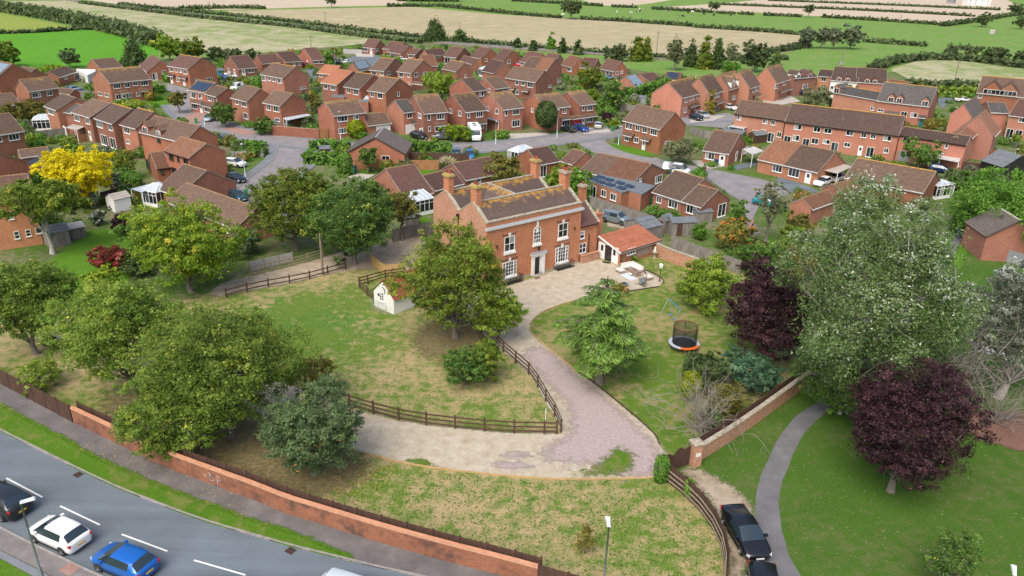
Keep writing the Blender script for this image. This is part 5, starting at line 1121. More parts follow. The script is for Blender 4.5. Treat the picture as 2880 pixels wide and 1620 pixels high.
tree('leafy climber on the boundary rails','bush','hedge','23',(1775,665),(1780,470),110,name='climber',cat='climber')
tree('small shrub by the patio wall','bush','light','d',(740,690),(740,580),110,name='bush')
tree('little leafy bush at the patio edge','bush','rustleaf','d',(430,1350),(400,1130),330,name='bush')
tree('hedge bush at the street corner left of the grey roof','ball','hedge','11',(900,300),(900,100),145,name='bush',power=4)
tree('yellow-green clipped bush in front of lichened semi','ball','lime','00',(1320,1090),(1320,1010),250,name='bush',power=2.5)
tree('dark clipped hedge ball by the lichened semi','ball','hedge','00',(1560,1005),(1560,950),140,name='bush',power=3)
tree('bush covering the front of the motorhome house','bush','horn','10',(2010,1420),(2010,1240),260,name='bush',nl=10)
tree('green bush beside the motorhome','ball','hedge','10',(2140,1420),(2140,1290),90,name='bush')
tree('bush in the walled yard, dark green','bush','far','10',(530,1290),(530,1165),120,name='bush')
tree('conical bush in the walled yard','cone','conifer','10',(490,1300),(490,1215),70,name='bush')
tree('orange-brown shrub behind the plain gabled house','bush','rustleaf','10',(548,1020),(548,930),120,name='bush')
tree('olive shrub behind the plain gabled house','bush','olive','10',(620,1130),(620,990),160,name='bush')
tree('dark shrub beside the glass conservatory roof','bush','far','10',(1290,1110),(1290,985),150,name='bush')
tree('bush at the road bend by the brick yard wall','bush','shrub','10',(90,1350),(90,1180),260,name='bush',nl=10)
tree('yellow bush by the red-door pair','ball','lime','20',(690,780),(690,705),75,name='bush')
tree('shrub at the corner by the white hatchback','bush','light','20',(1020,1290),(1020,1200),150,name='bush')
tree('purple shrub at the corner garden','bush','purple','20',(955,1230),(955,1125),110,name='bush')
tree('fern green shrub beside the mossy bungalow','bush','shrub','21',(1560,745),(1560,650),230,name='bush')
tree('climber on the mossy bungalow wall','bush','light','21',(1545,650),(1540,545),80,name='bush')
tree('shrub left of the shed roofs','bush','shrub','21',(1410,705),(1410,620),130,name='bush')
tree('grey shrub over the brick garden wall','bush','hedge','21',(1880,960),(1890,800),150,name='bush')
hedge('tall clipped hedge left of the grey-roofed bungalow','11',[(490,190),(830,200)],2.2,1.9)
hedge('long hedge behind the grey-roofed bungalow, left part','11',[(540,60),(950,50)],1.5,1.6)
hedge('long hedge behind the grey-roofed bungalow, right part','11',[(1540,75),(1960,85)],1.6,1.7)
hedge('bright hedge behind the plain gabled house','10',[(0,850),(200,880),(410,930)],1.8,2.0,'hedge')
hedge('tall leylandii hedge behind the stepped terrace','20',[(1130,1000),(1300,965),(1480,920),(1560,860)],2.5,2.6,'hedge')
hedge('garden hedge by the left edge','01',[(100,60),(300,70),(460,50)],1.3,1.4)
hedge('bright yellow-green hedge by the right terrace','30',[(1710,960),(1900,975),(2100,970)],1.8,2.2,'light')
hedge('rounded hedge by the left road','00',[(1530,930),(1670,925)],1.8,1.6)
hedge('low hedge around the street corner bed','01',[(2330,50),(2480,30),(2576,60)],1.4,1.2)
hedge('overgrown hedge bank along the courtyard rear','30',[(1380,850),(1700,880),(1900,870),(2100,880)],2.5,1.6,'far')
for lab,t_,pts_,w_,h_ in[('thick dark hedge between bright field and rough grass','O',[(-80,12),(30,33),(100,43),(170,57),(240,72),(330,92),(400,118)],7,5.0),('thin hedge between yellow and bright fields','O',[(-80,86),(60,84),(180,76),(235,74)],3,1.6),('scrub hedge along the near side of the railway','O',[(200,8),(350,27),(560,52),(740,68),(830,82),(960,99),(1060,109)],3,2.0),('sparse hedge along the far side of the railway','O',[(300,12),(560,38),(760,58),(960,85),(1200,108),(1500,135),(1720,152),(1980,150)],3,1.8),('trimmed hedge ending at the left stubble field','O',[(452,24),(560,21),(668,22)],3.5,2.5),('trimmed hedge at the middle of the far stubble','O',[(975,17),(1060,16),(1160,18)],3.5,2.4),('long trimmed hedge above the big stubble, left length','O',[(1118,18),(1320,39),(1410,46)],3.5,2.2),('long trimmed hedge above the big stubble, middle length','O',[(1460,49),(1600,56),(1740,67)],3.5,2.2),('long trimmed hedge above the big stubble, right length','O',[(1745,69),(1950,82),(2080,94)],3.5,2.2),('trimmed hedge left of the pasture oak','O',[(1290,3),(1420,10),(1515,16)],4,2.4),('trimmed hedge behind the grazing cows, left length','O',[(1540,18),(1600,20)],4,2.4),('trimmed hedge behind the grazing cows, right length','O',[(1640,23),(1790,32)],4,2.4),('short hedge piece near the lone oak, left','O',[(1802,33),(1826,35)],4,2.2),('short hedge piece near the lone oak, middle','O',[(1830,35),(1848,36)],4,2.2),('short hedge piece near the lone oak, right','O',[(1858,36),(1895,38)],4,2.2),('hedge below the pale stubble fields, left length','O',[(1920,39),(2015,43)],4,2.3),('hedge below the pale stubble fields, right length','O',[(2068,44),(2200,52),(2366,63)],4,2.3),('lower hedge line across the pale stubble','O',[(1800,12),(1932,17),(2200,28),(2452,42)],4,2.2),('upper hedge line across the pale stubble','O',[(1932,2),(2200,12),(2515,26)],4,2.2),('gappy hedge in the green pasture, left length','O',[(2170,105),(2330,117)],4,2.3),('gappy hedge in the green pasture, right length','O',[(2385,123),(2470,129)],4,2.3),('hedge rising to the far right farm','O',[(2370,66),(2460,54),(2540,40),(2600,36)],5,3.0),('hedge left of the willows','O',[(1930,135),(1990,124),(2030,116)],5,2.4),('scrub hedge around the pale right-hand field','O',[(2195,178),(2240,160),(2310,150),(2420,150),(2576,172),(2700,180)],5,3.2),('woodland strip behind the far stubble','O',[(1000,2),(1090,3),(1150,3)],16,8)]:
 hedge(lab,t_,pts_,w_*.75,h_*(.9 if h_>4 else.62),'far',s=None,lumpy=.22)
def px(t,p):
 u,v=proj(p)
 if t in SPECIAL:ox,oy,s=SPECIAL[t];return((u-ox)/s,(v-oy)/s)
 return((u-720*int(t[0]))/TS,(v-405*int(t[1]))/TS)
def slope(mb,p0,p1,p2,p3,courses,lift=.03):
 p0,p1,p2,p3=map(Vector,(p0,p1,p2,p3));n=(p1-p0).cross(p3-p0).normalized()
 for i in range(courses):
  a,b=i/courses,(i+1)/courses
  A_,B_,C_,D_=p0.lerp(p3,a),p1.lerp(p2,a),p1.lerp(p2,b),p0.lerp(p3,b)
  mb.add([A_+n*lift,B_+n*lift,C_+n*.006,D_+n*.006,A_,B_],[(0,1,2,3),(4,5,1,0)])
 return mb
zp,zcor=7.78,7.15
HA=gp('a',1215,1350,zp);HB=gp('b',980,935,zp);hu=(HB-HA);HL=hu.length;hu/=HL
hrz=math.atan2(hu.y,hu.x)
mh=thing('manor_house','large old red brick house with lichen-covered double roof and chimneys','house',(HA.x,HA.y,0),hrz)
hf,rs,D1,D2=2.85,1.72,5.7,11.3
w=MB()
w.box(0,0,-.3,HL,.35,zp)
part('front_wall',w,M['brick_old'],mh)
for nm,x0,x1 in(('gable_wall',0,.36),('gable_wall',HL-.36,HL)):
 m2=MB()
 for ya,yb,z0 in((.352,D1,zp-.1),(D1+.002,D2,zp-.1)):
  sec=[(ya,-.3),(yb,-.3),(yb,z0),((0 if ya<1 else D1)+hf,z0+rs+.05),(ya,z0)]
  m2.add([(x0,y,z)for y,z in sec]+[(x1,y,z)for y,z in sec],[(0,1,2,3,4),(9,8,7,6,5),(5,6,1,0),(6,7,2,1),(7,8,3,2),(8,9,4,3),(9,5,0,4)])
 part(nm,m2,M['brick_gable' if x0==0 else 'brick_old'],mh)
part('rear_wall',MB().box(.36,D2-.35,-.3,HL-.36,D2-.01,zp-.2),M['brick_old'],mh)
zr=zp-.1+rs
def rpart(name,quads,mat='tile_main',n=20):
 mb=MB()
 for q_ in quads:slope(mb,*q_,n)
 return part(name,mb,M[mat],mh)
rpart('front_roof',[((.3,.3,zp-.02),(HL-.3,.3,zp-.02),(HL-.3,hf,zr),(.3,hf,zr))])
rpart('valley_roof',[((HL-.3,D1,zp-.1),(.3,D1,zp-.1),(.3,hf,zr),(HL-.3,hf,zr))])
rpart('rear_roof',[((.3,D1,zp-.1),(HL-.3,D1,zp-.1),(HL-.3,D1+hf,zr),(.3,D1+hf,zr))])
rpart('back_roof',[((HL-.3,D2,zp-.1),(.3,D2,zp-.1),(.3,D1+hf,zr),(HL-.3,D1+hf,zr))])
xm=HL*.44
for s in(-1,1):rpart('link_roof',[((xm+s*2.4,hf+2.85,zp-.08),(xm+s*.01,hf-.1,zr),(xm,hf,zr),(xm,D1+hf,zr))]if False else[],n=1)
mb=MB();mb.add([(xm-3.0,D1,zp-.08),(xm,hf,zr+.03),(xm,D1+hf,zr+.03),(xm+3.0,D1,zp-.08)],[(0,1,2),(1,3,2)]);part('link_roof',mb,M['tile_main'],mh)
def coping(name,pts,w_,h_,mat='stone',seg=.7):
 mb=MB()
 for a,b in zip(pts,pts[1:]):
  a,b=Vector(a),Vector(b);k=max(1,int((b-a).length/seg))
  for i in range(k):mb.bar(a.lerp(b,i/k),a.lerp(b,(i+.97)/k),w_,h_+.015*(i%2))
 return part(name,mb,M[mat],mh)
coping('parapet_coping',[(-.05,.18,zp+.05),(HL+.05,.18,zp+.05)],.5,.12)
coping('ridge_coping',[(.3,hf,zr+.06),(HL-.3,hf,zr+.06)],.3,.14)
coping('ridge_coping',[(.3,D1+hf,zr+.06),(HL-.3,D1+hf,zr+.06)],.3,.14)
coping('link_ridge',[(xm,hf,zr+.05),(xm,D1+hf,zr+.05)],.26,.12)
for x in(.18,HL-.18):
 coping('gable_coping',[(x,.2,zp+.02),(x,hf,zr+.13),(x,D1,zp-.02)],.42,.13)
 coping('gable_coping',[(x,D1+.05,zp-.02),(x,D1+hf,zr+.13),(x,D2,zp)],.42,.13)
part('cornice',MB().box(-.22,-.28,zcor-.16,HL+.22,-.001,zcor).box(-.12,-.16,zcor-.3,HL+.12,-.001,zcor-.162),M['cream'],mh)
part('cornice_flashing',MB().add([(-.24,-.3,zcor+.004),(HL+.24,-.3,zcor+.004),(HL+.24,-.001,zcor+.1),(-.24,-.001,zcor+.1)],[(0,1,2,3)]),M['lead'],mh)
def chimney(x,y,z0,z1,w_,d_,pots,lichen=True,par=None):
 mb=MB().box(x-w_/2,y-d_/2,z0,x+w_/2,y+d_/2,z1-.45);mb.box(x-w_/2-.06,y-d_/2-.06,z1-.45,x+w_/2+.06,y+d_/2+.06,z1-.3)
 c=part('chimney',mb,M['brick_old'],par or mh)
 part('chimney_cap',MB().box(x-w_/2-.14,y-d_/2-.14,z1-.3,x+w_/2+.14,y+d_/2+.14,z1-.12).box(x-w_/2-.04,y-d_/2-.04,z1-.12,x+w_/2+.04,y+d_/2+.04,z1),M['capstone' if lichen else 'stone'],c)
 for i in range(pots):
  yy=y+(i-(pots-1)/2)*.42
  part('chimney_pot',MB().lathe([(.15,z1),(.13,z1+.32),(.16,z1+.34),(.15,z1+.4),(.1,z1+.4)],8,(x,yy,0)),M['tile_red'],c)
 return c
M['capstone']=m_noise('lichened_cap',[(.3,(.26,.2,.07)),(.5,(.4,.3,.08)),(.7,(.38,.33,.22))],3)
chimney(.5,hf,zr-1.1,zr+2.1,.72,1.15,2);chimney(.5,D1+hf,zr-1.1,zr+2.1,.72,1.15,2)
chimney(HL-.5,hf,zr-1.1,zr+1.9,.72,1.2,3,False);chimney(HL-.5,D1+hf,zr-1.1,zr+2.1,.72,1.15,2)
def sash(x0,x1,z0,z1,cols,rows,arch=False,sidelights=False):
 xc,wd,ht=(x0+x1)/2,x1-x0,z1-z0
 if sidelights:
  a=window(mh,xc,z0,wd*.6,ht,0,-.003,cols=3,rows=4,bar=.035,deepsill=True,name='sash_window')
  for s in(-1,1):window(mh,xc+s*wd*.41,z0,wd*.2,ht,0,-.003,cols=1,rows=4,bar=.035,deepsill=True,name='sash_window')
 else:window(mh,xc,z0,wd,ht,0,-.003,cols=cols,rows=rows,bar=.05,deepsill=True,name='sash_window')
 part('window_sill',MB().box(x0-.1,-.2,z0-.34,x1+.1,-.004,z0-.142),M['cream'],mh)
 if not arch:part('brick_lintel',MB().add([(x0-.12,-.012,z1+.004),(x1+.12,-.012,z1+.004),(x1+.32,-.012,z1+.36),(x0-.32,-.012,z1+.36),(x0-.12,.01,z1+.004),(x1+.12,.01,z1+.004),(x1+.32,.01,z1+.36),(x0-.32,.01,z1+.36)],[(0,1,2,3),(0,4,5,1),(1,5,6,2),(2,6,7,3),(3,7,4,0)]),M['brick_wall'],mh)
 part('keystone',MB().add([(xc-.11,-.1,z1-.1),(xc+.11,-.1,z1-.1),(xc+.17,-.1,z1+.42),(xc-.17,-.1,z1+.42),(xc-.11,.01,z1-.1),(xc+.11,.01,z1-.1),(xc+.17,.01,z1+.42),(xc-.17,.01,z1+.42)],[(0,1,2,3),(0,4,5,1),(1,5,6,2),(2,6,7,3),(3,7,4,0)]),M['cream'],mh)
sash(2.45,3.95,3.85,5.65,2,2);sash(10.55,12.05,3.95,5.75,2,2)
sash(2.3,4.25,.75,2.6,3,4,sidelights=True);sash(10.3,12.3,.75,2.7,3,4,sidelights=True)
xa,xb,za=6.7,7.85,4.0
sash(xa,xb,za,za+1.45,3,3,arch=True)
ar=MB();k=10;xc=(xa+xb)/2;rr=(xb-xa)/2
pts_o=[(xc+rr*math.cos(math.pi*i/k),za+1.5+rr*math.sin(math.pi*i/k))for i in range(k+1)];pts_i=[(xc+(rr-.09)*math.cos(math.pi*i/k),za+1.5+(rr-.09)*math.sin(math.pi*i/k))for i in range(k+1)]
for i in range(k):
 a,b,c,d=pts_o[i],pts_o[i+1],pts_i[i+1],pts_i[i]
 ar.add([(p[0],-.07,p[1])for p in(a,b,c,d)]+[(p[0],.0,p[1])for p in(a,b,c,d)],[(3,2,1,0),(0,1,5,4),(2,3,7,6)])
for s in(-.19,.19):ar.box(xc+s-.02,-.06,za+1.46,xc+s+.02,.0,za+1.96)
part('arch_frame',ar,M['white'],mh);fan=MB();fan.add([(p[0],-.015,p[1])for p in pts_i],[tuple(range(len(pts_i)))[::-1]]);part('pane',fan,M['glass'],mh)
part('keystone',MB().box(xc-.13,-.1,za+2.0,xc+.13,.0,za+2.75),M['cream'],mh)
dc=MB();dx=7.5
dc.box(dx-.95,-.28,0,dx-.62,.0,2.35);dc.box(dx+.62,-.28,0,dx+.95,.0,2.35);dc.box(dx-1.0,-.3,2.352,dx+1.0,.0,2.62);dc.box(dx-1.15,-.42,2.622,dx+1.15,.0,2.8)
dco=part('door_case',dc,M['cream'],mh);part('door_hood',MB().box(dx-1.18,-.45,2.802,dx+1.18,0,2.86),M['lead'],dco)
part('front_door',MB().box(dx-.6,-.05,.1,dx+.25,.02,2.0),M['dark'],mh);part('door_panel',MB().box(dx+.26,-.2,.1,dx+.6,-.002,2.3),M['cream'],dco)
part('fanlight',MB().box(dx-.6,-.04,2.04,dx+.25,.0,2.3),M['glass'],mh);part('doorstep',MB().box(dx-.95,-.75,-.05,dx+.95,-.301,.12),M['stone'],mh)
part('lantern',MB().box(dx-.08,-.3,3.15,dx+.08,-.12,3.5).box(dx-.03,-.2,3.45,dx+.03,0,3.52),M['dark'],mh)
for x in(1.35,13.1):part('wall_light',MB().box(x-.06,-.25,4.6,x+.06,-.1,4.85).box(x-.03,-.2,4.85,x+.03,0,4.95),M['dark'],mh)
for x0,x1 in((2.1,4.75),(10.1,12.8)):
 gr=MB();yb_=-.85
 for a,b in(((x0,0),(x0,yb_)),((x0,yb_),(x1,yb_)),((x1,yb_),(x1,0))):
  for z in(.12,.85):gr.bar((*a,z),(*b,z),.03,.03)
  d=Vector((b[0]-a[0],b[1]-a[1]));m_=int(d.length/.11)
  for i in range(m_+1):p=Vector(a)+d*i/m_;gr.bar((p.x,p.y,0),(p.x,p.y,.9),.018,.018)
 part('guard_railing',gr,M['dark'],mh);part('light_well',MB().box(x0+.05,yb_+.05,.013,x1-.05,-.05,.03),M['dark'],mh)
part('plinth',MB().box(-.04,-.05,-.2,dx-1.0,-.001,.22).box(dx+1.0,-.05,-.2,HL+.04,-.001,.22),M['stone'],mh)
part('drainpipe',MB().tube([(-.08,D1,zp-.4),(-.08,D1,0)],.07,6).box(-.25,D1-.18,zp-.75,-.01,D1+.18,zp-.4),M['dark'],mh)
wx0,wx1,wy,wh,whf,wrs=HL+.002,HL+3.2,.25,4.65,2.9,2.3
wg=MB();sec=[(wy,-.3),(wy+2*whf,-.3),(wy+2*whf,wh),(wy+whf,wh+wrs),(wy,wh)]
wg.add([(wx0,y,z)for y,z in sec]+[(wx1,y,z)for y,z in sec],[(0,1,2,3,4),(9,8,7,6,5),(5,6,1,0),(6,7,2,1),(7,8,3,2),(8,9,4,3),(9,5,0,4)]);part('wing_wall',wg,M['brick_old'],mh)
rpart('wing_roof',[((wx0,wy-.2,wh),(wx1-.1,wy-.2,wh),(wx1-.1,wy+whf,wh+wrs+.1),(wx0,wy+whf,wh+wrs+.1))],'tile_purple',18)
rpart('wing_roof',[((wx1-.1,wy+2*whf+.2,wh),(wx0,wy+2*whf+.2,wh),(wx0,wy+whf,wh+wrs+.1),(wx1-.1,wy+whf,wh+wrs+.1))],'tile_purple',18)
coping('wing_coping',[(wx1-.05,wy-.2,wh+.12),(wx1-.05,wy+whf,wh+wrs+.22),(wx1-.05,wy+2*whf,wh+.1)],.36,.13)
chimney(wx1-.3,wy+whf,wh+wrs-.8,wh+wrs+2.0,.75,.8,1,False)
part('gutter',MB().box(wx0+.1,wy-.32,wh-.08,wx1-.2,wy-.2,wh+.03),M['dark'],mh)
window(mh,wx0+.55,3.0,.8,1.05,0,wy-.003,cols=1,rows=2);window(mh,wx0+.75,1.05,1.2,1.3,0,wy-.003,cols=2,rows=2)
part('drainpipe',MB().tube([(wx0+1.75,wy-.08,3.4),(wx0+1.75,wy-.08,.1)],.06,6),M['dark'],mh)
part('low_wall',MB().box(wx0+.05,wy-.9,-.1,wx1-.3,wy-.55,1.0).box(wx0,wy-.95,1.002,wx1-.25,wy-.5,1.1),M['brick_gable'],mh)
sg=MB();sec=[(2.2,-.2),(6.5,-.2),(6.5,2.6),(2.2,3.5)]
sg.add([(wx1+.002,y,z)for y,z in sec]+[(wx1+2.6,y,z)for y,z in sec],[(0,1,2,3),(7,6,5,4),(4,5,1,0),(5,6,2,1),(6,7,3,2),(7,4,0,3)]);part('scullery_wall',sg,M['brick_old'],mh)
rpart('scullery_roof',[((wx1,2.1,3.55),(wx1+2.7,2.1,3.55),(wx1+2.7,6.6,2.65),(wx1,6.6,2.65))],'tile_purple',12)
cs=part('chimney',MB().box(wx1+.35,.9,-.2,wx1+1.45,1.9,4.6).box(wx1+.45,1.0,4.6,wx1+1.35,1.8,5.3).box(wx1+.36,.91,5.3,wx1+1.44,1.89,5.5),M['brick_old'],mh)
part('chimney_pot',MB().lathe([(.16,5.5),(.13,5.95),(.17,6.0),(.12,6.0)],8,(wx1+.9,1.4,0)),M['stone'],cs)
G0=gp('d',450,775);ahe=height_at(G0,'d',460,488);E1=gp('d',1270,242,ahe);au=E1-Vector((G0.x,G0.y,ahe));AL=au.length;au/=AL
an=Vector((-au.y,au.x,0));G1=gp('d',62,628);AD=max(3.5,(G1-G0).dot(an))
d_=ray('21',885,935);S_=np.array([[an.x,0,-d_[0]],[an.y,0,-d_[1]],[0,1,-d_[2]]]);_ad,_ar,_=np.linalg.solve(S_,CAM-np.array((G0.x,G0.y,ahe)))
AR=min(2.0,max(1.0,_ar))if 2.5<_ad<7 else 1.5;AD=min(max(_ad,3.2),5.5)
ax=thing('annex','brick annex with new orange tiled roof and white double doors','outbuilding',(G0.x,G0.y,0),math.atan2(au.y,au.x))
wb=MB();sec=[(0,-.1),(AD,-.1),(AD,ahe+AR-.05),(0,ahe-.05)]
wb.add([(0,y,z)for y,z in sec]+[(AL-.3,y,z)for y,z in sec],[(0,1,2,3)[::-1],(4,5,6,7),(0,1,5,4),(1,2,6,5),(2,3,7,6),(3,0,4,7)][0:1]+[(4,5,6,7),(0,4,5,1)[::-1],(1,5,6,2)[::-1],(2,6,7,3)[::-1],(3,7,4,0)[::-1]])
part('wall',wb,M['brick_orange'],ax)
rm=MB();slope(rm,(-.25,-.25,ahe-.05),(AL,-.25,ahe-.05),(AL,AD+.05,ahe+AR+.07),(-.25,AD+.05,ahe+AR+.07),12,.05);rf_=part('roof',rm,M['tile_new'],ax)
bt_=MB();nb=int(AL/.33)
for i in range(nb):x=-.2+AL*i/nb;bt_.bar((x,-.24,ahe+.005),(x,AD+.04,ahe+AR+.125),.09,.05)
part('tile_roll',bt_,M['tile_new'],rf_)
part('fascia',MB().box(-.2,-.3,ahe-.22,AL,-.26,ahe-.03),M['white'],ax);part('gutter',MB().box(-.2,-.4,ahe-.08,AL,-.302,ahe+.0),M['dark'],ax)
bb=MB();bb.bar((-.28,-.28,ahe-.1),(-.28,AD,ahe+AR+.02),.05,.22);part('bargeboard',bb,M['white'],ax)
def on_gable(y,z,fn,**k):return fn(ax,0,z,k.pop('w'),k.pop('h'),-math.pi/2,y,**k)
dl=AD*.18
for i,yy in enumerate((.95,3.05)):
 o=part('door',MB().box(-.45,-.05,0,.45,.01,2.05).box(-.3,-.075,.15,.3,-.051,.95),M['white'],ax,loc=(-.003,yy,.03),rz=-math.pi/2);link('pane',pane_mesh(.4,.8,'glass'),o,(0,-.07,1.45))
part('door',MB().box(-.55,-.02,0,.55,.01,2.0),M['glass'],ax,loc=(-.003,2.0,.03),rz=-math.pi/2)
part('door_frame',MB().box(-1.7,-.06,2.06,1.7,.01,2.16).box(-1.7,-.06,0,-1.55,.01,2.058).box(1.55,-.06,0,1.7,.01,2.058),M['white'],ax,loc=(-.003,2.0,.03),rz=-math.pi/2)
window(ax,AL*.27,1.05,1.5,.9,0,-.003,cols=3,rows=2,bar=.09)
part('drainpipe',MB().tube([(.12,-.1,ahe-.1),(.12,-.1,.05)],.045,6),M['dark'],ax)
tr=MB();
for i in range(9):tr.box(AL*.42,-.06,.45+i*.18,AL*.8,-.035,.485+i*.18)
for i in range(12):x=AL*.42+AL*.38*i/11;tr.box(x-.015,-.034,.4,x+.015,-.002,1.95)
part('trellis',tr,M['fence_pale'],ax)
C0=gp('12',1390,268);che=height_at(C0,'12',1383,108);C1=gp('12',1192,178);cu=(C0-C1);CW=cu.length;cu/=CW;cn=Vector((-cu.y,cu.x,0))
cr=max(1.2,height_at((C0.x*.5+C1.x*.5,C0.y*.5+C1.y*.5,0),'11',1255,1380)-che);cr=min(cr,CW*.6);CD=5.0
ct=thing('cottage','small white rendered outbuilding with red tiled roof and wall clock','outbuilding',(C1.x,C1.y,0),math.atan2(cu.y,cu.x))
sec=[(0,-.1),(CW,-.1),(CW,che),(CW/2,che+cr),(0,che)];cb_=MB()
cb_.add([(x,0,z)for x,z in sec]+[(x,CD,z)for x,z in sec],[(0,1,2,3,4),(9,8,7,6,5),(1,0,5,6),(2,1,6,7),(3,2,7,8),(4,3,8,9),(0,4,9,5)]);part('wall',cb_,M['cream'],ct)
rm=MB();hw_=cr/(CW/2);slope(rm,(CW+.25,-.12,che-.25*hw_+.05),(CW+.25,CD+.1,che-.25*hw_+.05),(CW/2,CD+.1,che+cr+.06),(CW/2,-.12,che+cr+.06),14);rr_=part('roof',rm,M['tile_red'],ct)
rm=MB();slope(rm,(-.25,CD+.1,che-.25*hw_+.05),(-.25,-.12,che-.25*hw_+.05),(CW/2,-.12,che+cr+.06),(CW/2,CD+.1,che+cr+.06),14);part('roof',rm,M['tile_red'],ct)
part('ridge',MB().bar((CW/2,-.12,che+cr+.08),(CW/2,CD+.1,che+cr+.08),.3,.12),M['tile_red'],rr_)
window(ct,CW*.42,1.0,.7,1.0,0,-.003,cols=2,rows=3,bar=.04)
ck=part('clock',MB().lathe([(.0,.06),(.3,.06),(.36,.03),(.36,0),(.3,0)],16),M['dark'],ct,loc=(CW*.5,-.01,che+.45));ck.rotation_euler=(R(90),0,0)
part('clock_face',MB().lathe([(0,.065),(.31,.065)],20),M['cream'],ck);part('clock_hand',MB().box(-.008,-.02,.07,.008,.18,.08).box(-.02,-.008,.07,.12,.008,.08),M['dark'],ck)
part('wall_light',MB().box(-.08,-.2,-.1,.08,0,.12),M['dark'],ct,loc=(CW*.3,-.005,che-.2))
gt=thing('field_gate','galvanised field gate leaning on the white outbuilding','gate',gp('12',1195,190)-Vector((.25,.35,0)),math.atan2(cu.y,cu.x));gm=MB()
for z in(.1,.35,.6,.9,1.15):gm.tube([(0,-.1,z),(CW*.8,-.1,z)],.022,5)
for x in(0,CW*.4,CW*.8):gm.tube([(x,-.1,.05),(x,-.1,1.2)],.025,5)
part('bars',gm,M['grey'],gt)
def house_from_ground(label,t,A,B,he,half,rise,**k):
 a,b=gp(t,*A),gp(t,*B);u=(b-a).normalized();n=Vector((-u.y,u.x,0));n=n if n.dot(Vector((a.x,a.y,0)))>0 else-n
 up=Vector((0,0,he));a2,b2=a-n*.28+up,b-n*.28+up;r=b2+n*half+Vector((0,0,rise))
 return house(label,t,px(t,a2),px(t,b2),px(t,r),'B',he,**k)
house_from_ground('tall orange brick house with stone lintels at the left edge','01',(-330,1120),(442,1003),6.0,3.6,2.4,roof='redbrown',wall='brick_orange',winmat='cream',fascia='dark',front=[('W',140,200,880,955),('W',255,315,862,930),('w',355,425,840,900),('W',80,135,680,760)])
house('brick house with long plain gable, left edge above the orange brick house','01',(-900,230),(-350,330),(-60,80),'B',B2,'redbrown')
house('small tiled wing with black canopy behind the robinia','01',(215,140),(505,105),(390,62),'B',BG,'brown',cat='extension',name='extension')
M['coping_brick']=m_brick('coping_brick',(.42,.17,.1),(.5,.24,.15),(.36,.26,.2),.2,.6)
def wall_run(label,t,pts,h,th,mat,cop='coping_brick',name='brick_wall',it=1,z0=0.,cap_h=.12,world_pts=None):
 ps=world_pts or(smooth_line([gp(t,*p)for p in pts],it)if len(pts)>2 else[gp(t,*p)for p in pts])
 root=thing(name,label,'wall',ps[0]);a,b=MB(),MB();o=ps[0]
 L,Rr=[],[]
 for i,p in enumerate(ps):
  d=ps[min(i+1,len(ps)-1)]-ps[max(i-1,0)];pr=Vector((-d.y,d.x,0)).normalized();L.append(p-o+pr*th/2);Rr.append(p-o-pr*th/2)
 def strip(mb,k,za,zb,bump_=0):
  n=len(ps);ll=[o_+(o_-r_)*k for o_,r_ in zip(L,Rr)];rr=[r_+(r_-o_)*k for o_,r_ in zip(L,Rr)]
  for i in range(n-1):
   q_=[rr[i],rr[i+1],ll[i+1],ll[i]];mb.prism([(p.x,p.y)for p in q_],za,zb)
 strip(a,0,z0-.1,h);part('wall',a,M[mat],root)
 if cop:
  strip(b,.12,h+.001,h+cap_h*.55);strip(b,.02,h+cap_h*.551,h+cap_h);part('coping',b,M[cop],root)
 return root
def board_panel(L,h,mat,board=.14):
 def f():
  mb=MB();k=max(3,int(L/board))
  for i in range(k):
   x=L*i/k;j=(i%2)*.012;mb.box(x+.004,-.012-j,.02,x+L/k-.004,.012-j,h-.015*((i*7)%3))
  for z in(h*.2,h*.8):mb.box(0,.013,z-.04,L,.055,z+.04)
  return mb.mesh('panel',M[mat])
 return cached(('bp',round(L,1),round(h,2),mat),f)
def offset_line(ps,off):
 out=[]
 for i,p in enumerate(ps):
  d=ps[min(i+1,len(ps)-1)]-ps[max(i-1,0)];out.append(p+Vector((-d.y,d.x,0)).normalized()*off)
 return out
def resample(ps,step):
 out=[ps[0]];acc=0.
 for a,b in zip(ps,ps[1:]):
  L=(b-a).length;pos=step-acc
  while pos<=L:out.append(a.lerp(b,pos/L));pos+=step
  acc=(acc+L)%step
 if(out[-1]-ps[-1]).length>step*.3:out.append(ps[-1])
 return out
def panel_fence(label,t,pts,h,mat='fence_grey',bay=1.83,posts='fence_grey',it=1,name='panel_fence',world_pts=None,z=0.0,rails=None):
 ps=world_pts or([gp(t,*p)for p in pts]if len(pts)<3 or it==0 else smooth_line([gp(t,*p)for p in pts],it));rp=resample(ps,bay);root=thing(name,label,'fence',rp[0])
 pm=cached(('post',round(h,2),posts),lambda:MB().box(-.05,-.05,-.1,.05,.05,h+.06).mesh('post',M[posts]));o=rp[0]
 for i,p in enumerate(rp):
  d=rp[min(i+1,len(rp)-1)]-rp[max(i-1,0)];rz_=math.atan2(d.y,d.x);link('post',pm,root,p-o+Vector((0,0,z)),rz_)
  if i<len(rp)-1:
   d=rp[i+1]-p;q_=link('panel',board_panel(bay,h,mat),root,p-o+Vector((0,0,z)),math.atan2(d.y,d.x));q_.scale=(d.length/bay,1,1)
   if rails:
    for zz in(.35,.75,1.15):
     rr=link('rail',cached(('rail',bay,rails),lambda:MB().box(0,-.04,-.05,bay,.0,.05).mesh('rail',M[rails])),root,p-o+Vector((0,0,zz)),math.atan2(d.y,d.x))
     rr.scale=(d.length/bay,1,1);rr.location=rr.location+Vector((d.y,-d.x,0)).normalized()*.12
 return root
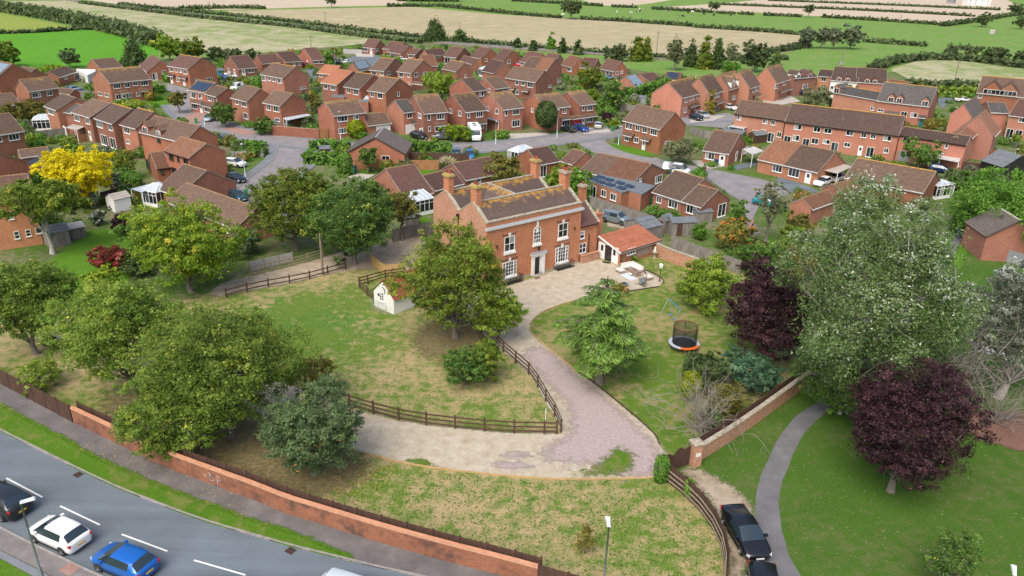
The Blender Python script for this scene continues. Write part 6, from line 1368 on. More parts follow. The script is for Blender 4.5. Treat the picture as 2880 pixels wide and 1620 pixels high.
def rail_fence(label,t,pts,h=1.2,nr=3,bay=2.4,mat='fence_brown',it=1,name='rail_fence',world_pts=None):
 ps=world_pts or([gp(t,*p)for p in pts]if len(pts)<3 or it==0 else smooth_line([gp(t,*p)for p in pts],it));rp=resample(ps,bay);root=thing(name,label,'fence',rp[0]);o=rp[0]
 pm=cached(('rpost',h,mat),lambda:MB().box(-.07,-.05,-.1,.07,.05,h+.06).mesh('post',M[mat]));rm_=cached(('rrail',bay,mat),lambda:MB().box(0,-.085,-.065,bay,-.052,.065).mesh('rail',M[mat]))
 for i,p in enumerate(rp):
  d=rp[min(i+1,len(rp)-1)]-rp[max(i-1,0)];link('post',pm,root,p-o,math.atan2(d.y,d.x))
  if i<len(rp)-1:
   d=rp[i+1]-p
   for j in range(nr):
    r_=link('rail',rm_,root,p-o+Vector((0,0,h*(j+.55)/nr+.08)),math.atan2(d.y,d.x));r_.scale=(d.length/bay,1,1)
 return root
wbl=[gp('O',*p)for p in WB]
panel_fence('dark brown closeboard fence along the roadside pavement, left length','O',[],1.7,'fence_brown',posts='fence_brown',world_pts=smooth_line(wbl[:3],1))
bw_line=smooth_line(wbl[2:12]+[gp('O',1352,1476)],1)
bwall=wall_run('long red brick boundary wall beside the road','O',[],1.4,.24,'brick_wall',world_pts=offset_line(bw_line,.12),cap_h=.16)
panel_fence('dark brown fence running behind the brick boundary wall','O',[],1.75,'fence_brown',posts='fence_brown',world_pts=offset_line(bw_line,.62))
panel_fence('dark brown fence right of the brick boundary wall','O',[],1.75,'fence_brown',posts='fence_brown',world_pts=[gp('O',1353,1476),gp('O',1480,1512),gp('O',1600,1545)])
panel_fence('brown fence with pale rails beside the parked black cars','23',[(1560,500),(1700,605),(1930,830),(2060,1035),(2150,1250),(2160,1449),(2140,1650)],1.6,'fence_brown',posts='fence_brown',rails='rail_wood')
rail_fence('dark three-rail fence along the front of the paddock','O',[(770,985),(904,1031),(996,1057),(1094,1073),(1190,1083),(1288,1091),(1400,1092)],it=1)
rail_fence('dark three-rail fence curving beside the drive','O',[(1411,1088),(1409,1070),(1383,1029),(1355,979),(1339,950),(1305,920),(1270,890),(1240,862),(1200,825),(1170,798)],it=1)
rail_fence('dark two-rail fence along the top of the paddock','O',[(570,748),(644,728),(709,717),(785,702),(824,690),(880,676)],1.05,2)
rail_fence('pale three-rail fence along the dirt track','11',[(-40,1320),(0,1310),(420,1218),(720,1120)],1.1,3,mat='rail_wood')
panel_fence('pale concrete panel fence behind the dirt track','11',[(-60,1290),(0,1275),(250,1215),(400,1180)],1.3,'fence_pale',posts='rail_wood')
rail_fence('dark rail fence of the small pen by the white outbuilding','11',[(1500,1330),(1330,1352),(1040,1435)],1.1,3,it=0)
rail_fence('dark rail fence running down to the white outbuilding','12',[(1045,0),(1190,145)],1.1,3)
panel_fence('new timber board fence below the yard','11',[(1165,1215),(1310,1322),(1500,1300)],1.3,'timber',posts='timber',it=0)
rail_fence('pale wooden rails beyond the iron gate','02',[(560,325),(720,300),(890,272)],1.1,3,mat='rail_wood')
panel_fence('weathered panel fence behind the yard','11',[(1380,990),(1560,940),(1790,905)],1.8,'fence_grey',it=0)
panel_fence('weathered board fence along the rear of the big house','21',[(785,632),(955,695),(1180,765),(1400,840)],1.8,'fence_grey')
panel_fence('weathered board fence behind the old garden wall','21',[(1595,1050),(1900,1165),(2290,1310)],1.8,'fence_grey')
panel_fence('short fence panels beside the leaning sheds','21',[(1420,905),(1520,955)],1.8,'fence_grey')
panel_fence('grey composite fence at right below the laurels','31',[(2060,1100),(2330,1160),(2640,1270)],1.7,'grey',posts='grey')
panel_fence('orange-stained fence behind the small standard tree','11',[(1005,258),(1240,256),(1840,262)],1.8,'fence_orange',posts='fence_orange',it=0)
panel_fence('black-stained fence by the parked blue cars','11',[(1510,158),(1620,162),(2140,168)],1.4,'fence_brown',posts='fence_brown',it=0)
wall_run('brick yard wall along the estate road','10',[(150,1345),(168,1362),(640,1398)],1.9,.22,'brick',it=0)
panel_fence('brown gate panel at the end of the brick yard wall','10',[(642,1398),(758,1388)],1.9,'fence_orange',posts='fence_brown')
panel_fence('weathered fence beside the pink brick gable','20',[(1085,1112),(1290,1142),(1385,1108)],1.8,'fence_grey',it=0)
panel_fence('pale far fence beyond the conical tree','10',[(880,540),(1065,545)],1.7,'fence_pale',posts='fence_pale')
panel_fence('pale panel fence at the road bend','01',[(2335,140),(2480,135),(2670,125)],1.2,'fence_pale',posts='fence_pale')
panel_fence('weathered fence left of the lichened semi','00',[(715,970),(980,990)],1.7,'fence_grey')
panel_fence('weathered fence beside the left conservatory','00',[(370,1405),(690,1368)],1.7,'fence_grey')
panel_fence('red-brown fence behind the left row patio','00',[(770,1440),(990,1405)],1.5,'fence_orange',posts='fence_brown')
panel_fence('dark brown fence behind the white awning','31',[(1640,225),(1900,260),(2120,285)],1.7,'fence_brown',posts='fence_brown')
panel_fence('red-stained fence panels at the right edge','31',[(2230,140),(2440,195),(2560,200)],1.8,'brick',posts='fence_pale')
panel_fence('brown fence beside the cul-de-sac birch','21',[(2330,990),(2470,1040),(2620,1110)],1.2,'fence_brown',posts='fence_brown')
panel_fence('weathered fence behind the corner semi','20',[(1790,1340),(1920,1390),(2060,1400)],1.7,'fence_grey',it=0)
panel_fence('dark panel fence under the yellow robinia','01',[(1030,590),(1330,500)],1.6,'fence_brown',posts='fence_brown')
wall_run('old patched brick wall behind the patio','21',[(1448,1120),(1600,1190),(1750,1240),(1980,1330)],1.6,.3,'brick_gable','stone',name='garden_wall')
wall_run('old brick garden wall beside the park path','O',[(1752,1160),(1866,1088),(2030,966),(2080,925)],1.25,.35,'brick_gable','stone',name='garden_wall')
panel_fence('brown fence on top of the park-side garden wall','O',[(1748,1150),(1862,1079),(2026,958)],1.75,'fence_brown',posts='fence_brown')
wall_run('low brick wall at the cul-de-sac corner','21',[(2350,960),(2420,850)],1.2,.22,'brick')
pr_=gp('23',1832,325);pier=thing('gate_pier','square brick gate pier with stone cap and white plaque','pier',pr_,R(20))
part('shaft',MB().box(-.36,-.36,-.1,.36,.36,1.95),M['brick_gable'],pier);part('cap',MB().box(-.45,-.45,1.951,.45,.45,2.05).add([(-.42,-.42,2.05),(.42,-.42,2.05),(.42,.42,2.05),(-.42,.42,2.05),(0,0,2.22)],[(0,1,4),(1,2,4),(2,3,4),(3,0,4)]),M['stone'],pier)
part('plaque',MB().box(-.2,-.38,.95,.2,-.361,1.25),M['cream'],pier)
ga,gb=gp('23',1545,420),gp('23',1775,325);gu=(gb-ga)
gate=thing('wooden_gates','pair of dark brown wooden gates with curved tops','gate',ga,math.atan2(gu.y,gu.x));gl=gu.length
for s in(0,1):
 mb=MB();nb=12
 for i in range(nb):
  x=gl/2*s+gl/2*i/nb;f_=(i+.5)/nb;f_=f_ if s==0 else 1-f_
  mb.box(x+.005,-.03-.01*(i%2),.05,x+gl/2/nb-.005,.02-.01*(i%2),1.75-.35*math.sin(math.pi*f_)**2*(1 if s==0 else.6)+.15*f_)
 mb.box(gl/2*s+.02,.021,.4,gl/2*(s+1)-.02,.06,.52).box(gl/2*s+.02,.021,1.1,gl/2*(s+1)-.02,.06,1.22);part('gate_leaf',mb,M['fence_brown'],gate)
for i,(a,b,lab)in enumerate([((440,588),(590,622),'black iron gate leaf standing open at the left entrance'),((885,455),(1040,490),'black iron gate leaf beside the ash at the left entrance')]):
 p,q_=gp('02',*a),gp('02',*b);d=q_-p;gi=thing('iron_gate',lab,'gate',p,math.atan2(d.y,d.x));L_=d.length;mb=MB()
 part('frame',MB().box(0,-.03,.05,.06,.03,1.7).box(L_-.06,-.03,.05,L_,.03,1.5).box(.06,-.025,.1,L_-.06,.025,.18).box(.06,-.02,.9,L_-.06,.02,.97),M['dark'],gi)
 for k in range(int(L_/.1)):mb.box(.08+k*.1,-.012,.18,.13+k*.1,.012,1.6-.25*(k*.1/L_))
 part('bars',mb,M['dark'],gi)
for lab,t_,pts_ in[('timber edging along the garden side of the drive','O',[(1445,757),(1395,772),(1355,790),(1335,812),(1332,832),(1358,860),(1448,932)]),('old board edging below the cedar','O',[(1452,936),(1500,967),(1645,1087),(1660,1120)]),('timber edging below the curve of the drive','O',[(911,1138),(1001,1164),(1119,1182),(1288,1200),(1420,1208),(1643,1203)]),('dark edging around the patio','d',[(480,780),(970,860),(1200,960),(1350,1070),(1350,1160)]),('edging board at the front of the patio','d',[(1260,1210),(900,1265),(600,1310),(100,1380)])]:
 ps_=line(t_,pts_,1);e_=ribbon('edging',ps_,.06,-.02,'timber' if 'timber' in lab else 'darkbrown',.15,0,None);e_.name='edging_board';tag(e_,lab,'edging')
def merge(keep,gone,label=None):
 A_=next(o for o in bpy.data.objects if o.get('label')==keep);B_=next(o for o in bpy.data.objects if o.get('label')==gone)
 def mt(o):return Matrix.Translation(o.location)@Matrix.Rotation(o.rotation_euler.z,4,'Z')
 rel=mt(A_).inverted()@mt(B_)
 for c in list(B_.children):
  loc=rel@c.location;c.rotation_euler.z+=B_.rotation_euler.z-A_.rotation_euler.z;c.parent=A_;c.location=loc
 bpy.data.objects.remove(B_)
 if label:A_['label']=label
merge('bungalow with mossy roof facing the annex fence','lower end of the mossy bungalow with french doors','mossy-roofed bungalow with french doors facing the annex fence')
merge('L-shaped bungalow, left arm with white fascia','L-shaped bungalow, right arm with brick gable','L-shaped bungalow with white fascia behind the big house chimneys')
merge('big brick house with weathered orange roof by the bend','small brick side wing with dark framed window at garden path')
merge('brick house with bay window left of the motorhome','lower wing with slate patch and white garage door','brick house with bay window and slate-patched garage wing left of motorhome')
merge('brown-roofed brick house with two upstairs windows, behind round bushes at left','low brick extension with sloping gable beside lichened house')
merge('end house of the row beside the white conservatory','narrow cross-gabled house with slate grey roof in the left row','end house with slate cross gable beside the white conservatory')
def local(t,A,B):
 a,b=gp(t,*A),gp(t,*B);d=b-a;rz=math.atan2(d.y,d.x);L=d.length
 n=Vector((-d.y,d.x,0)).normalized()
 return a,L,rz,n
def shed(label,t,A,B,dep,h,rise,roof='lead_roof',wall='fence_grey',name='shed',ridge_along=True,doorx=None):
 a,L,rz,n=local(t,A,B);root=thing(name,label,'shed',a,rz);mb=MB();k=int(L/.14)
 if ridge_along:
  sec=[(0,-.05),(dep,-.05),(dep,h),(dep/2,h+rise),(0,h)]
  mb.add([(0,y,z)for y,z in sec]+[(L,y,z)for y,z in sec],[(4,3,2,1,0),(5,6,7,8,9),(0,1,6,5),(1,2,7,6),(2,3,8,7),(3,4,9,8),(4,0,5,9)])
  for i in range(k):mb.box(L*i/k+.005,-.025,0,L*(i+1)/k-.01,-.001,h-.02)
  part('wall',mb,M[wall],root);rm=MB()
  for p in(((-.12,-.15,h-.05),(L+.12,-.15,h-.05),(L+.12,dep/2,h+rise+.05),(-.12,dep/2,h+rise+.05)),((L+.12,dep+.15,h-.05),(-.12,dep+.15,h-.05),(-.12,dep/2,h+rise+.05),(L+.12,dep/2,h+rise+.05))):slope(rm,*p,3,.04)
  part('roof',rm,M[roof],root)
 else:
  sec=[(0,-.05),(L,-.05),(L,h),(L/2,h+rise),(0,h)]
  mb.add([(x,0,z)for x,z in sec]+[(x,dep,z)for x,z in sec],[(0,1,2,3,4),(9,8,7,6,5),(1,0,5,6),(2,1,6,7),(3,2,7,8),(4,3,8,9),(0,4,9,5)])
  for i in range(k):mb.box(L*i/k+.005,-.025,0,L*(i+1)/k-.01,-.001,h-.02)
  part('wall',mb,M[wall],root);rm=MB()
  slope(rm,(L+.12,-.12,h-.05),(L+.12,dep+.12,h-.05),(L/2,dep+.12,h+rise+.05),(L/2,-.12,h+rise+.05),3,.04);slope(rm,(-.12,dep+.12,h-.05),(-.12,-.12,h-.05),(L/2,-.12,h+rise+.05),(L/2,dep+.12,h+rise+.05),3,.04)
  part('roof',rm,M[roof],root)
 if doorx is not None:part('door',MB().box(L*doorx-.4,-.05,.05,L*doorx+.4,-.026,min(1.8,h-.1)).box(L*doorx-.36,-.065,.8,L*doorx-.3,-.051,.95),M['fence_brown'],root)
 return root
def canopy(label,t,poly,z,mat='poly',name='canopy',ribs=6,post=True,th=.07,walls=None,cat='canopy',zs=None):
 zs=zs or[z]*len(poly);ps=[gp(t,x,y,zz)for(x,y),zz in zip(poly,zs)];o=Vector((ps[0].x,ps[0].y,0));root=thing(name,label,cat,o);q_=[p-o for p in ps]
 a=sum(q_[i].x*q_[(i+1)%len(q_)].y-q_[(i+1)%len(q_)].x*q_[i].y for i in range(len(q_)))
 if a<0:q_=q_[::-1]
 n=len(q_);mb=MB().add([p for p in q_]+[p+Vector((0,0,th))for p in q_],[tuple(range(n-1,-1,-1)),tuple(range(n,2*n))]+[(i,(i+1)%n,n+(i+1)%n,n+i)for i in range(n)]);part('roof',mb,M[mat],root)
 if ribs and n==4:
  rb=MB()
  for i in range(ribs+1):
   p,r_=q_[0].lerp(q_[1],i/ribs),q_[3].lerp(q_[2],i/ribs);rb.bar(p+Vector((0,0,th+.02)),r_+Vector((0,0,th+.02)),.06,.04)
  part('rib',rb,M['white'],root)
 for p in q_:
  if post:part('post',MB().box(p.x-.05,p.y-.05,0,p.x+.05,p.y+.05,p.z),M['white'],root)
 if walls:part('wall',MB().prism([(p.x*.985,p.y*.985)for p in q_],0,z-.002),M[walls],root)
 return root
def conservatory(label,t,A,B,dep,h=2.2,rise=.9,name='conservatory',lean=False):
 a,L,rz,n=local(t,A,B);root=thing(name,label,'conservatory',a,rz);fr=MB();fr.box(0,0,-.05,L,dep,.5)
 part('base_wall',fr,M['white'],root);f2=MB();k1,k2=max(2,int(L/.75)),max(2,int(dep/.75))
 for i in range(k1+1):f2.box(L*i/k1-.04,-.03,.501,L*i/k1+.04,.05,h)
 for j in range(k2+1):
  for x in(0,L):f2.box(x-.045,dep*j/k2-.04,.501,x+.045,dep*j/k2+.04,h)
 f2.box(-.08,-.08,h+.001,L+.08,.06,h+.12).box(-.08,.061,h+.001,.08,dep,h+.12).box(L-.08,.061,h+.001,L+.08,dep,h+.12);f2.box(0,-.035,h-.5,L,.045,h-.44)
 part('frame',f2,M['white'],root)
 for i in range(k1):link('pane',pane_mesh(L/k1-.08,h-.55),root,(L*(i+.5)/k1,.0,.5+(h-.5)/2))
 for j in range(k2):
  for x in(0,L):p=link('pane',pane_mesh(dep/k2-.08,h-.55),root,(x,dep*(j+.5)/k2,.5+(h-.5)/2));p.rotation_euler=(0,0,math.pi/2)
 rb,gl_=MB(),MB()
 if lean:tops=[((0,0),(0,dep)),];quad=[(0,0,h+.13),(L,0,h+.13),(L,dep,h+rise),(0,dep,h+rise)];gl_.add(quad,[(0,1,2,3)]);[rb.bar((L*i/k1,0,h+.15),(L*i/k1,dep,h+rise+.02),.07,.07)for i in range(k1+1)]
 else:
  c0,c1=(L*.3,dep*.5,h+rise),(L*.7,dep*.5,h+rise);cs_=[(0,0,h+.12),(L,0,h+.12),(L,dep,h+.12),(0,dep,h+.12)]
  gl_.add(cs_+[c0,c1],[(0,1,5,4),(1,2,5),(2,3,4,5),(3,0,4)])
  for p,c in((0,c0),(1,c1),(2,c1),(3,c0)):rb.bar(cs_[p],c,.08,.08)
  rb.bar(c0,c1,.1,.1)
  for i in range(1,k1):x=L*i/k1;rb.bar((x,0,h+.13),(min(max(x,c0[0]),c1[0]),dep*.5,h+rise+.01),.05,.05)
  for j in range(1,k2):y=dep*j/k2;rb.bar((L,y,h+.13),(c1[0],dep*.5,h+rise+.01),.05,.05);rb.bar((0,y,h+.13),(c0[0],dep*.5,h+rise+.01),.05,.05)
 part('roof_glazing',gl_,M['poly'],root);part('roof_bar',rb,M['white'],root);return root
conservatory('white conservatory at the end of the left row','00',(345,1322),(560,1310),3.4)
conservatory('white hipped conservatory beside the long bungalow','01',(1440,610),(1590,640),3.2)
conservatory('white lean-to conservatory behind the maple tree','11',(1560,742),(1790,690),2.8,2.2,.8,lean=True)
conservatory('glass-roofed conservatory between two brown-roofed houses','10',(1098,1108),(1240,1098),3.2)
conservatory('white conservatory of the bungalow below the far row','10',(2280,775),(2400,768),2.6)
conservatory('white slatted sunroom right of the poplar top','31',(1680,560),(1850,535),3.5,2.2,.5)
conservatory('glass conservatory hidden behind the rear chimney','21',(60,210),(220,170),2.6)
shed('green felt-roofed garden shed behind the annex','21',(1120,900),(1330,985),3.2,1.9,.7,ridge_along=False)
shed('leaning wooden shed with pointed roof by the fence','21',(1445,880),(1530,905),2.0,1.9,.6,ridge_along=False,doorx=.5)
shed('wide wooden shed with blue-grey roof and open door','21',(1605,930),(1850,920),2.4,2.0,.35,'lead_roof',doorx=.3)
shed('flat dark shed beside the french doors','21',(1860,800),(2010,790),1.6,1.7,.15)
shed('long grey garden shed behind the pale-trunked tree','01',(505,1050),(722,1005),2.6,1.9,.7,wall='fence_grey')
shed('pale-roofed garden store beside the long grey shed','01',(725,965),(870,935),2.2,1.5,.4,'fence_pale')
shed('cream timber shed below the white conservatory','01',(1165,690),(1330,650),2.2,1.9,.6,'drive_pale','white')
shed('little dark-roofed shed at the yard fence','11',(1510,845),(1640,830),2.0,1.5,.5)
shed('turquoise shed near the far-left cul-de-sac','00',(2200,770),(2262,765),1.8,1.7,.6,'lead_roof','teal')
shed('pale blue garden shed by the tall hedge','20',(1265,1040),(1345,1045),1.8,1.6,.4,'lead_roof','grey')
shed('small dark sheds behind the long terrace','20',(2130,1395),(2290,1380),2.0,1.6,.5)
shed('brown summer house in the terrace gardens','20',(2440,1445),(2560,1430),2.0,1.7,.6,wall='fence_brown')
shed('black weatherboarded barn at the right edge','31',(2330,365),(2640,350),5.0,2.4,2.0,'lead_roof','dark',ridge_along=False)
shed('dark roof garden store by the yard wall','10',(165,1290),(330,1300),2.2,1.4,.4)
shed('wooden store left of the clipped hedge','11',(650,130),(750,125),1.8,1.5,.4,wall='fence_brown')
canopy('pale flat carport beside the bungalow bays','31',[(545,262),(700,300),(845,232),(745,197)],2.35,'drive_pale',name='carport',ribs=0)
canopy('white slatted pergola carport','21',[(2320,55),(2420,108),(2535,70),(2440,28)],2.4,'fence_pale',name='pergola',ribs=9,th=.03)
canopy('white awning over the terrace yard','31',[(1610,95),(1650,135),(1920,190),(1950,122)],2.3,'fence_pale',name='awning',ribs=4)
canopy('clear roofing lean-to against the plain gable','10',[(275,1190),(305,1217),(555,1165),(520,1148)],2.3,'poly',name='lean_to',ribs=8)
canopy('timber pergola roof behind the left row house','00',[(660,1287),(770,1312),(858,1277),(740,1255)],2.5,'drive_pale',name='pergola',ribs=6)
canopy('black canopy beside the tiled wing','01',[(215,215),(330,210),(505,160),(400,120)],2.4,'dark',name='awning',ribs=0)
wgar=canopy('white flat-roofed garage with teal door','00',[(765,695),(880,760),(960,720),(960,700)],2.5,'white',name='garage',ribs=0,post=False,walls='white',cat='garage')
part('door',MB().box(-1.0,-.05,0,1.0,.05,2.0),M['teal'],wgar,loc=gp('00',850,800)-wgar.location,rz=R(-10))
canopy('long grey lean-to roof beside the glazed conservatory','01',[(1320,455),(1430,490),(1640,400),(1600,380)],2.3,'poly',name='lean_to',ribs=0)
canopy('dark flat garage roofs below the orange-tiled house','10',[(750,975),(890,985),(905,955),(790,935)],2.4,'lead_roof',name='garage',ribs=0,post=False,walls='brick',cat='garage')
canopy('dark flat garage roof right of the orange-tiled house','10',[(1030,1025),(1130,1030),(1140,1000),(1050,985)],2.4,'lead_roof',name='garage',ribs=0,post=False,walls='brick',cat='garage')
canopy('flat porch roof left of the clipped holly','10',[(2320,1200),(2440,1222),(2455,1205),(2330,1172)],2.4,'lead_roof',name='porch',ribs=0)
canopy('pale lean-to behind the left block of terrace','20',[(2180,1275),(2330,1300),(2410,1270),(2260,1245)],2.3,'poly',name='lean_to',ribs=5)
canopy('blue-grey flat store behind the terrace','20',[(2190,1330),(2320,1350),(2360,1310),(2230,1300)],2.0,'lead_roof',name='store',ribs=0,post=False,walls='fence_grey',cat='shed')
ex=canopy('flat-roofed brick extension carrying tilted solar panels','21',[(765,372),(1105,498),(1180,478),(1310,516),(1445,430),(1215,382),(880,312)],2.5,'lead_roof',name='extension',ribs=0,post=False,walls='brick',cat='extension',th=.18)
eo=ex.location.copy()
sa,sb=gp('21',815,355,2.9),gp('21',1100,445,2.9);srz=math.atan2((sb-sa).y,(sb-sa).x)
for x,y in[(815,352),(885,332),(895,383),(975,360),(990,410),(1083,391),(1097,442),(1180,424)]:
 p=gp('21',x,y,2.8)-eo;s_=link('solar_panel',cached('bigsp',lambda:MB().box(-.8,-.5,-.03,.8,.5,.03).box(-.75,.3,-.3,-.7,.35,-.03).box(.7,.3,-.3,.75,.35,-.03).mesh('solar_panel',M['solar'])),ex,p,srz);s_.rotation_euler=(R(14),0,srz)
wa_,wb2=gp('21',765,372,2.5),gp('21',1105,498,2.5);wd_=wb2-wa_;wrz=math.atan2(wd_.y,wd_.x);wnr=Vector((wd_.y,-wd_.x,0)).normalized()
for f_,w_,k_ in((.18,1.5,'p'),(.5,1.2,'w'),(.78,1.3,'w')):
 p=wa_+wd_*f_+wnr*.05-eo;(patio if k_=='p' else window)(ex,p.x,.1 if k_=='p' else.95,w_,2.0 if k_=='p' else 1.1,wrz,p.y)
fa,fL,frz,fn_=local('30',(2000,52),(2235,56));fh=thing('farmhouse','white rendered farmhouse at the top right edge','house',fa,frz)
part('wall',MB().box(0,0,-.1,fL,8,6),M['cream'],fh);fr_=MB();slope(fr_,(-.3,-.3,6),(fL+.3,-.3,6),(fL+.3,4,9.2),(-.3,4,9.2),14);slope(fr_,(fL+.3,8.3,6),(-.3,8.3,6),(-.3,4,9.2),(fL+.3,4,9.2),14);part('roof',fr_,M['tile_slate'],fh)
for x in(.12,.35,.62,.88):
 for z in(.9,3.7):window(fh,fL*x,z,1.2,1.3,0,-.003,cols=2)
a0,aL,arz,_n=local('30',(1790,32),(1865,36));shed('small grey farm shed at the top right','30',(1790,32),(1865,36),6,3.0,1.5,wall='grey')
shed('little pale field shelter in the right pasture','30',(2228,342),(2275,345),3.0,1.8,.5,'fence_pale','fence_pale',name='field_shelter')
M['tyre']=plain('tyre',(.015,.015,.016),.8);M['rim']=plain('alloy_rim',(.42,.43,.45),.3,.8);M['chrome']=plain('chrome',(.65,.66,.68),.15,1.)
M['carglass']=plain('car_glass',(.02,.034,.045),.03,spec=1.0);M['tail']=plain('tail_lamp',(.42,.012,.015),.2);M['head']=plain('head_lamp',(.6,.63,.66),.1,spec=.8)
M['plate_y']=plain('yellow_plate',(.75,.48,.02),.4);M['plate_w']=plain('white_plate',(.75,.75,.72),.4);M['trim']=plain('black_trim',(.02,.02,.022),.55)
_paint={}
def paint(c,metal=.3):
 if c not in _paint:
  m,n,l,b=nt('car_paint',.28);b.inputs['Base Color'].default_value=rgb(c);b.inputs['Metallic'].default_value=metal if max(c)<.6 else 0.;b.inputs['Coat Weight'].default_value=.6;b.inputs['Coat Roughness'].default_value=.05
  _paint[c]=m
 return _paint[c]
KIND={'hatch':(4.1,1.76,1.47,2.55,.31,.93,.99,(1.2,.3,-1.45,-1.88),.74,.95),'suv':(4.6,1.86,1.66,2.7,.36,1.05,1.12,(1.2,.62,-1.75,-2.1),.88,1.08),'saloon':(4.75,1.82,1.4,2.85,.33,.87,.92,(1.2,.32,-.85,-1.8),.66,.93),'van':(4.9,1.95,1.95,3.0,.34,1.1,1.12,(1.75,1.15,-2.3,-2.42),.95,1.1)}
_carm={}
def car_meshes(kind,c):
 if(kind,c)in _carm:return _carm[(kind,c)]
 L,W,H,wb,wr,b0,b1,(xw0,xw1,xr1,xr0),zn,zt=KIND[kind];h=L/2;pm=paint(c)
 hw=W/2;zr=H;xb=(xw1+xr1)/2+.05;wt=hw*.76;xc=xr1+(.22 if kind!='van' else 1.9)
 def ring(x,k,zl,zb,cab=None,wk=1.0):
  w_=hw*k;top=[(w_*.86,zb+.03),(w_*.5,zb+.055),(0,zb+.065)]if cab is None else[(wt*wk,cab-.07),(wt*wk*.8,cab-.012),(0,cab+.012)]
  return[(x,y,z)for y,z in[(0,zl),(w_*.88,zl),(w_*.985,zl+.14),(w_*1.01,zl+(zb-zl)*.62),(w_*.965,zb)]+top]
 bm=(b0+b1)/2;g1=[(h,.5,.34,zn*.78),(h*.985,.74,.25,zn*.9),(h*.94,.89,.2,zn*.98),(h*.82,.99,.19,zn+(b0-zn)*.35),(xw0*.5+h*.42,1.,.19,zn+(b0-zn)*.72)]
 st=[(ring(*g_),'b')for g_ in g1]+[(ring(xw0+.04,1.,.19,b0),'w'),(ring(xw1,1.,.19,b0+.01,H-.02,.97),'a'),(ring(xw1-.06,1.,.19,b0+.01,H-.01),'s'),(ring(xb+.04,1.,.19,bm,H),'p'),(ring(xb-.05,1.,.19,bm,H),'s'),(ring(xc,1.,.19,b1,H-.01),'c'),(ring(xr1,.995,.2,b1,H-.05,.96),'r'),(ring(xr0,.97,.22,b1),'b'),(ring(-h*.95,.91,.24,zt),'b'),(ring(-h*.99,.8,.3,zt*.93),'b'),(ring(-h,.62,.38,zt*.82),'b')]
 parts_={'body':MB(),'windscreen':MB(),'rear_window':MB(),'sl':MB(),'sr':MB()}
 for(r0_,ty),(r1_,_t)in zip(st,st[1:]):
  for j_ in range(7):
   k_='body'
   if ty=='w' and j_>=5:k_='windscreen'
   elif ty=='r' and j_>=5:k_='rear_window'
   elif j_==4 and(ty in 'wa' or(ty in 'sp' and kind!='van')):k_='side'
   elif ty=='s' and j_==4 and r0_[0][0]>0:k_='side'
   for sg in(1,-1):
    q_=[(x,y*sg,z)for x,y,z in(r0_[j_],r0_[j_+1],r1_[j_+1],r1_[j_])];nm_=k_ if k_!='side' else('sl' if sg>0 else 'sr');parts_[nm_].add(q_,[(0,1,2,3)if sg>0 else(3,2,1,0)])
 for r0_,rv in((st[0][0],1),(st[-1][0],0)):
  f_=[(x+(.004 if rv else-.004),y,z)for x,y,z in list(r0_)+[(x,-y,z)for x,y,z in r0_[6:0:-1]]];parts_.setdefault('front_bumper' if rv else 'rear_bumper',MB()).add(f_,[tuple(range(len(f_)))])
 def fin(nm_,mt_):
  mb=parts_[nm_];idx={};vv=[];ff=[]
  for f_ in mb.f:
   g_=[]
   for q_ in f_:
    kk=tuple(round(c_,4)for c_ in mb.v[q_])
    if kk not in idx:idx[kk]=len(vv);vv.append(kk)
    if not g_ or g_[-1]!=idx[kk]:g_.append(idx[kk])
   if len(set(g_))>2:ff.append(tuple(dict.fromkeys(g_)))
  mb.v,mb.f,mb.m=vv,ff,[0]*len(ff);return mb.mesh(nm_ if len(nm_)>2 else 'side_window',mt_,True)
 body=fin('body',pm);g={k_:fin(k_,M['carglass'])for k_ in('windscreen','rear_window')};sides=[fin('sl',M['carglass']),fin('sr',M['carglass'])]
 [g.__setitem__(k_,parts_[k_].mesh(k_,pm))for k_ in('front_bumper','rear_bumper')]
 pl=MB()
 for sg in(-1,1):
  for sx in(-1,1):
   vs_=[(sx*wb/2+wr*1.15*math.cos(a_),sg*(hw+.012),wr+wr*1.15*math.sin(a_))for a_ in[math.pi*k_/10 for k_ in range(11)]]
   pl.add(vs_+[(sx*wb/2-wr*1.15,sg*(hw+.012),.2),(sx*wb/2+wr*1.15,sg*(hw+.012),.2)],[tuple(range(13))if sg<0 else tuple(range(13))[::-1]])
 pillars=pl.mesh('wheel_arch',M['trim'])
 whl=MB().lathe([(wr*.62,-.1),(wr*.95,-.11),(wr,-.07),(wr,.07),(wr*.95,.11),(wr*.62,.1)],18).mesh('wheel',M['tyre'],True)
 rim=MB();rim.lathe([(0,.09),(wr*.18,.1),(wr*.2,.07),(wr*.62,.085),(wr*.64,.1)],16)
 rim=rim.mesh('rim',M['rim'])
 r=dict(body=body,pillars=pillars,g=g,sides=sides,wheel=whl,rim=rim,wb=wb,wr=wr,hw=hw,h=h,zn=zn,zt=zt,b0=b0,b1=b1,xw0=xw0,pm=pm);_carm[(kind,c)]=r;return r
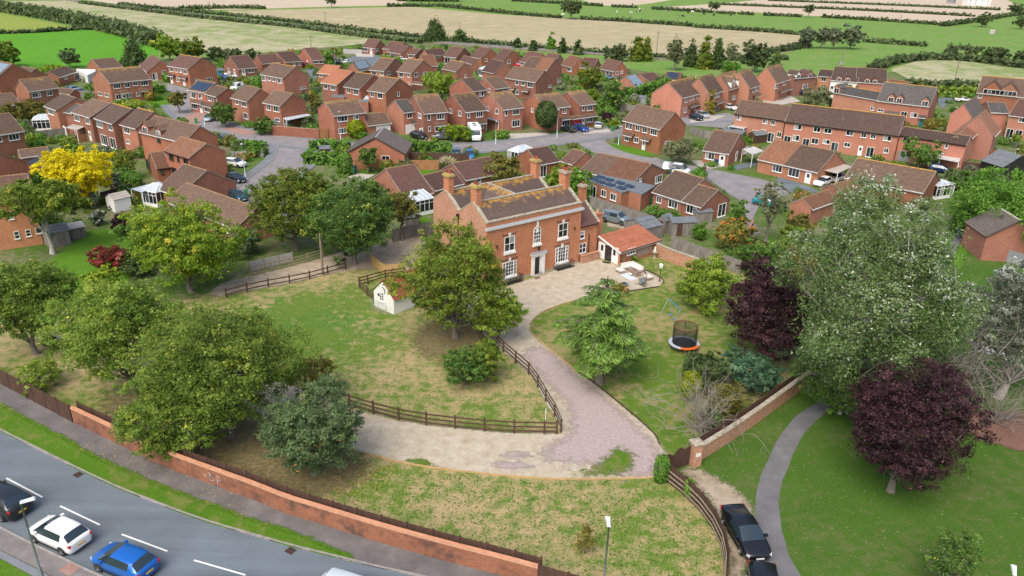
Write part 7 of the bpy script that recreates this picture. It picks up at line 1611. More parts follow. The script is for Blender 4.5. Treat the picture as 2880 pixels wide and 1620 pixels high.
def car_at(label,loc,rz,kind,c,group=None,detail=True,name=None):
 r=car_meshes(kind,c);root=thing(name or{'van':'van','suv':'suv'}.get(kind,'car'),label,'van' if kind=='van' else 'car',loc,rz,group)
 link('body',r['body'],root);link('wheel_arch',r['pillars'],root)
 for k_,m_ in r['g'].items():link(k_,m_,root)
 for m_ in r['sides']:link('side_window',m_,root)
 for sx in(1,-1):
  for s in(1,-1):
   w_=link('wheel',r['wheel'],root,(sx*r['wb']/2,s*(r['hw']-.07),r['wr']));w_.rotation_euler=(R(-90)*s,0,0);link('rim',r['rim'],w_)
 h,hw=r['h'],r['hw']
 for s in(1,-1):
  link('headlight',cached(('hl',kind),lambda:MB().box(-.22,-.16,-.07,.03,.16,.08).mesh('headlight',M['head'])),root,(h*.945,s*hw*.68,r['zn']*.88),s*R(-24))
  link('tail_light',cached(('tl',kind),lambda:MB().box(-.04,-.16,-.08,.2,.14,.1).mesh('tail_light',M['tail'])),root,(-h*.965,s*hw*.74,r['zt']*.86),s*R(20))
  link('mirror',cached(('mr',kind,c),lambda:MB().box(-.08,-.11,-.07,.1,.11,.07).mesh('mirror',r['pm'])),root,(r['xw0']*.72,s*(hw+.08),r['b0']+.06))
 link('number_plate',cached('npr',lambda:MB().box(-.012,-.26,-.055,.012,.26,.055).mesh('number_plate',M['plate_y'])),root,(-h-.012,0,.62 if kind!='van' else.8))
 link('number_plate',cached('npf',lambda:MB().box(-.012,-.26,-.055,.012,.26,.055).mesh('number_plate',M['plate_w'])),root,(h+.012,0,.42))
 link('grille',cached(('gr',kind),lambda:MB().box(-.02,-.5,-.08,.02,.5,.08).mesh('grille',M['trim'])),root,(h*.985,0,.58))
 if detail:
  for s in(1,-1):
   link('door_handle',cached('dh',lambda:MB().box(-.1,-.02,-.015,.1,.02,.015).mesh('door_handle',M['chrome'])),root,(-.25,s*(hw+.0),r['b0']-.2))
   link('sill_trim',cached(('st',kind),lambda:MB().box(-KIND[kind][3]/2+.4,-.02,-.06,KIND[kind][3]/2-.4,.02,.06).mesh('sill_trim',M['trim'])),root,(0,s*(hw-.01),.24))
 return root
def car_wheels(label,t,front,rear,side,kind,c,**k):
 f,r_=gp(t,*front),gp(t,*rear);d=(f-r_).normalized();lf=Vector((-d.y,d.x,0));m_=(f+r_)/2-lf*side*(KIND[kind][1]/2-.1)
 return car_at(label,(m_.x,m_.y,.005),math.atan2(d.y,d.x),kind,c,**k)
def car_px(label,t,c0,toward,kind,c,**k):
 a,b=gp(t,*c0),gp(t,*toward);d=b-a
 return car_at(label,(a.x,a.y,.035),math.atan2(d.y,d.x),kind,c,**k)
WHITE,BLACK,BLUE,NAVY,SILVER,GREY,RED,TEAL,LBLUE=(.82,.82,.82),(.012,.014,.018),(.008,.13,.5),(.01,.03,.12),(.45,.46,.48),(.12,.13,.14),(.4,.01,.03),(.02,.3,.34),(.16,.27,.36)
car_wheels('white hatchback driving ahead of the blue one','e',(530,952),(930,1138),1,'hatch',WHITE)
car_wheels('bright blue hatchback on the near road','e',(1470,1378),(1905,1560),1,'hatch',BLUE)
car_wheels('black sport utility car cut by the left edge','e',(-350,468),(60,655),1,'suv',(.02,.023,.028))
car_px('white car whose roof peeks in at the bottom edge','O',(540,1533),(440,1490),'hatch',WHITE)
car_px('pale car cut by the bottom edge below the drain','O',(890,1520),(1010,1560),'suv',(.5,.56,.6))
car_wheels('black saloon parked nose-down beside the brown fence','f',(760,1100),(455,560),-1,'saloon',BLACK)
car_px('black car behind the saloon at the bottom edge','f',(1135,1820),(1185,2100),'hatch',(.014,.016,.02))
for lab,t_,c_,to,kd,co in[('black hatchback on the drive below slate wing','10',(1640,1393),(1760,1420),'hatch',BLACK),('dark saloon half behind the motorhome bush','10',(1878,1402),(2000,1400),'saloon',GREY),('dark green-black hatchback before the clipped holly house','20',(565,1325),(470,1300),'hatch',(.02,.035,.035)),('royal blue hatchback before the red garage','20',(690,1318),(790,1345),'hatch',(.01,.05,.3)),('small silver car on the pale drive','20',(866,1288),(868,1240),'hatch',SILVER),('black hatchback parked before the half-hipped terrace','20',(1850,1205),(1960,1240),'hatch',BLACK),('silver people carrier beside the black hatchback','20',(1918,1180),(2030,1215),'hatch',SILVER),('white car behind the low hedge of the terrace','20',(2190,1100),(2300,1125),'saloon',WHITE),('pale blue car nose-out by the black fence','11',(2015,125),(2015,180),'hatch',LBLUE),('bright blue car nose-out by the black fence','11',(2150,140),(2152,200),'hatch',(.02,.17,.4)),('white hatchback half hidden by the orange-roofed house','01',(2365,225),(2450,235),'hatch',WHITE),('black estate car by the long bungalow gable','01',(2360,375),(2450,400),'saloon',BLACK),('dark teal hatchback at the bungalow corner','01',(2385,560),(2470,590),'hatch',(.02,.08,.11)),('grey sport utility car by the left road bend','00',(2268,1440),(2300,1500),'suv',GREY),('blue-grey estate car behind the weathered fence','00',(740,918),(860,905),'saloon',LBLUE),('pale car nearest the weathered fence','00',(805,945),(920,930),'hatch',(.3,.36,.42)),('white hatchback under the pale carport edge','31',(545,415),(470,440),'hatch',WHITE),('white car with red lamps under the pale carport','31',(695,372),(640,395),'hatch',WHITE),('grey car parked behind the big house scullery','21',(1040,790),(1130,810),'suv',(.2,.24,.27)),('turquoise hatchback at the cul-de-sac','21',(2550,620),(2660,640),'hatch',TEAL),('white saloon on the far right road','30',(1960,1022),(2060,1020),'saloon',WHITE),('dark red car at the far-left bungalows','10',(505,678),(560,690),'hatch',RED),('black car near the street lamp at far bungalows','10',(815,655),(870,650),'hatch',BLACK),('white car near the street lamp at far bungalows','10',(915,640),(970,625),'hatch',WHITE),('white car behind the far middle houses','10',(1470,612),(1540,612),'hatch',WHITE),('bright red car at the far bungalow drive','20',(35,672),(-20,668),'hatch',(.5,.01,.04)),('blue car behind the turquoise shed','00',(2240,795),(2290,800),'hatch',BLUE),('white car beside the blue one at far left','00',(2320,785),(2390,785),'hatch',WHITE),('grey car on the brick paved drive','00',(2110,1215),(2060,1245),'hatch',(.25,.29,.33)),('pale blue car before the glazed bungalow','20',(968,800),(1040,795),'hatch',(.3,.42,.5)),('purple car in the courtyard','30',(330,955),(400,965),'hatch',(.06,.03,.09)),('dark car on the drive by the far bronze shrub','10',(1200,545),(1250,555),'hatch',BLACK),('dark car on the estate parking behind awning','31',(1720,285),(1790,295),'hatch',NAVY)]:
 car_px(lab,t_,c_,to,kd,co,detail=False)
vn=car_px('white panel van with blue lettering on its side','21',(1650,300),(1780,320),'van',(.72,.74,.76))
part('sign_lettering',MB().box(-1.2,-.99,1.2,.2,-.975,1.55),M['grey'],vn);part('sign_panel',MB().box(-1.0,-.995,1.05,.1,-.991,1.16),plain('van_blue',(.03,.08,.25)),vn)
vw=car_px('white work van beside the stepped solar pair','00',(2388,905),(2330,925),'van',WHITE)
ma,mb_=gp('10',2200,1400),gp('10',2235,1455);md=mb_-ma;mo=thing('motorhome','white coachbuilt motorhome parked nose to the road','motorhome',(ma.x,ma.y,.03),math.atan2(md.y,md.x))
sec=[(-3.2,.45),(2.0,.45),(2.3,.45),(2.3,1.3),(1.75,2.1),(2.0,2.35),(1.2,2.9),(-3.2,2.9)]
bm_=MB();n_=len(sec);bm_.add([(x,-1.1,z)for x,z in sec]+[(x,1.1,z)for x,z in sec],[tuple(range(n_)),tuple(range(2*n_-1,n_-1,-1))]+[(i,n_+i,n_+(i+1)%n_,(i+1)%n_)for i in range(n_)]);part('body',bm_,M['white'],mo)
part('cab',MB().add([(2.29,-.95,.35),(3.0,-.9,.4),(3.05,-.85,.95),(2.5,-.95,1.25),(2.29,-.95,1.3)]+[(2.29,.95,.35),(3.0,.9,.4),(3.05,.85,.95),(2.5,.95,1.25),(2.29,.95,1.3)],[(0,1,2,3,4),(9,8,7,6,5),(1,6,7,2),(2,7,8,3),(3,8,9,4),(0,5,6,1)]),M['white'],mo)
part('windscreen',MB().add([(2.45,-.9,1.3),(2.45,.9,1.3),(1.9,.85,2.05),(1.9,-.85,2.05)],[(0,1,2,3)]),M['carglass'],mo)
for x in(-1.4,.3):part('roof_light',MB().box(x-.35,-.3,2.901,x+.35,.3,3.0),M['carglass'],mo)
for s in(-1,1):
 part('side_window',MB().box(-1.6,s*1.1-.015,1.5,-.4,s*1.1+.015,2.1),M['carglass'],mo)
 for x in(-1.9,2.4):w_=part('wheel',MB().lathe([(0,-.12),(.33,-.12),(.35,0),(.33,.12),(0,.12)],14),M['tyre'],mo,loc=(x,s*.95,.34));w_.rotation_euler=(R(90),0,0)
 part('headlight',MB().box(3.0,s*.7-.15,.72,3.06,s*.7+.15,.9),M['head'],mo)
M['bin_green']=plain('bin_green',(.03,.22,.07),.5);M['bin_blue']=plain('bin_blue',(.01,.04,.16),.5);M['bin_brown']=plain('bin_brown',(.12,.05,.03),.5)
for lab,t_,p_,m_ in[('green wheelie bin beside the hedge column','11',(977,300),'bin_green'),('blue wheelie bin behind the green one','11',(995,280),'bin_blue'),('green wheelie bin on the curved pavement','01',(2480,525),'bin_green'),('dark green wheelie bin near the weeping birch','21',(1565,212),'bin_green'),('green wheelie bin of a pair on the close','21',(1890,290),'bin_green'),('brown wheelie bin of a pair on the close','21',(1925,288),'bin_brown'),('blue wheelie bin by the bungalow front door','21',(2050,210),'bin_blue'),('green wheelie bin at the lamp corner','20',(1012,1318),'bin_green'),('green wheelie bin on the brick drive','00',(1975,1240),'bin_green'),('teal wheelie bin by the flat-roofed extension','21',(1410,610),'bin_green')]:
 b_=gp(t_,*p_);o=thing('wheelie_bin',lab,'bin',b_,R(15));part('body',cached(('bin',m_),lambda:MB().add([(-.22,-.26,.05),(.22,-.26,.05),(.22,.26,.05),(-.22,.26,.05),(-.29,-.34,1.0),(.29,-.34,1.0),(.29,.34,1.0),(-.29,.34,1.0)],[(0,3,2,1),(4,5,6,7),(0,1,5,4),(1,2,6,5),(2,3,7,6),(3,0,4,7)])),M[m_],o);part('lid',MB().box(-.31,-.37,1.0,.31,.36,1.07).box(-.31,.36,.95,.31,.42,1.05),M[m_],o)
 for s in(-1,1):w_=part('wheel',MB().lathe([(0,-.03),(.1,-.03),(.1,.03),(0,.03)],10),M['tyre'],o,loc=(s*.24,.3,.1));w_.rotation_euler=(0,R(90),0)
M['lamp_grey']=plain('lamp_grey',(.16,.19,.19),.5,.3);M['lamp_pale']=plain('lamp_pale',(.32,.45,.45),.5,.2);M['lamp_head']=plain('lamp_head',(.62,.65,.68),.4)
def lamp(label,t,base,top,arm=(1,0,0),mat='lamp_grey',big=True,H=None,ground=None):
 b=ground or gp(t,*base);H=H or height_at(b,t,*top);d=Vector(arm).normalized();o=thing('street_lamp',label,'street lamp',b)
 part('pole',MB().tube([(0,0,-.1),(0,0,1.2),(0,0,1.25),(0,0,H)],[.11,.11,.065,.05],8),M[mat],o,True)
 L_=.75 if big else.5;hd=MB();sd_=Vector((-d.y,d.x,0));c=Vector((0,0,H))
 q_=[c+d*x+sd_*y+Vector((0,0,z))for x,y,z in((-.05,-.1,0),(L_,-.16,.06),(L_,.16,.06),(-.05,.1,0),(0,-.07,.12),(L_*.9,-.13,.14),(L_*.9,.13,.14),(0,.07,.12))]
 hd.add(q_,[(3,2,1,0),(4,5,6,7),(0,1,5,4),(1,2,6,5),(2,3,7,6),(3,0,4,7)]);part('lamp_head',hd,M['lamp_head'],o);return o
def lamp_near(label,t,top,low,H,arm,mat):
 p=gp(t,*top,H);return lamp(label,t,None,None,arm,mat,ground=Vector((p.x,p.y,0)),H=H)
lamp_near('dark street lamp in front of the black car at left','03',(208,715),None,6.0,(1,.55,0),'lamp_grey')
lamp_near('grey street lamp before the front lawn','23',(975,950),None,6.0,(.0,1,0),'lamp_grey')
lamp_near('street lamp head cut by the right bottom edge','33',(2480,1440),None,5.5,(.5,1,0),'lamp_grey')
for lab,t_,b_,tp in[('street lamp before the stepped solar pair','00',(2062,1262),(2020,985)),('street lamp before the lichened semi','00',(1370,1015),(1348,862)),('street lamp at the lime-green ball tree','10',(852,1402),(825,1125)),('street lamp beside the house left of the holly','10',(2412,1449),(2408,1222)),('pale street lamp by the clipped holly','20',(452,1382),(475,1105)),('pale street lamp on the corner green','20',(1070,1460),(1080,1275)),('street lamp at the road bend pavement','01',(2470,335),(2430,0)),('street lamp near the conical tree','10',(800,660),(785,520)),('street lamp in the far middle','10',(1552,590),(1548,502)),('far street lamp by the bungalow row','10',(2393,600),(2392,535)),('brown street lamp before the pink brick gable','20',(1570,1100),(1580,985)),('thin street lamp by the awning yard','31',(1700,270),(1745,95)),('tall pale lamp column beside the close bungalow','30',(2470,1600),(2480,1500)),('street lamp near orange-tiled house','10',(745,735),(738,655))]:
 lamp(lab,t_,b_,tp,(.3,-1,0),'lamp_pale',False)
M['pole_wood']=m_noise('pole_wood',[(.3,(.16,.13,.09)),(.7,(.27,.22,.16))],3)
for lab,t_,b_,tp,x_ in[('wooden pole beside the dirt track','11',(675,1315),(628,900),False),('wooden pole standing at the stubble edge','10',(700,250),(690,118),True),('wooden pole in the rough grass','10',(556,490),(548,355),True),('leaning wooden pole behind the cypresses','20',(1450,566),(1478,320),True),('thin pole beside the rounded bush','20',(1100,468),(1098,428),True),('pole with transformer in the pasture','30',(735,668),(765,508),True),('wooden pole in the pale right field','30',(1868,850),(1918,618),True),('wooden pole on the pasture by the far stubble','30',(1322,262),(1328,152),True),('far pole near the railway left','00',(1345,56),(1335,0),False),('far pole by the left stubble hedge','00',(2115,108),(2105,15),True),('pole behind the cypress clump','10',(2046,310),(2046,222),True)]:
 b=gp(t_,*b_);H_=height_at(b,t_,*tp);o=thing('utility_pole',lab,'pole',b);part('pole',MB().tube([(0,0,-.1),(0,0,H_)],[.16,.12],7),M['pole_wood'],o)
 if x_:part('crossarm',MB().box(-1.0,-.08,H_-.5,1.0,.08,H_-.35),M['pole_wood'],o)
 if 'transformer' in lab:part('transformer',MB().box(-.9,-.5,H_-5.2,.3,.5,H_-4.0),M['grey'],o)
M['cow_w']=m_noise('white_hide',[(.4,(.66,.63,.58)),(.6,(.72,.7,.66))],1);M['cow_b']=plain('black_hide',(.02,.018,.018),.8)
M['cow_m']=m_noise('piebald_hide',[(.47,(.02,.018,.018)),(.53,(.66,.64,.6))],.9,det=1)
def cow(label,p,rz,mat,graze):
 o=thing('cow',label,'cow',p,rz,'cows grazing in the far pasture');
 v=[(-.95,0,1.12),(-.6,0,1.12),(-.1,0,1.05),(.45,0,1.1),(.8,0,1.2)]+([(1.15,0,.8),(1.35,0,.35),(1.45,0,.12)]if graze else[(1.1,0,1.4),(1.35,0,1.5),(1.62,0,1.38)])
 r=[.2,.34,.4,.36,.26,.16,.15,.09];e=[(i,i+1)for i in range(7)]
 for x,par in((-.75,1),(.5,3)):
  for s in(-1,1):
   k_=len(v);v+=[(x,s*.24,.72),(x+(.05 if x>0 else-.06),s*.24,.38),(x,s*.24,.02)];r+=[.15 if x<0 else.13,.075,.065];e+=[(par,k_),(k_,k_+1),(k_+1,k_+2)]
 k_=len(v);v+=[(-1.2,0,.95),(-1.22,0,.5)];r+=[.035,.04];e+=[(0,k_),(k_,k_+1)]
 me=bpy.data.meshes.new('body');me.from_pydata(v,e,[]);ob=link('body',me,o);me.materials.append(M[mat])
 sk=ob.modifiers.new('skin','SKIN');sd2=me.skin_vertices[0].data
 for i,q_ in enumerate(sd2):q_.radius=(r[i],r[i]);q_.use_root=(i==2)
 ob.modifiers.new('sub','SUBSURF').levels=1;ob.modifiers['sub'].render_levels=1
 return ob
cl=[((512,158),'white cow by the pasture oak','cow_w'),((1055,130),'pale cow alone left of the herd','cow_w'),((1198,135),'white cow left of the herd, second alone','cow_w'),((1262,125),'black and white cow at the herd front','cow_m'),((1285,100),'white cow standing by the far hedge','cow_w'),((1328,108),'black and white cow by the far hedge','cow_m'),((1285,120),'dark cow among the herd','cow_b'),((1470,104),'dark cow right of the herd by the hedge','cow_b'),((1560,122),'black and white cow in the middle pasture','cow_m'),((1680,175),'grey-white cow nearest the camera','cow_m'),((1718,172),'black cow beside the grey-white one','cow_b'),((1772,135),'black cow grazing in the right group','cow_b'),((1700,118),'black cow by the hedge, right group','cow_b'),((1815,128),'white cow in the right group','cow_w'),((1845,118),'white cow farthest right','cow_w'),((1930,150),'black cow lying right of the herd','cow_b'),((2028,162),'black cow lying farther right','cow_b'),((2200,163),'black cow alone at the right','cow_b')]
for i,(p_,lab,m_)in enumerate(cl):cow(lab,gp('20',*p_),i*1.9,m_,i%3!=0)
M['orange']=plain('orange_pad',(.6,.12,.015),.5);M['padgrey']=plain('grey_pad',(.42,.46,.52),.5);M['mat_black']=plain('trampoline_mat',(.012,.016,.024),.7);M['steelpipe']=plain('steel_pipe',(.45,.47,.47),.4,.5)
def m_net():
 m,n,l,b=nt('safety_net',.8);b.inputs['Base Color'].default_value=(.015,.018,.016,1);b.inputs['Alpha'].default_value=.5;return m
M['net']=m_net()
M['ring']=plain('ring_sleeve',(.2,.06,.02),.6)
tb=gp('22',1725,610);tpo=thing('trampoline','round trampoline with black safety net and orange rim','trampoline',tb,R(20));rT=1.5;rN=1.2
part('mat',MB().lathe([(0,.66),(1.2,.66)],32),M['mat_black'],tpo)
for i in range(8):
 a0,a1=2*math.pi*i/8,2*math.pi*(i+1)/8;mb=MB();k=6;v=[]
 for j in range(k+1):a=a0+(a1-a0)*j/k;v+=[(1.15*math.cos(a),1.15*math.sin(a),.7),(rT*math.cos(a),rT*math.sin(a),.68),(rT*math.cos(a),rT*math.sin(a),.62)]
 mb.add(v,[(3*j,3*j+1,3*j+4,3*j+3)for j in range(k)]+[(3*j+1,3*j+2,3*j+5,3*j+4)for j in range(k)]);mid=math.degrees((a0+a1)/2)+20
 part('pad',mb,M['orange' if 225<=mid%360<=315 else 'padgrey'],tpo)
part('net',MB().lathe([(rN,.7),(rN,2.5)],32),M['net'],tpo);part('top_ring',MB().tube([(rN*math.cos(2*math.pi*i/32),rN*math.sin(2*math.pi*i/32),2.52)for i in range(33)],.035,6),M['ring'],tpo)
for i in range(6):a=2*math.pi*i/6;part('net_pole',MB().tube([(rN*1.02*math.cos(a),rN*1.02*math.sin(a),.65),(rN*1.02*math.cos(a),rN*1.02*math.sin(a),2.3)],.03,6),M['trim'],tpo)
for i in range(3):
 a=2*math.pi*i/3+.4;p,q_=Vector((1.4*math.cos(a-.35),1.4*math.sin(a-.35),0)),Vector((1.4*math.cos(a+.35),1.4*math.sin(a+.35),0));part('leg',MB().tube([p+Vector((0,0,.64)),p+Vector((0,0,.03)),q_+Vector((0,0,.03)),q_+Vector((0,0,.64))],.022,6),M['steelpipe'],tpo)
sa_,sb_=gp('22',1555,270),gp('22',1675,385);sd_v=sb_-sa_;sw=thing('swing_set','blue and white garden swing frame with two seats','swing',sa_,math.atan2(sd_v.y,sd_v.x));SL=max(1.9,sd_v.length);M['swblue']=plain('swing_blue',(.02,.22,.45),.5)
part('top_bar',MB().tube([(0,0,1.95),(SL,0,1.95)],.035,8),M['swblue'],sw)
for x in(0,SL):
 for s in(-1,1):part('leg',MB().tube([(x,0,1.95),(x,s*.75,0)],.03,6),M['steelpipe'],sw)
for x in(SL*.3,SL*.68):part('seat',MB().box(x-.22,-.09,.42,x+.22,.09,.46),M['swblue'],sw);part('rope',MB().tube([(x-.2,0,.45),(x-.2,0,1.95)],.01,4).tube([(x+.2,0,.45),(x+.2,0,1.95)],.01,4),M['steelpipe'],sw)
M['rattan']=m_noise('rattan',[(.3,(.2,.14,.1)),(.7,(.34,.26,.2))],14,.8,3,.3);M['cushion']=plain('cream_cushion',(.66,.63,.58),.9);M['rug']=plain('pale_rug',(.5,.56,.62),.9);M['grey_cushion']=plain('grey_cushion',(.16,.2,.24),.9)
def block(par,name,x0,y0,x1,y1,z0,z1,mat):return part(name,MB().box(x0,y0,z0,x1,y1,z1),M[mat],par)
s0,s1,s2=gp('d',535,860),gp('d',715,790),gp('d',960,920);d1=(s1-s0);d2=(s2-s1);f_rz=math.atan2(d2.y,d2.x)
sf=thing('corner_sofa','rattan corner sofa with cream cushions on the patio','sofa',s1,f_rz);L1,L2=d1.length,d2.length
block(sf,'base',0,-.85,L2,0,0,.36,'rattan');block(sf,'backrest',0,-.12,L2,.02,.361,.72,'rattan');block(sf,'seat_cushion',.2,-.83,L2-.05,-.14,.362,.5,'cushion');block(sf,'back_cushion',.2,-.3,L2-.1,-.125,.51,.8,'cushion')
block(sf,'base',-.02,-L1-.3,.83,-.86,0,.36,'rattan');block(sf,'seat_cushion',.12,-L1-.28,.82,-.862,.361,.5,'cushion');block(sf,'backrest',-.04,-L1-.3,.1,-.02,.362,.72,'rattan');block(sf,'back_cushion',.105,-L1-.2,.26,-.32,.505,.8,'cushion')
def block_thing(name,label,cat,t,p,rz,w_,d_,h_,mat,top=None,th=.12):
 o=thing(name,label,cat,gp(t,*p),rz);block(o,'base',-w_/2,-d_/2,w_/2,d_/2,0,h_,mat)
 if top:block(o,'top',-w_/2-.02,-d_/2-.02,w_/2+.02,d_/2+.02,h_+.001,h_+th,top)
 return o
block_thing('footstool','rattan footstool with cream cushion left of the sofa','footstool','d',(468,920),f_rz,.95,.75,.36,'rattan','cushion');block_thing('footstool','rattan footstool with cream cushion behind the egg chair','footstool','d',(1030,1060),f_rz,.8,.8,.36,'rattan','cushion')
ft=block_thing('fire_table','rattan fire table in front of the corner sofa','table','d',(755,960),f_rz,1.5,.8,.55,'rattan','rattan',.06);part('fire_tray',MB().box(-.4,-.12,.612,.4,.12,.66),M['mulch'],ft)
rg=thing('rug','pale outdoor rug on the patio gravel','rug',gp('d',630,1000),f_rz);part('pile',MB().box(-1.1,-.55,.013,1.1,.55,.03),M['rug'],rg)
for i,(x,y,lab)in enumerate([(648,985,'white lantern on the patio rug, left'),(680,998,'white lantern on the patio rug, right')]):
 ln_=thing('lantern',lab,'lantern',gp('d',x,y)+Vector((0,0,.03)),.3);part('case',MB().box(-.1,-.1,0,.1,.1,.3).add([(-.11,-.11,.3),(.11,-.11,.3),(.11,.11,.3),(-.11,.11,.3),(0,0,.45)],[(0,1,4),(1,2,4),(2,3,4),(3,0,4)]),M['white'],ln_);part('glass',MB().box(-.07,-.105,.05,.07,.105,.25),M['glass'],ln_)
eg=thing('egg_chair','hanging rattan egg chair with grey cushion','chair',gp('d',900,1175),R(200));
part('stand',MB().tube([(.0,-.9,.03),(0,.2,.03),(0,.75,.15),(0,.95,1.0),(0,.7,1.85),(0,.2,1.95)],.04,7).tube([(-.6,-.6,.03),(0,.1,.04),(.6,-.6,.03)],.035,6),M['trim'],eg)
ec=MB()
for i in range(14):
 a=math.pi*(i/13)*1.15-.25;r_=.52
 ec.tube([(r_*math.sin(th_)*math.cos(a),.15+r_*.8*math.sin(th_)*abs(math.sin(a)),1.05+.72*math.cos(th_))for th_ in[math.pi*j/8 for j in range(9)]],.014,4,cap=False)
part('basket',ec,M['rattan'],eg);part('cushion',MB().lathe([(0,.55),(.35,.58),(.47,.7),(.42,.82),(0,.78)],14,(0,.15,0)),M['grey_cushion'],eg)
fp=thing('fire_pit','dark stone fire bowl at the patio edge','fire pit',gp('d',550,1190),0);part('bowl',MB().lathe([(.3,0),(.5,.3),(.52,.36),(.4,.36),(.3,.25),(0,.22)],8),M['grey'],fp);part('lid',MB().lathe([(.3,.3),(.28,.36),(0,.42)],12),M['trim'],fp)
gl2=gp('d',1265,1100);gh=height_at(gl2,'d',1320,745);vl=thing('garden_lamp','old style black garden lamp post with white lantern','lamp',gl2);part('post',MB().tube([(0,0,0),(0,0,.35),(0,0,.4),(0,0,gh-.5)],[.1,.09,.05,.035],8),plain('rust_post',(.07,.035,.02),.7),vl)
part('lantern',MB().add([(-.12,-.12,gh-.5),(.12,-.12,gh-.5),(.12,.12,gh-.5),(-.12,.12,gh-.5),(-.2,-.2,gh-.1),(.2,-.2,gh-.1),(.2,.2,gh-.1),(-.2,.2,gh-.1)],[(0,3,2,1),(4,5,6,7),(0,1,5,4),(1,2,6,5),(2,3,7,6),(3,0,4,7)]),M['white'],vl);part('lantern_cap',MB().add([(-.22,-.22,gh-.099),(.22,-.22,gh-.099),(.22,.22,gh-.099),(-.22,.22,gh-.099),(0,0,gh+.15)],[(0,1,4),(1,2,4),(2,3,4),(3,0,4)]),M['white'],vl)
ur=thing('urn','stone urn statue against the annex corner','urn',gp('d',1160,620),0);part('pedestal',MB().lathe([(.2,0),(.2,.1),(.1,.3),(.14,.5),(.36,.85),(.3,.9),(0,.9)],12),M['stone'],ur);part('figure',MB().lathe([(.12,.9),(.16,1.05),(.09,1.3),(.12,1.42),(.05,1.55),(0,1.56)],10),M['cream'],ur)
dm=thing('doormat','black doormat at the annex doors','doormat',gp('d',180,712),R(-25));part('mat',MB().box(-.5,-.25,.013,.5,.25,.03),M['trim'],dm)
dm2=thing('doormat','brown doormat before the front door','doormat',gp('c',940,1303),hrz);part('mat',MB().box(-.4,-.22,.013,.4,.22,.03),M['mulch'],dm2)
bo=thing('planter','small dark round planter beside the front door','planter',gp('c',1000,1232),0);part('pot',MB().lathe([(0,0),(.16,0),(.22,.2),(.18,.38),(.1,.4),(0,.36)],12),M['grey'],bo)
wp=thing('white_post','thin white marker post inside the paddock corner','post',gp('22',335,1365),0);part('shaft',MB().tube([(0,0,0),(0,0,1.5)],.03,6),M['white'],wp)
sg_=thing('sapling_guard','bamboo guard frame around the russet young tree','plant support',gp('23',715,1215),R(10));gm=MB()
for x in(-.5,0,.5):gm.tube([(x,-.1,0),(x*1.1,-.1,1.4)],.02,5)
for z in(.3,.65,1.0,1.25):gm.tube([(-.65,-.1,z),(.6,-.1,z)],.018,5)
part('canes',gm,M['timber'],sg_)
pg=gp('11',1925,268);pgo=thing('pampas_grass','pampas grass with cream plumes by the orange fence','plant',pg);rng=np.random.default_rng(5);n_=900
a=rng.random(n_)*2*math.pi;l_=rng.uniform(.5,1.0,n_);P=np.stack([np.cos(a)*l_*1.3,np.sin(a)*l_*1.3,l_*rng.uniform(.5,1.5,n_)],1);T_d=unit(P+np.array([0,0,.6]));link('leaves',leaf_mesh('leaves',P,unit(np.cross(T_d,rng.normal(size=(n_,3)))),np.full(n_,.12),rng.uniform(0,.35,n_),M['leaf_pale'],rng,8.,T_d),pgo)
n_=120;a=rng.random(n_)*2*math.pi;l_=rng.uniform(.2,1.0,n_);P=np.stack([np.cos(a)*l_*1.5,np.sin(a)*l_*1.5,2.3-.5*l_+rng.normal(size=n_)*.15],1);T_d=unit(P*np.array([1,1,.6]));link('plumes',leaf_mesh('plumes',P,unit(np.cross(T_d,rng.normal(size=(n_,3)))),np.full(n_,.2),rng.uniform(.5,1,n_),M['leaf_plume'],rng,5.,T_d),pgo)
for lab,p_ in[('iron drain grate beside the verge, left',('03',787,430)),('iron drain grate beside the verge, right',('13',348,1195))]:
 g0=gp(*p_);dg=thing('drain_grate',lab,'drain',g0,R(-30));part('frame',MB().box(-.3,-.25,.005,.3,.25,.018),M['trim'],dg)
 for i in range(6):part('bar',MB().box(-.27+i*.1,-.22,.0185,-.22+i*.1,.22,.03),M['fence_brown'],dg)
mh_=gp('03',705,1390);mc=thing('manhole_cover','square paved inspection cover on the near pavement','cover',mh_+Vector((0,0,.096)),R(-25));part('plate',MB().box(-.5,-.4,0,.5,.4,.012),M['drive_pink'],mc)
bwo=offset_line(bw_line,-.012);ci=min(range(len(bwo)),key=lambda i:(bwo[i]-gp('03',2200,575)).length);c0=bwo[max(0,ci-1)];c1=bwo[min(ci+1,len(bwo)-1)];cd_=(c1-c0).normalized();
def stroke(pts):
 m_=MB();[m_.bar((a[0],0,a[1]),(b[0],0,b[1]),.012,.04)for a,b in zip(pts,pts[1:])];part('chalk_stroke',m_,M['fence_pale'],bwall,loc=bwo[ci]-bwall.location,rz=math.atan2(cd_.y,cd_.x))
stroke([(-.75,.85),(-.6,.6),(-.48,.85)]);stroke([(-.2,1.15),(-.18,.45),(.1,.5),(.16,.7),(-.15,1.05)]);stroke([(.5,.3),(.52,1.05),(.8,.95),(.82,.72),(.53,.62)])
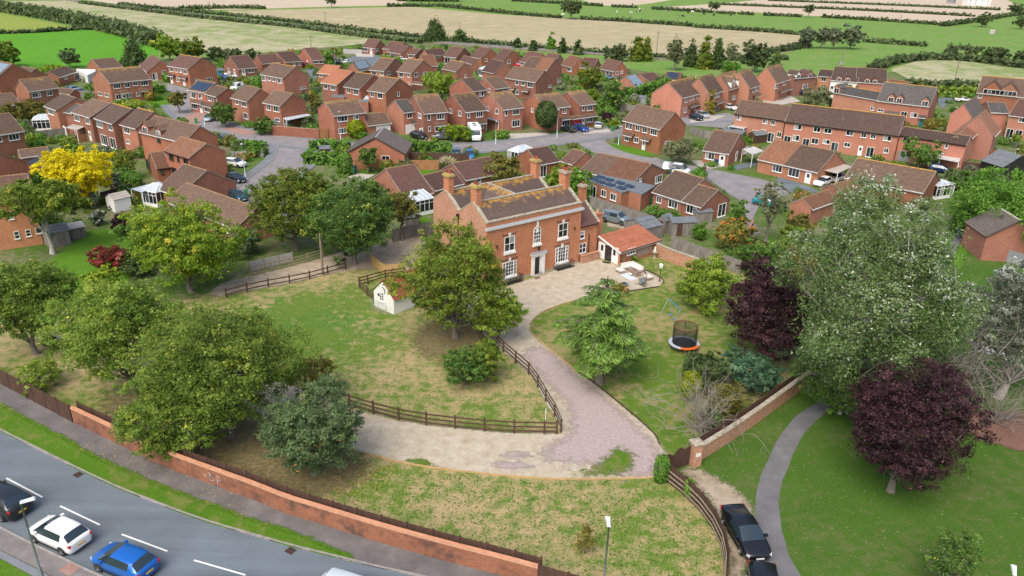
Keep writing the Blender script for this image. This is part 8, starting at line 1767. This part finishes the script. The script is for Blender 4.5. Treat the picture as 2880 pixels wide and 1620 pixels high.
def litter(name,label,t,poly,n,mat,s,seed,z=.02,cat='leaves'):
 ps=[gp(t,*p)for p in poly];xs,ys=[p.x for p in ps],[p.y for p in ps];rng=np.random.default_rng(seed);pts=[]
 def inside(x,y):
  c=False;j=len(ps)-1
  for i in range(len(ps)):
   if(ps[i].y>y)!=(ps[j].y>y)and x<(ps[j].x-ps[i].x)*(y-ps[i].y)/(ps[j].y-ps[i].y)+ps[i].x:c=not c
   j=i
  return c
 while len(pts)<n:
  x,y=rng.uniform(min(xs),max(xs)),rng.uniform(min(ys),max(ys))
  if inside(x,y):pts.append((x,y,z))
 P=np.array(pts);o=Vector((P[:,0].mean(),P[:,1].mean(),0));P-=np.array(o);nn=unit(np.array([0,0,1.])+rng.normal(size=P.shape)*.25)
 ob=link(name,leaf_mesh(name,P,nn,s*rng.uniform(.6,1.3,n),rng.random(n),M[mat],rng,1.3),None,o);return tag(ob,label,cat,kind='stuff')
M['leaf_fallen']=m_leaf('leaf_fallen',[(0,(.5,.34,.03)),(.5,(.62,.5,.1)),(1,(.35,.14,.04))]);M['leaf_white']=m_leaf('leaf_white',[(0,(.3,.33,.22)),(.5,(.55,.56,.5)),(.8,(.5,.42,.1)),(1,(.25,.12,.05))])
litter('fallen_leaves','yellow leaves scattered over the roadside verge and pavement','O',[(150,1110),(300,1130),(600,1245),(640,1310),(480,1250),(250,1160)],230,'leaf_fallen',.085,1,.115)
litter('fallen_leaves','pale leaves scattered over the park grass','O',[(1965,1200),(2200,1000),(2450,1100),(2576,1250),(2576,1449),(2020,1449),(1970,1330)],800,'leaf_white',.055,2)
litter('fallen_leaves','pale leaves on the grass left of the park path','O',[(1760,1165),(2000,1000),(1960,1090),(1890,1230),(1800,1200)],150,'leaf_white',.055,3)
litter('fallen_fruit','orange windfall apples and leaves under the apple tree','O',[(800,1200),(920,1140),(1000,1170),(960,1230),(820,1260)],350,'leaf_fallen',.1,4)
M['leaf_tuft']=m_leaf('leaf_tuft',[(0,(.07,.13,.015)),(.6,(.13,.22,.03)),(1,(.2,.26,.06))],.2)
def tufts(label,t,poly,n,seed,mat='leaf_tuft',s=.16):
 ob=litter('grass_tufts',label,t,poly,n,mat,s,seed,.05,'grass');return ob
PAD=[(620,770),(760,715),(900,690),(960,760),(1180,830),(1300,930),(1400,1070),(1100,1065),(800,980),(640,900)];FRL=[(820,1250),(1000,1175),(1290,1208),(1640,1212),(1800,1340),(1820,1500),(1400,1480),(1000,1350)]
tufts('green grass tufts across the paddock','O',PAD,2500,11,s=.12);tufts('green grass tufts over the front lawn','O',FRL,2500,12,s=.12)
RD=[(p,w_)for r_,w_ in((R1,5.2),(R2,5.8),(R3,4.6),(R4,4.2))for p in resample(r_,2.0)]
PADS=[[gp(t_,*p)for p in q_]for t_,q_ in[('21',[(1440,130),(1800,330),(2050,262),(2300,310),(2576,370),(2760,420),(2780,520),(2576,560),(2480,640),(2420,760),(2500,900),(2380,920),(2300,800),(2330,590),(2180,500),(2000,370),(1800,340),(1560,300),(1400,200)]),('20',[(1780,1140),(2200,1130),(2260,1200),(2150,1290),(1780,1260)]),('20',[(-60,1330),(1000,1270),(1000,1360),(-40,1400)]),('10',[(900,540),(1300,540),(1300,660),(900,660)]),('30',[(-60,960),(340,960),(340,1090),(-60,1090)]),('31',[(80,320),(560,400),(560,500),(80,440)])]]
def in_poly(ps,x,y):
 c=False;j=len(ps)-1
 for i in range(len(ps)):
  if(ps[i].y>y)!=(ps[j].y>y)and x<(ps[j].x-ps[i].x)*(y-ps[i].y)/(ps[j].y-ps[i].y)+ps[i].x:c=not c
  j=i
 return c
EST=[gp('O',*p)for p in[(-60,190),(330,178),(560,150),(900,120),(1200,125),(1480,165),(1700,200),(2000,205),(2300,215),(2600,250),(2640,480),(2380,560),(2050,560),(1900,600),(1700,560),(1480,480),(1040,470),(900,470),(640,620),(400,600),(120,590),(-60,520)]]
rng=np.random.default_rng(77);bys={};tries=0;cnt=0
ex_,ey_=[p.x for p in EST],[p.y for p in EST]
while cnt<1300 and tries<30000:
 tries+=1;x,y=rng.uniform(min(ex_),max(ex_)),rng.uniform(min(ey_),max(ey_))
 if not in_poly(EST,x,y):continue
 bad=False
 for a_,b_,ux,uy,nx,ny,L_,D_ in FOOT:
  dx,dy=x-a_,y-b_;q1,q2=dx*ux+dy*uy,dx*nx+dy*ny
  if-1.0<q1<L_+1.0 and-1.4<q2<D_+1.0:bad=True;break
 if bad or any((p.x-x)**2+(p.y-y)**2<(w_)**2 for p,w_ in RD)or any(in_poly(q_,x,y)for q_ in PADS):continue
 W_=rng.uniform(.8,3.2);H_=W_*rng.uniform(.4,.8);dpt=depth((x,y,0));s_=max(.2,dpt*.0026)
 P,nn,t_,_r=ball(int(rng.integers(1e6)),W_,H_,0,s_,1.6,rough=.12);pal=['shrub','hedge','light','far','olive','walnut','willow','rustleaf'][int(rng.choice(8,p=[.24,.22,.14,.14,.1,.08,.05,.03]))]
 bys.setdefault(pal,[]).append((P+np.array([x,y,0]),nn,np.full(len(P),s_),t_));cnt+=1
for pal,L_ in bys.items():
 P,nn,S_q,t_=(np.concatenate([q_[i]for q_ in L_])for i in range(4));o=P.mean(0)*np.array([1,1,0]);ob=link('garden_planting',leaf_mesh('garden_planting',P-o,nn,S_q,t_,M['leaf_'+pal],rng),None,o)
 tag(ob,'low mixed planting filling the estate gardens','planting',kind='stuff')
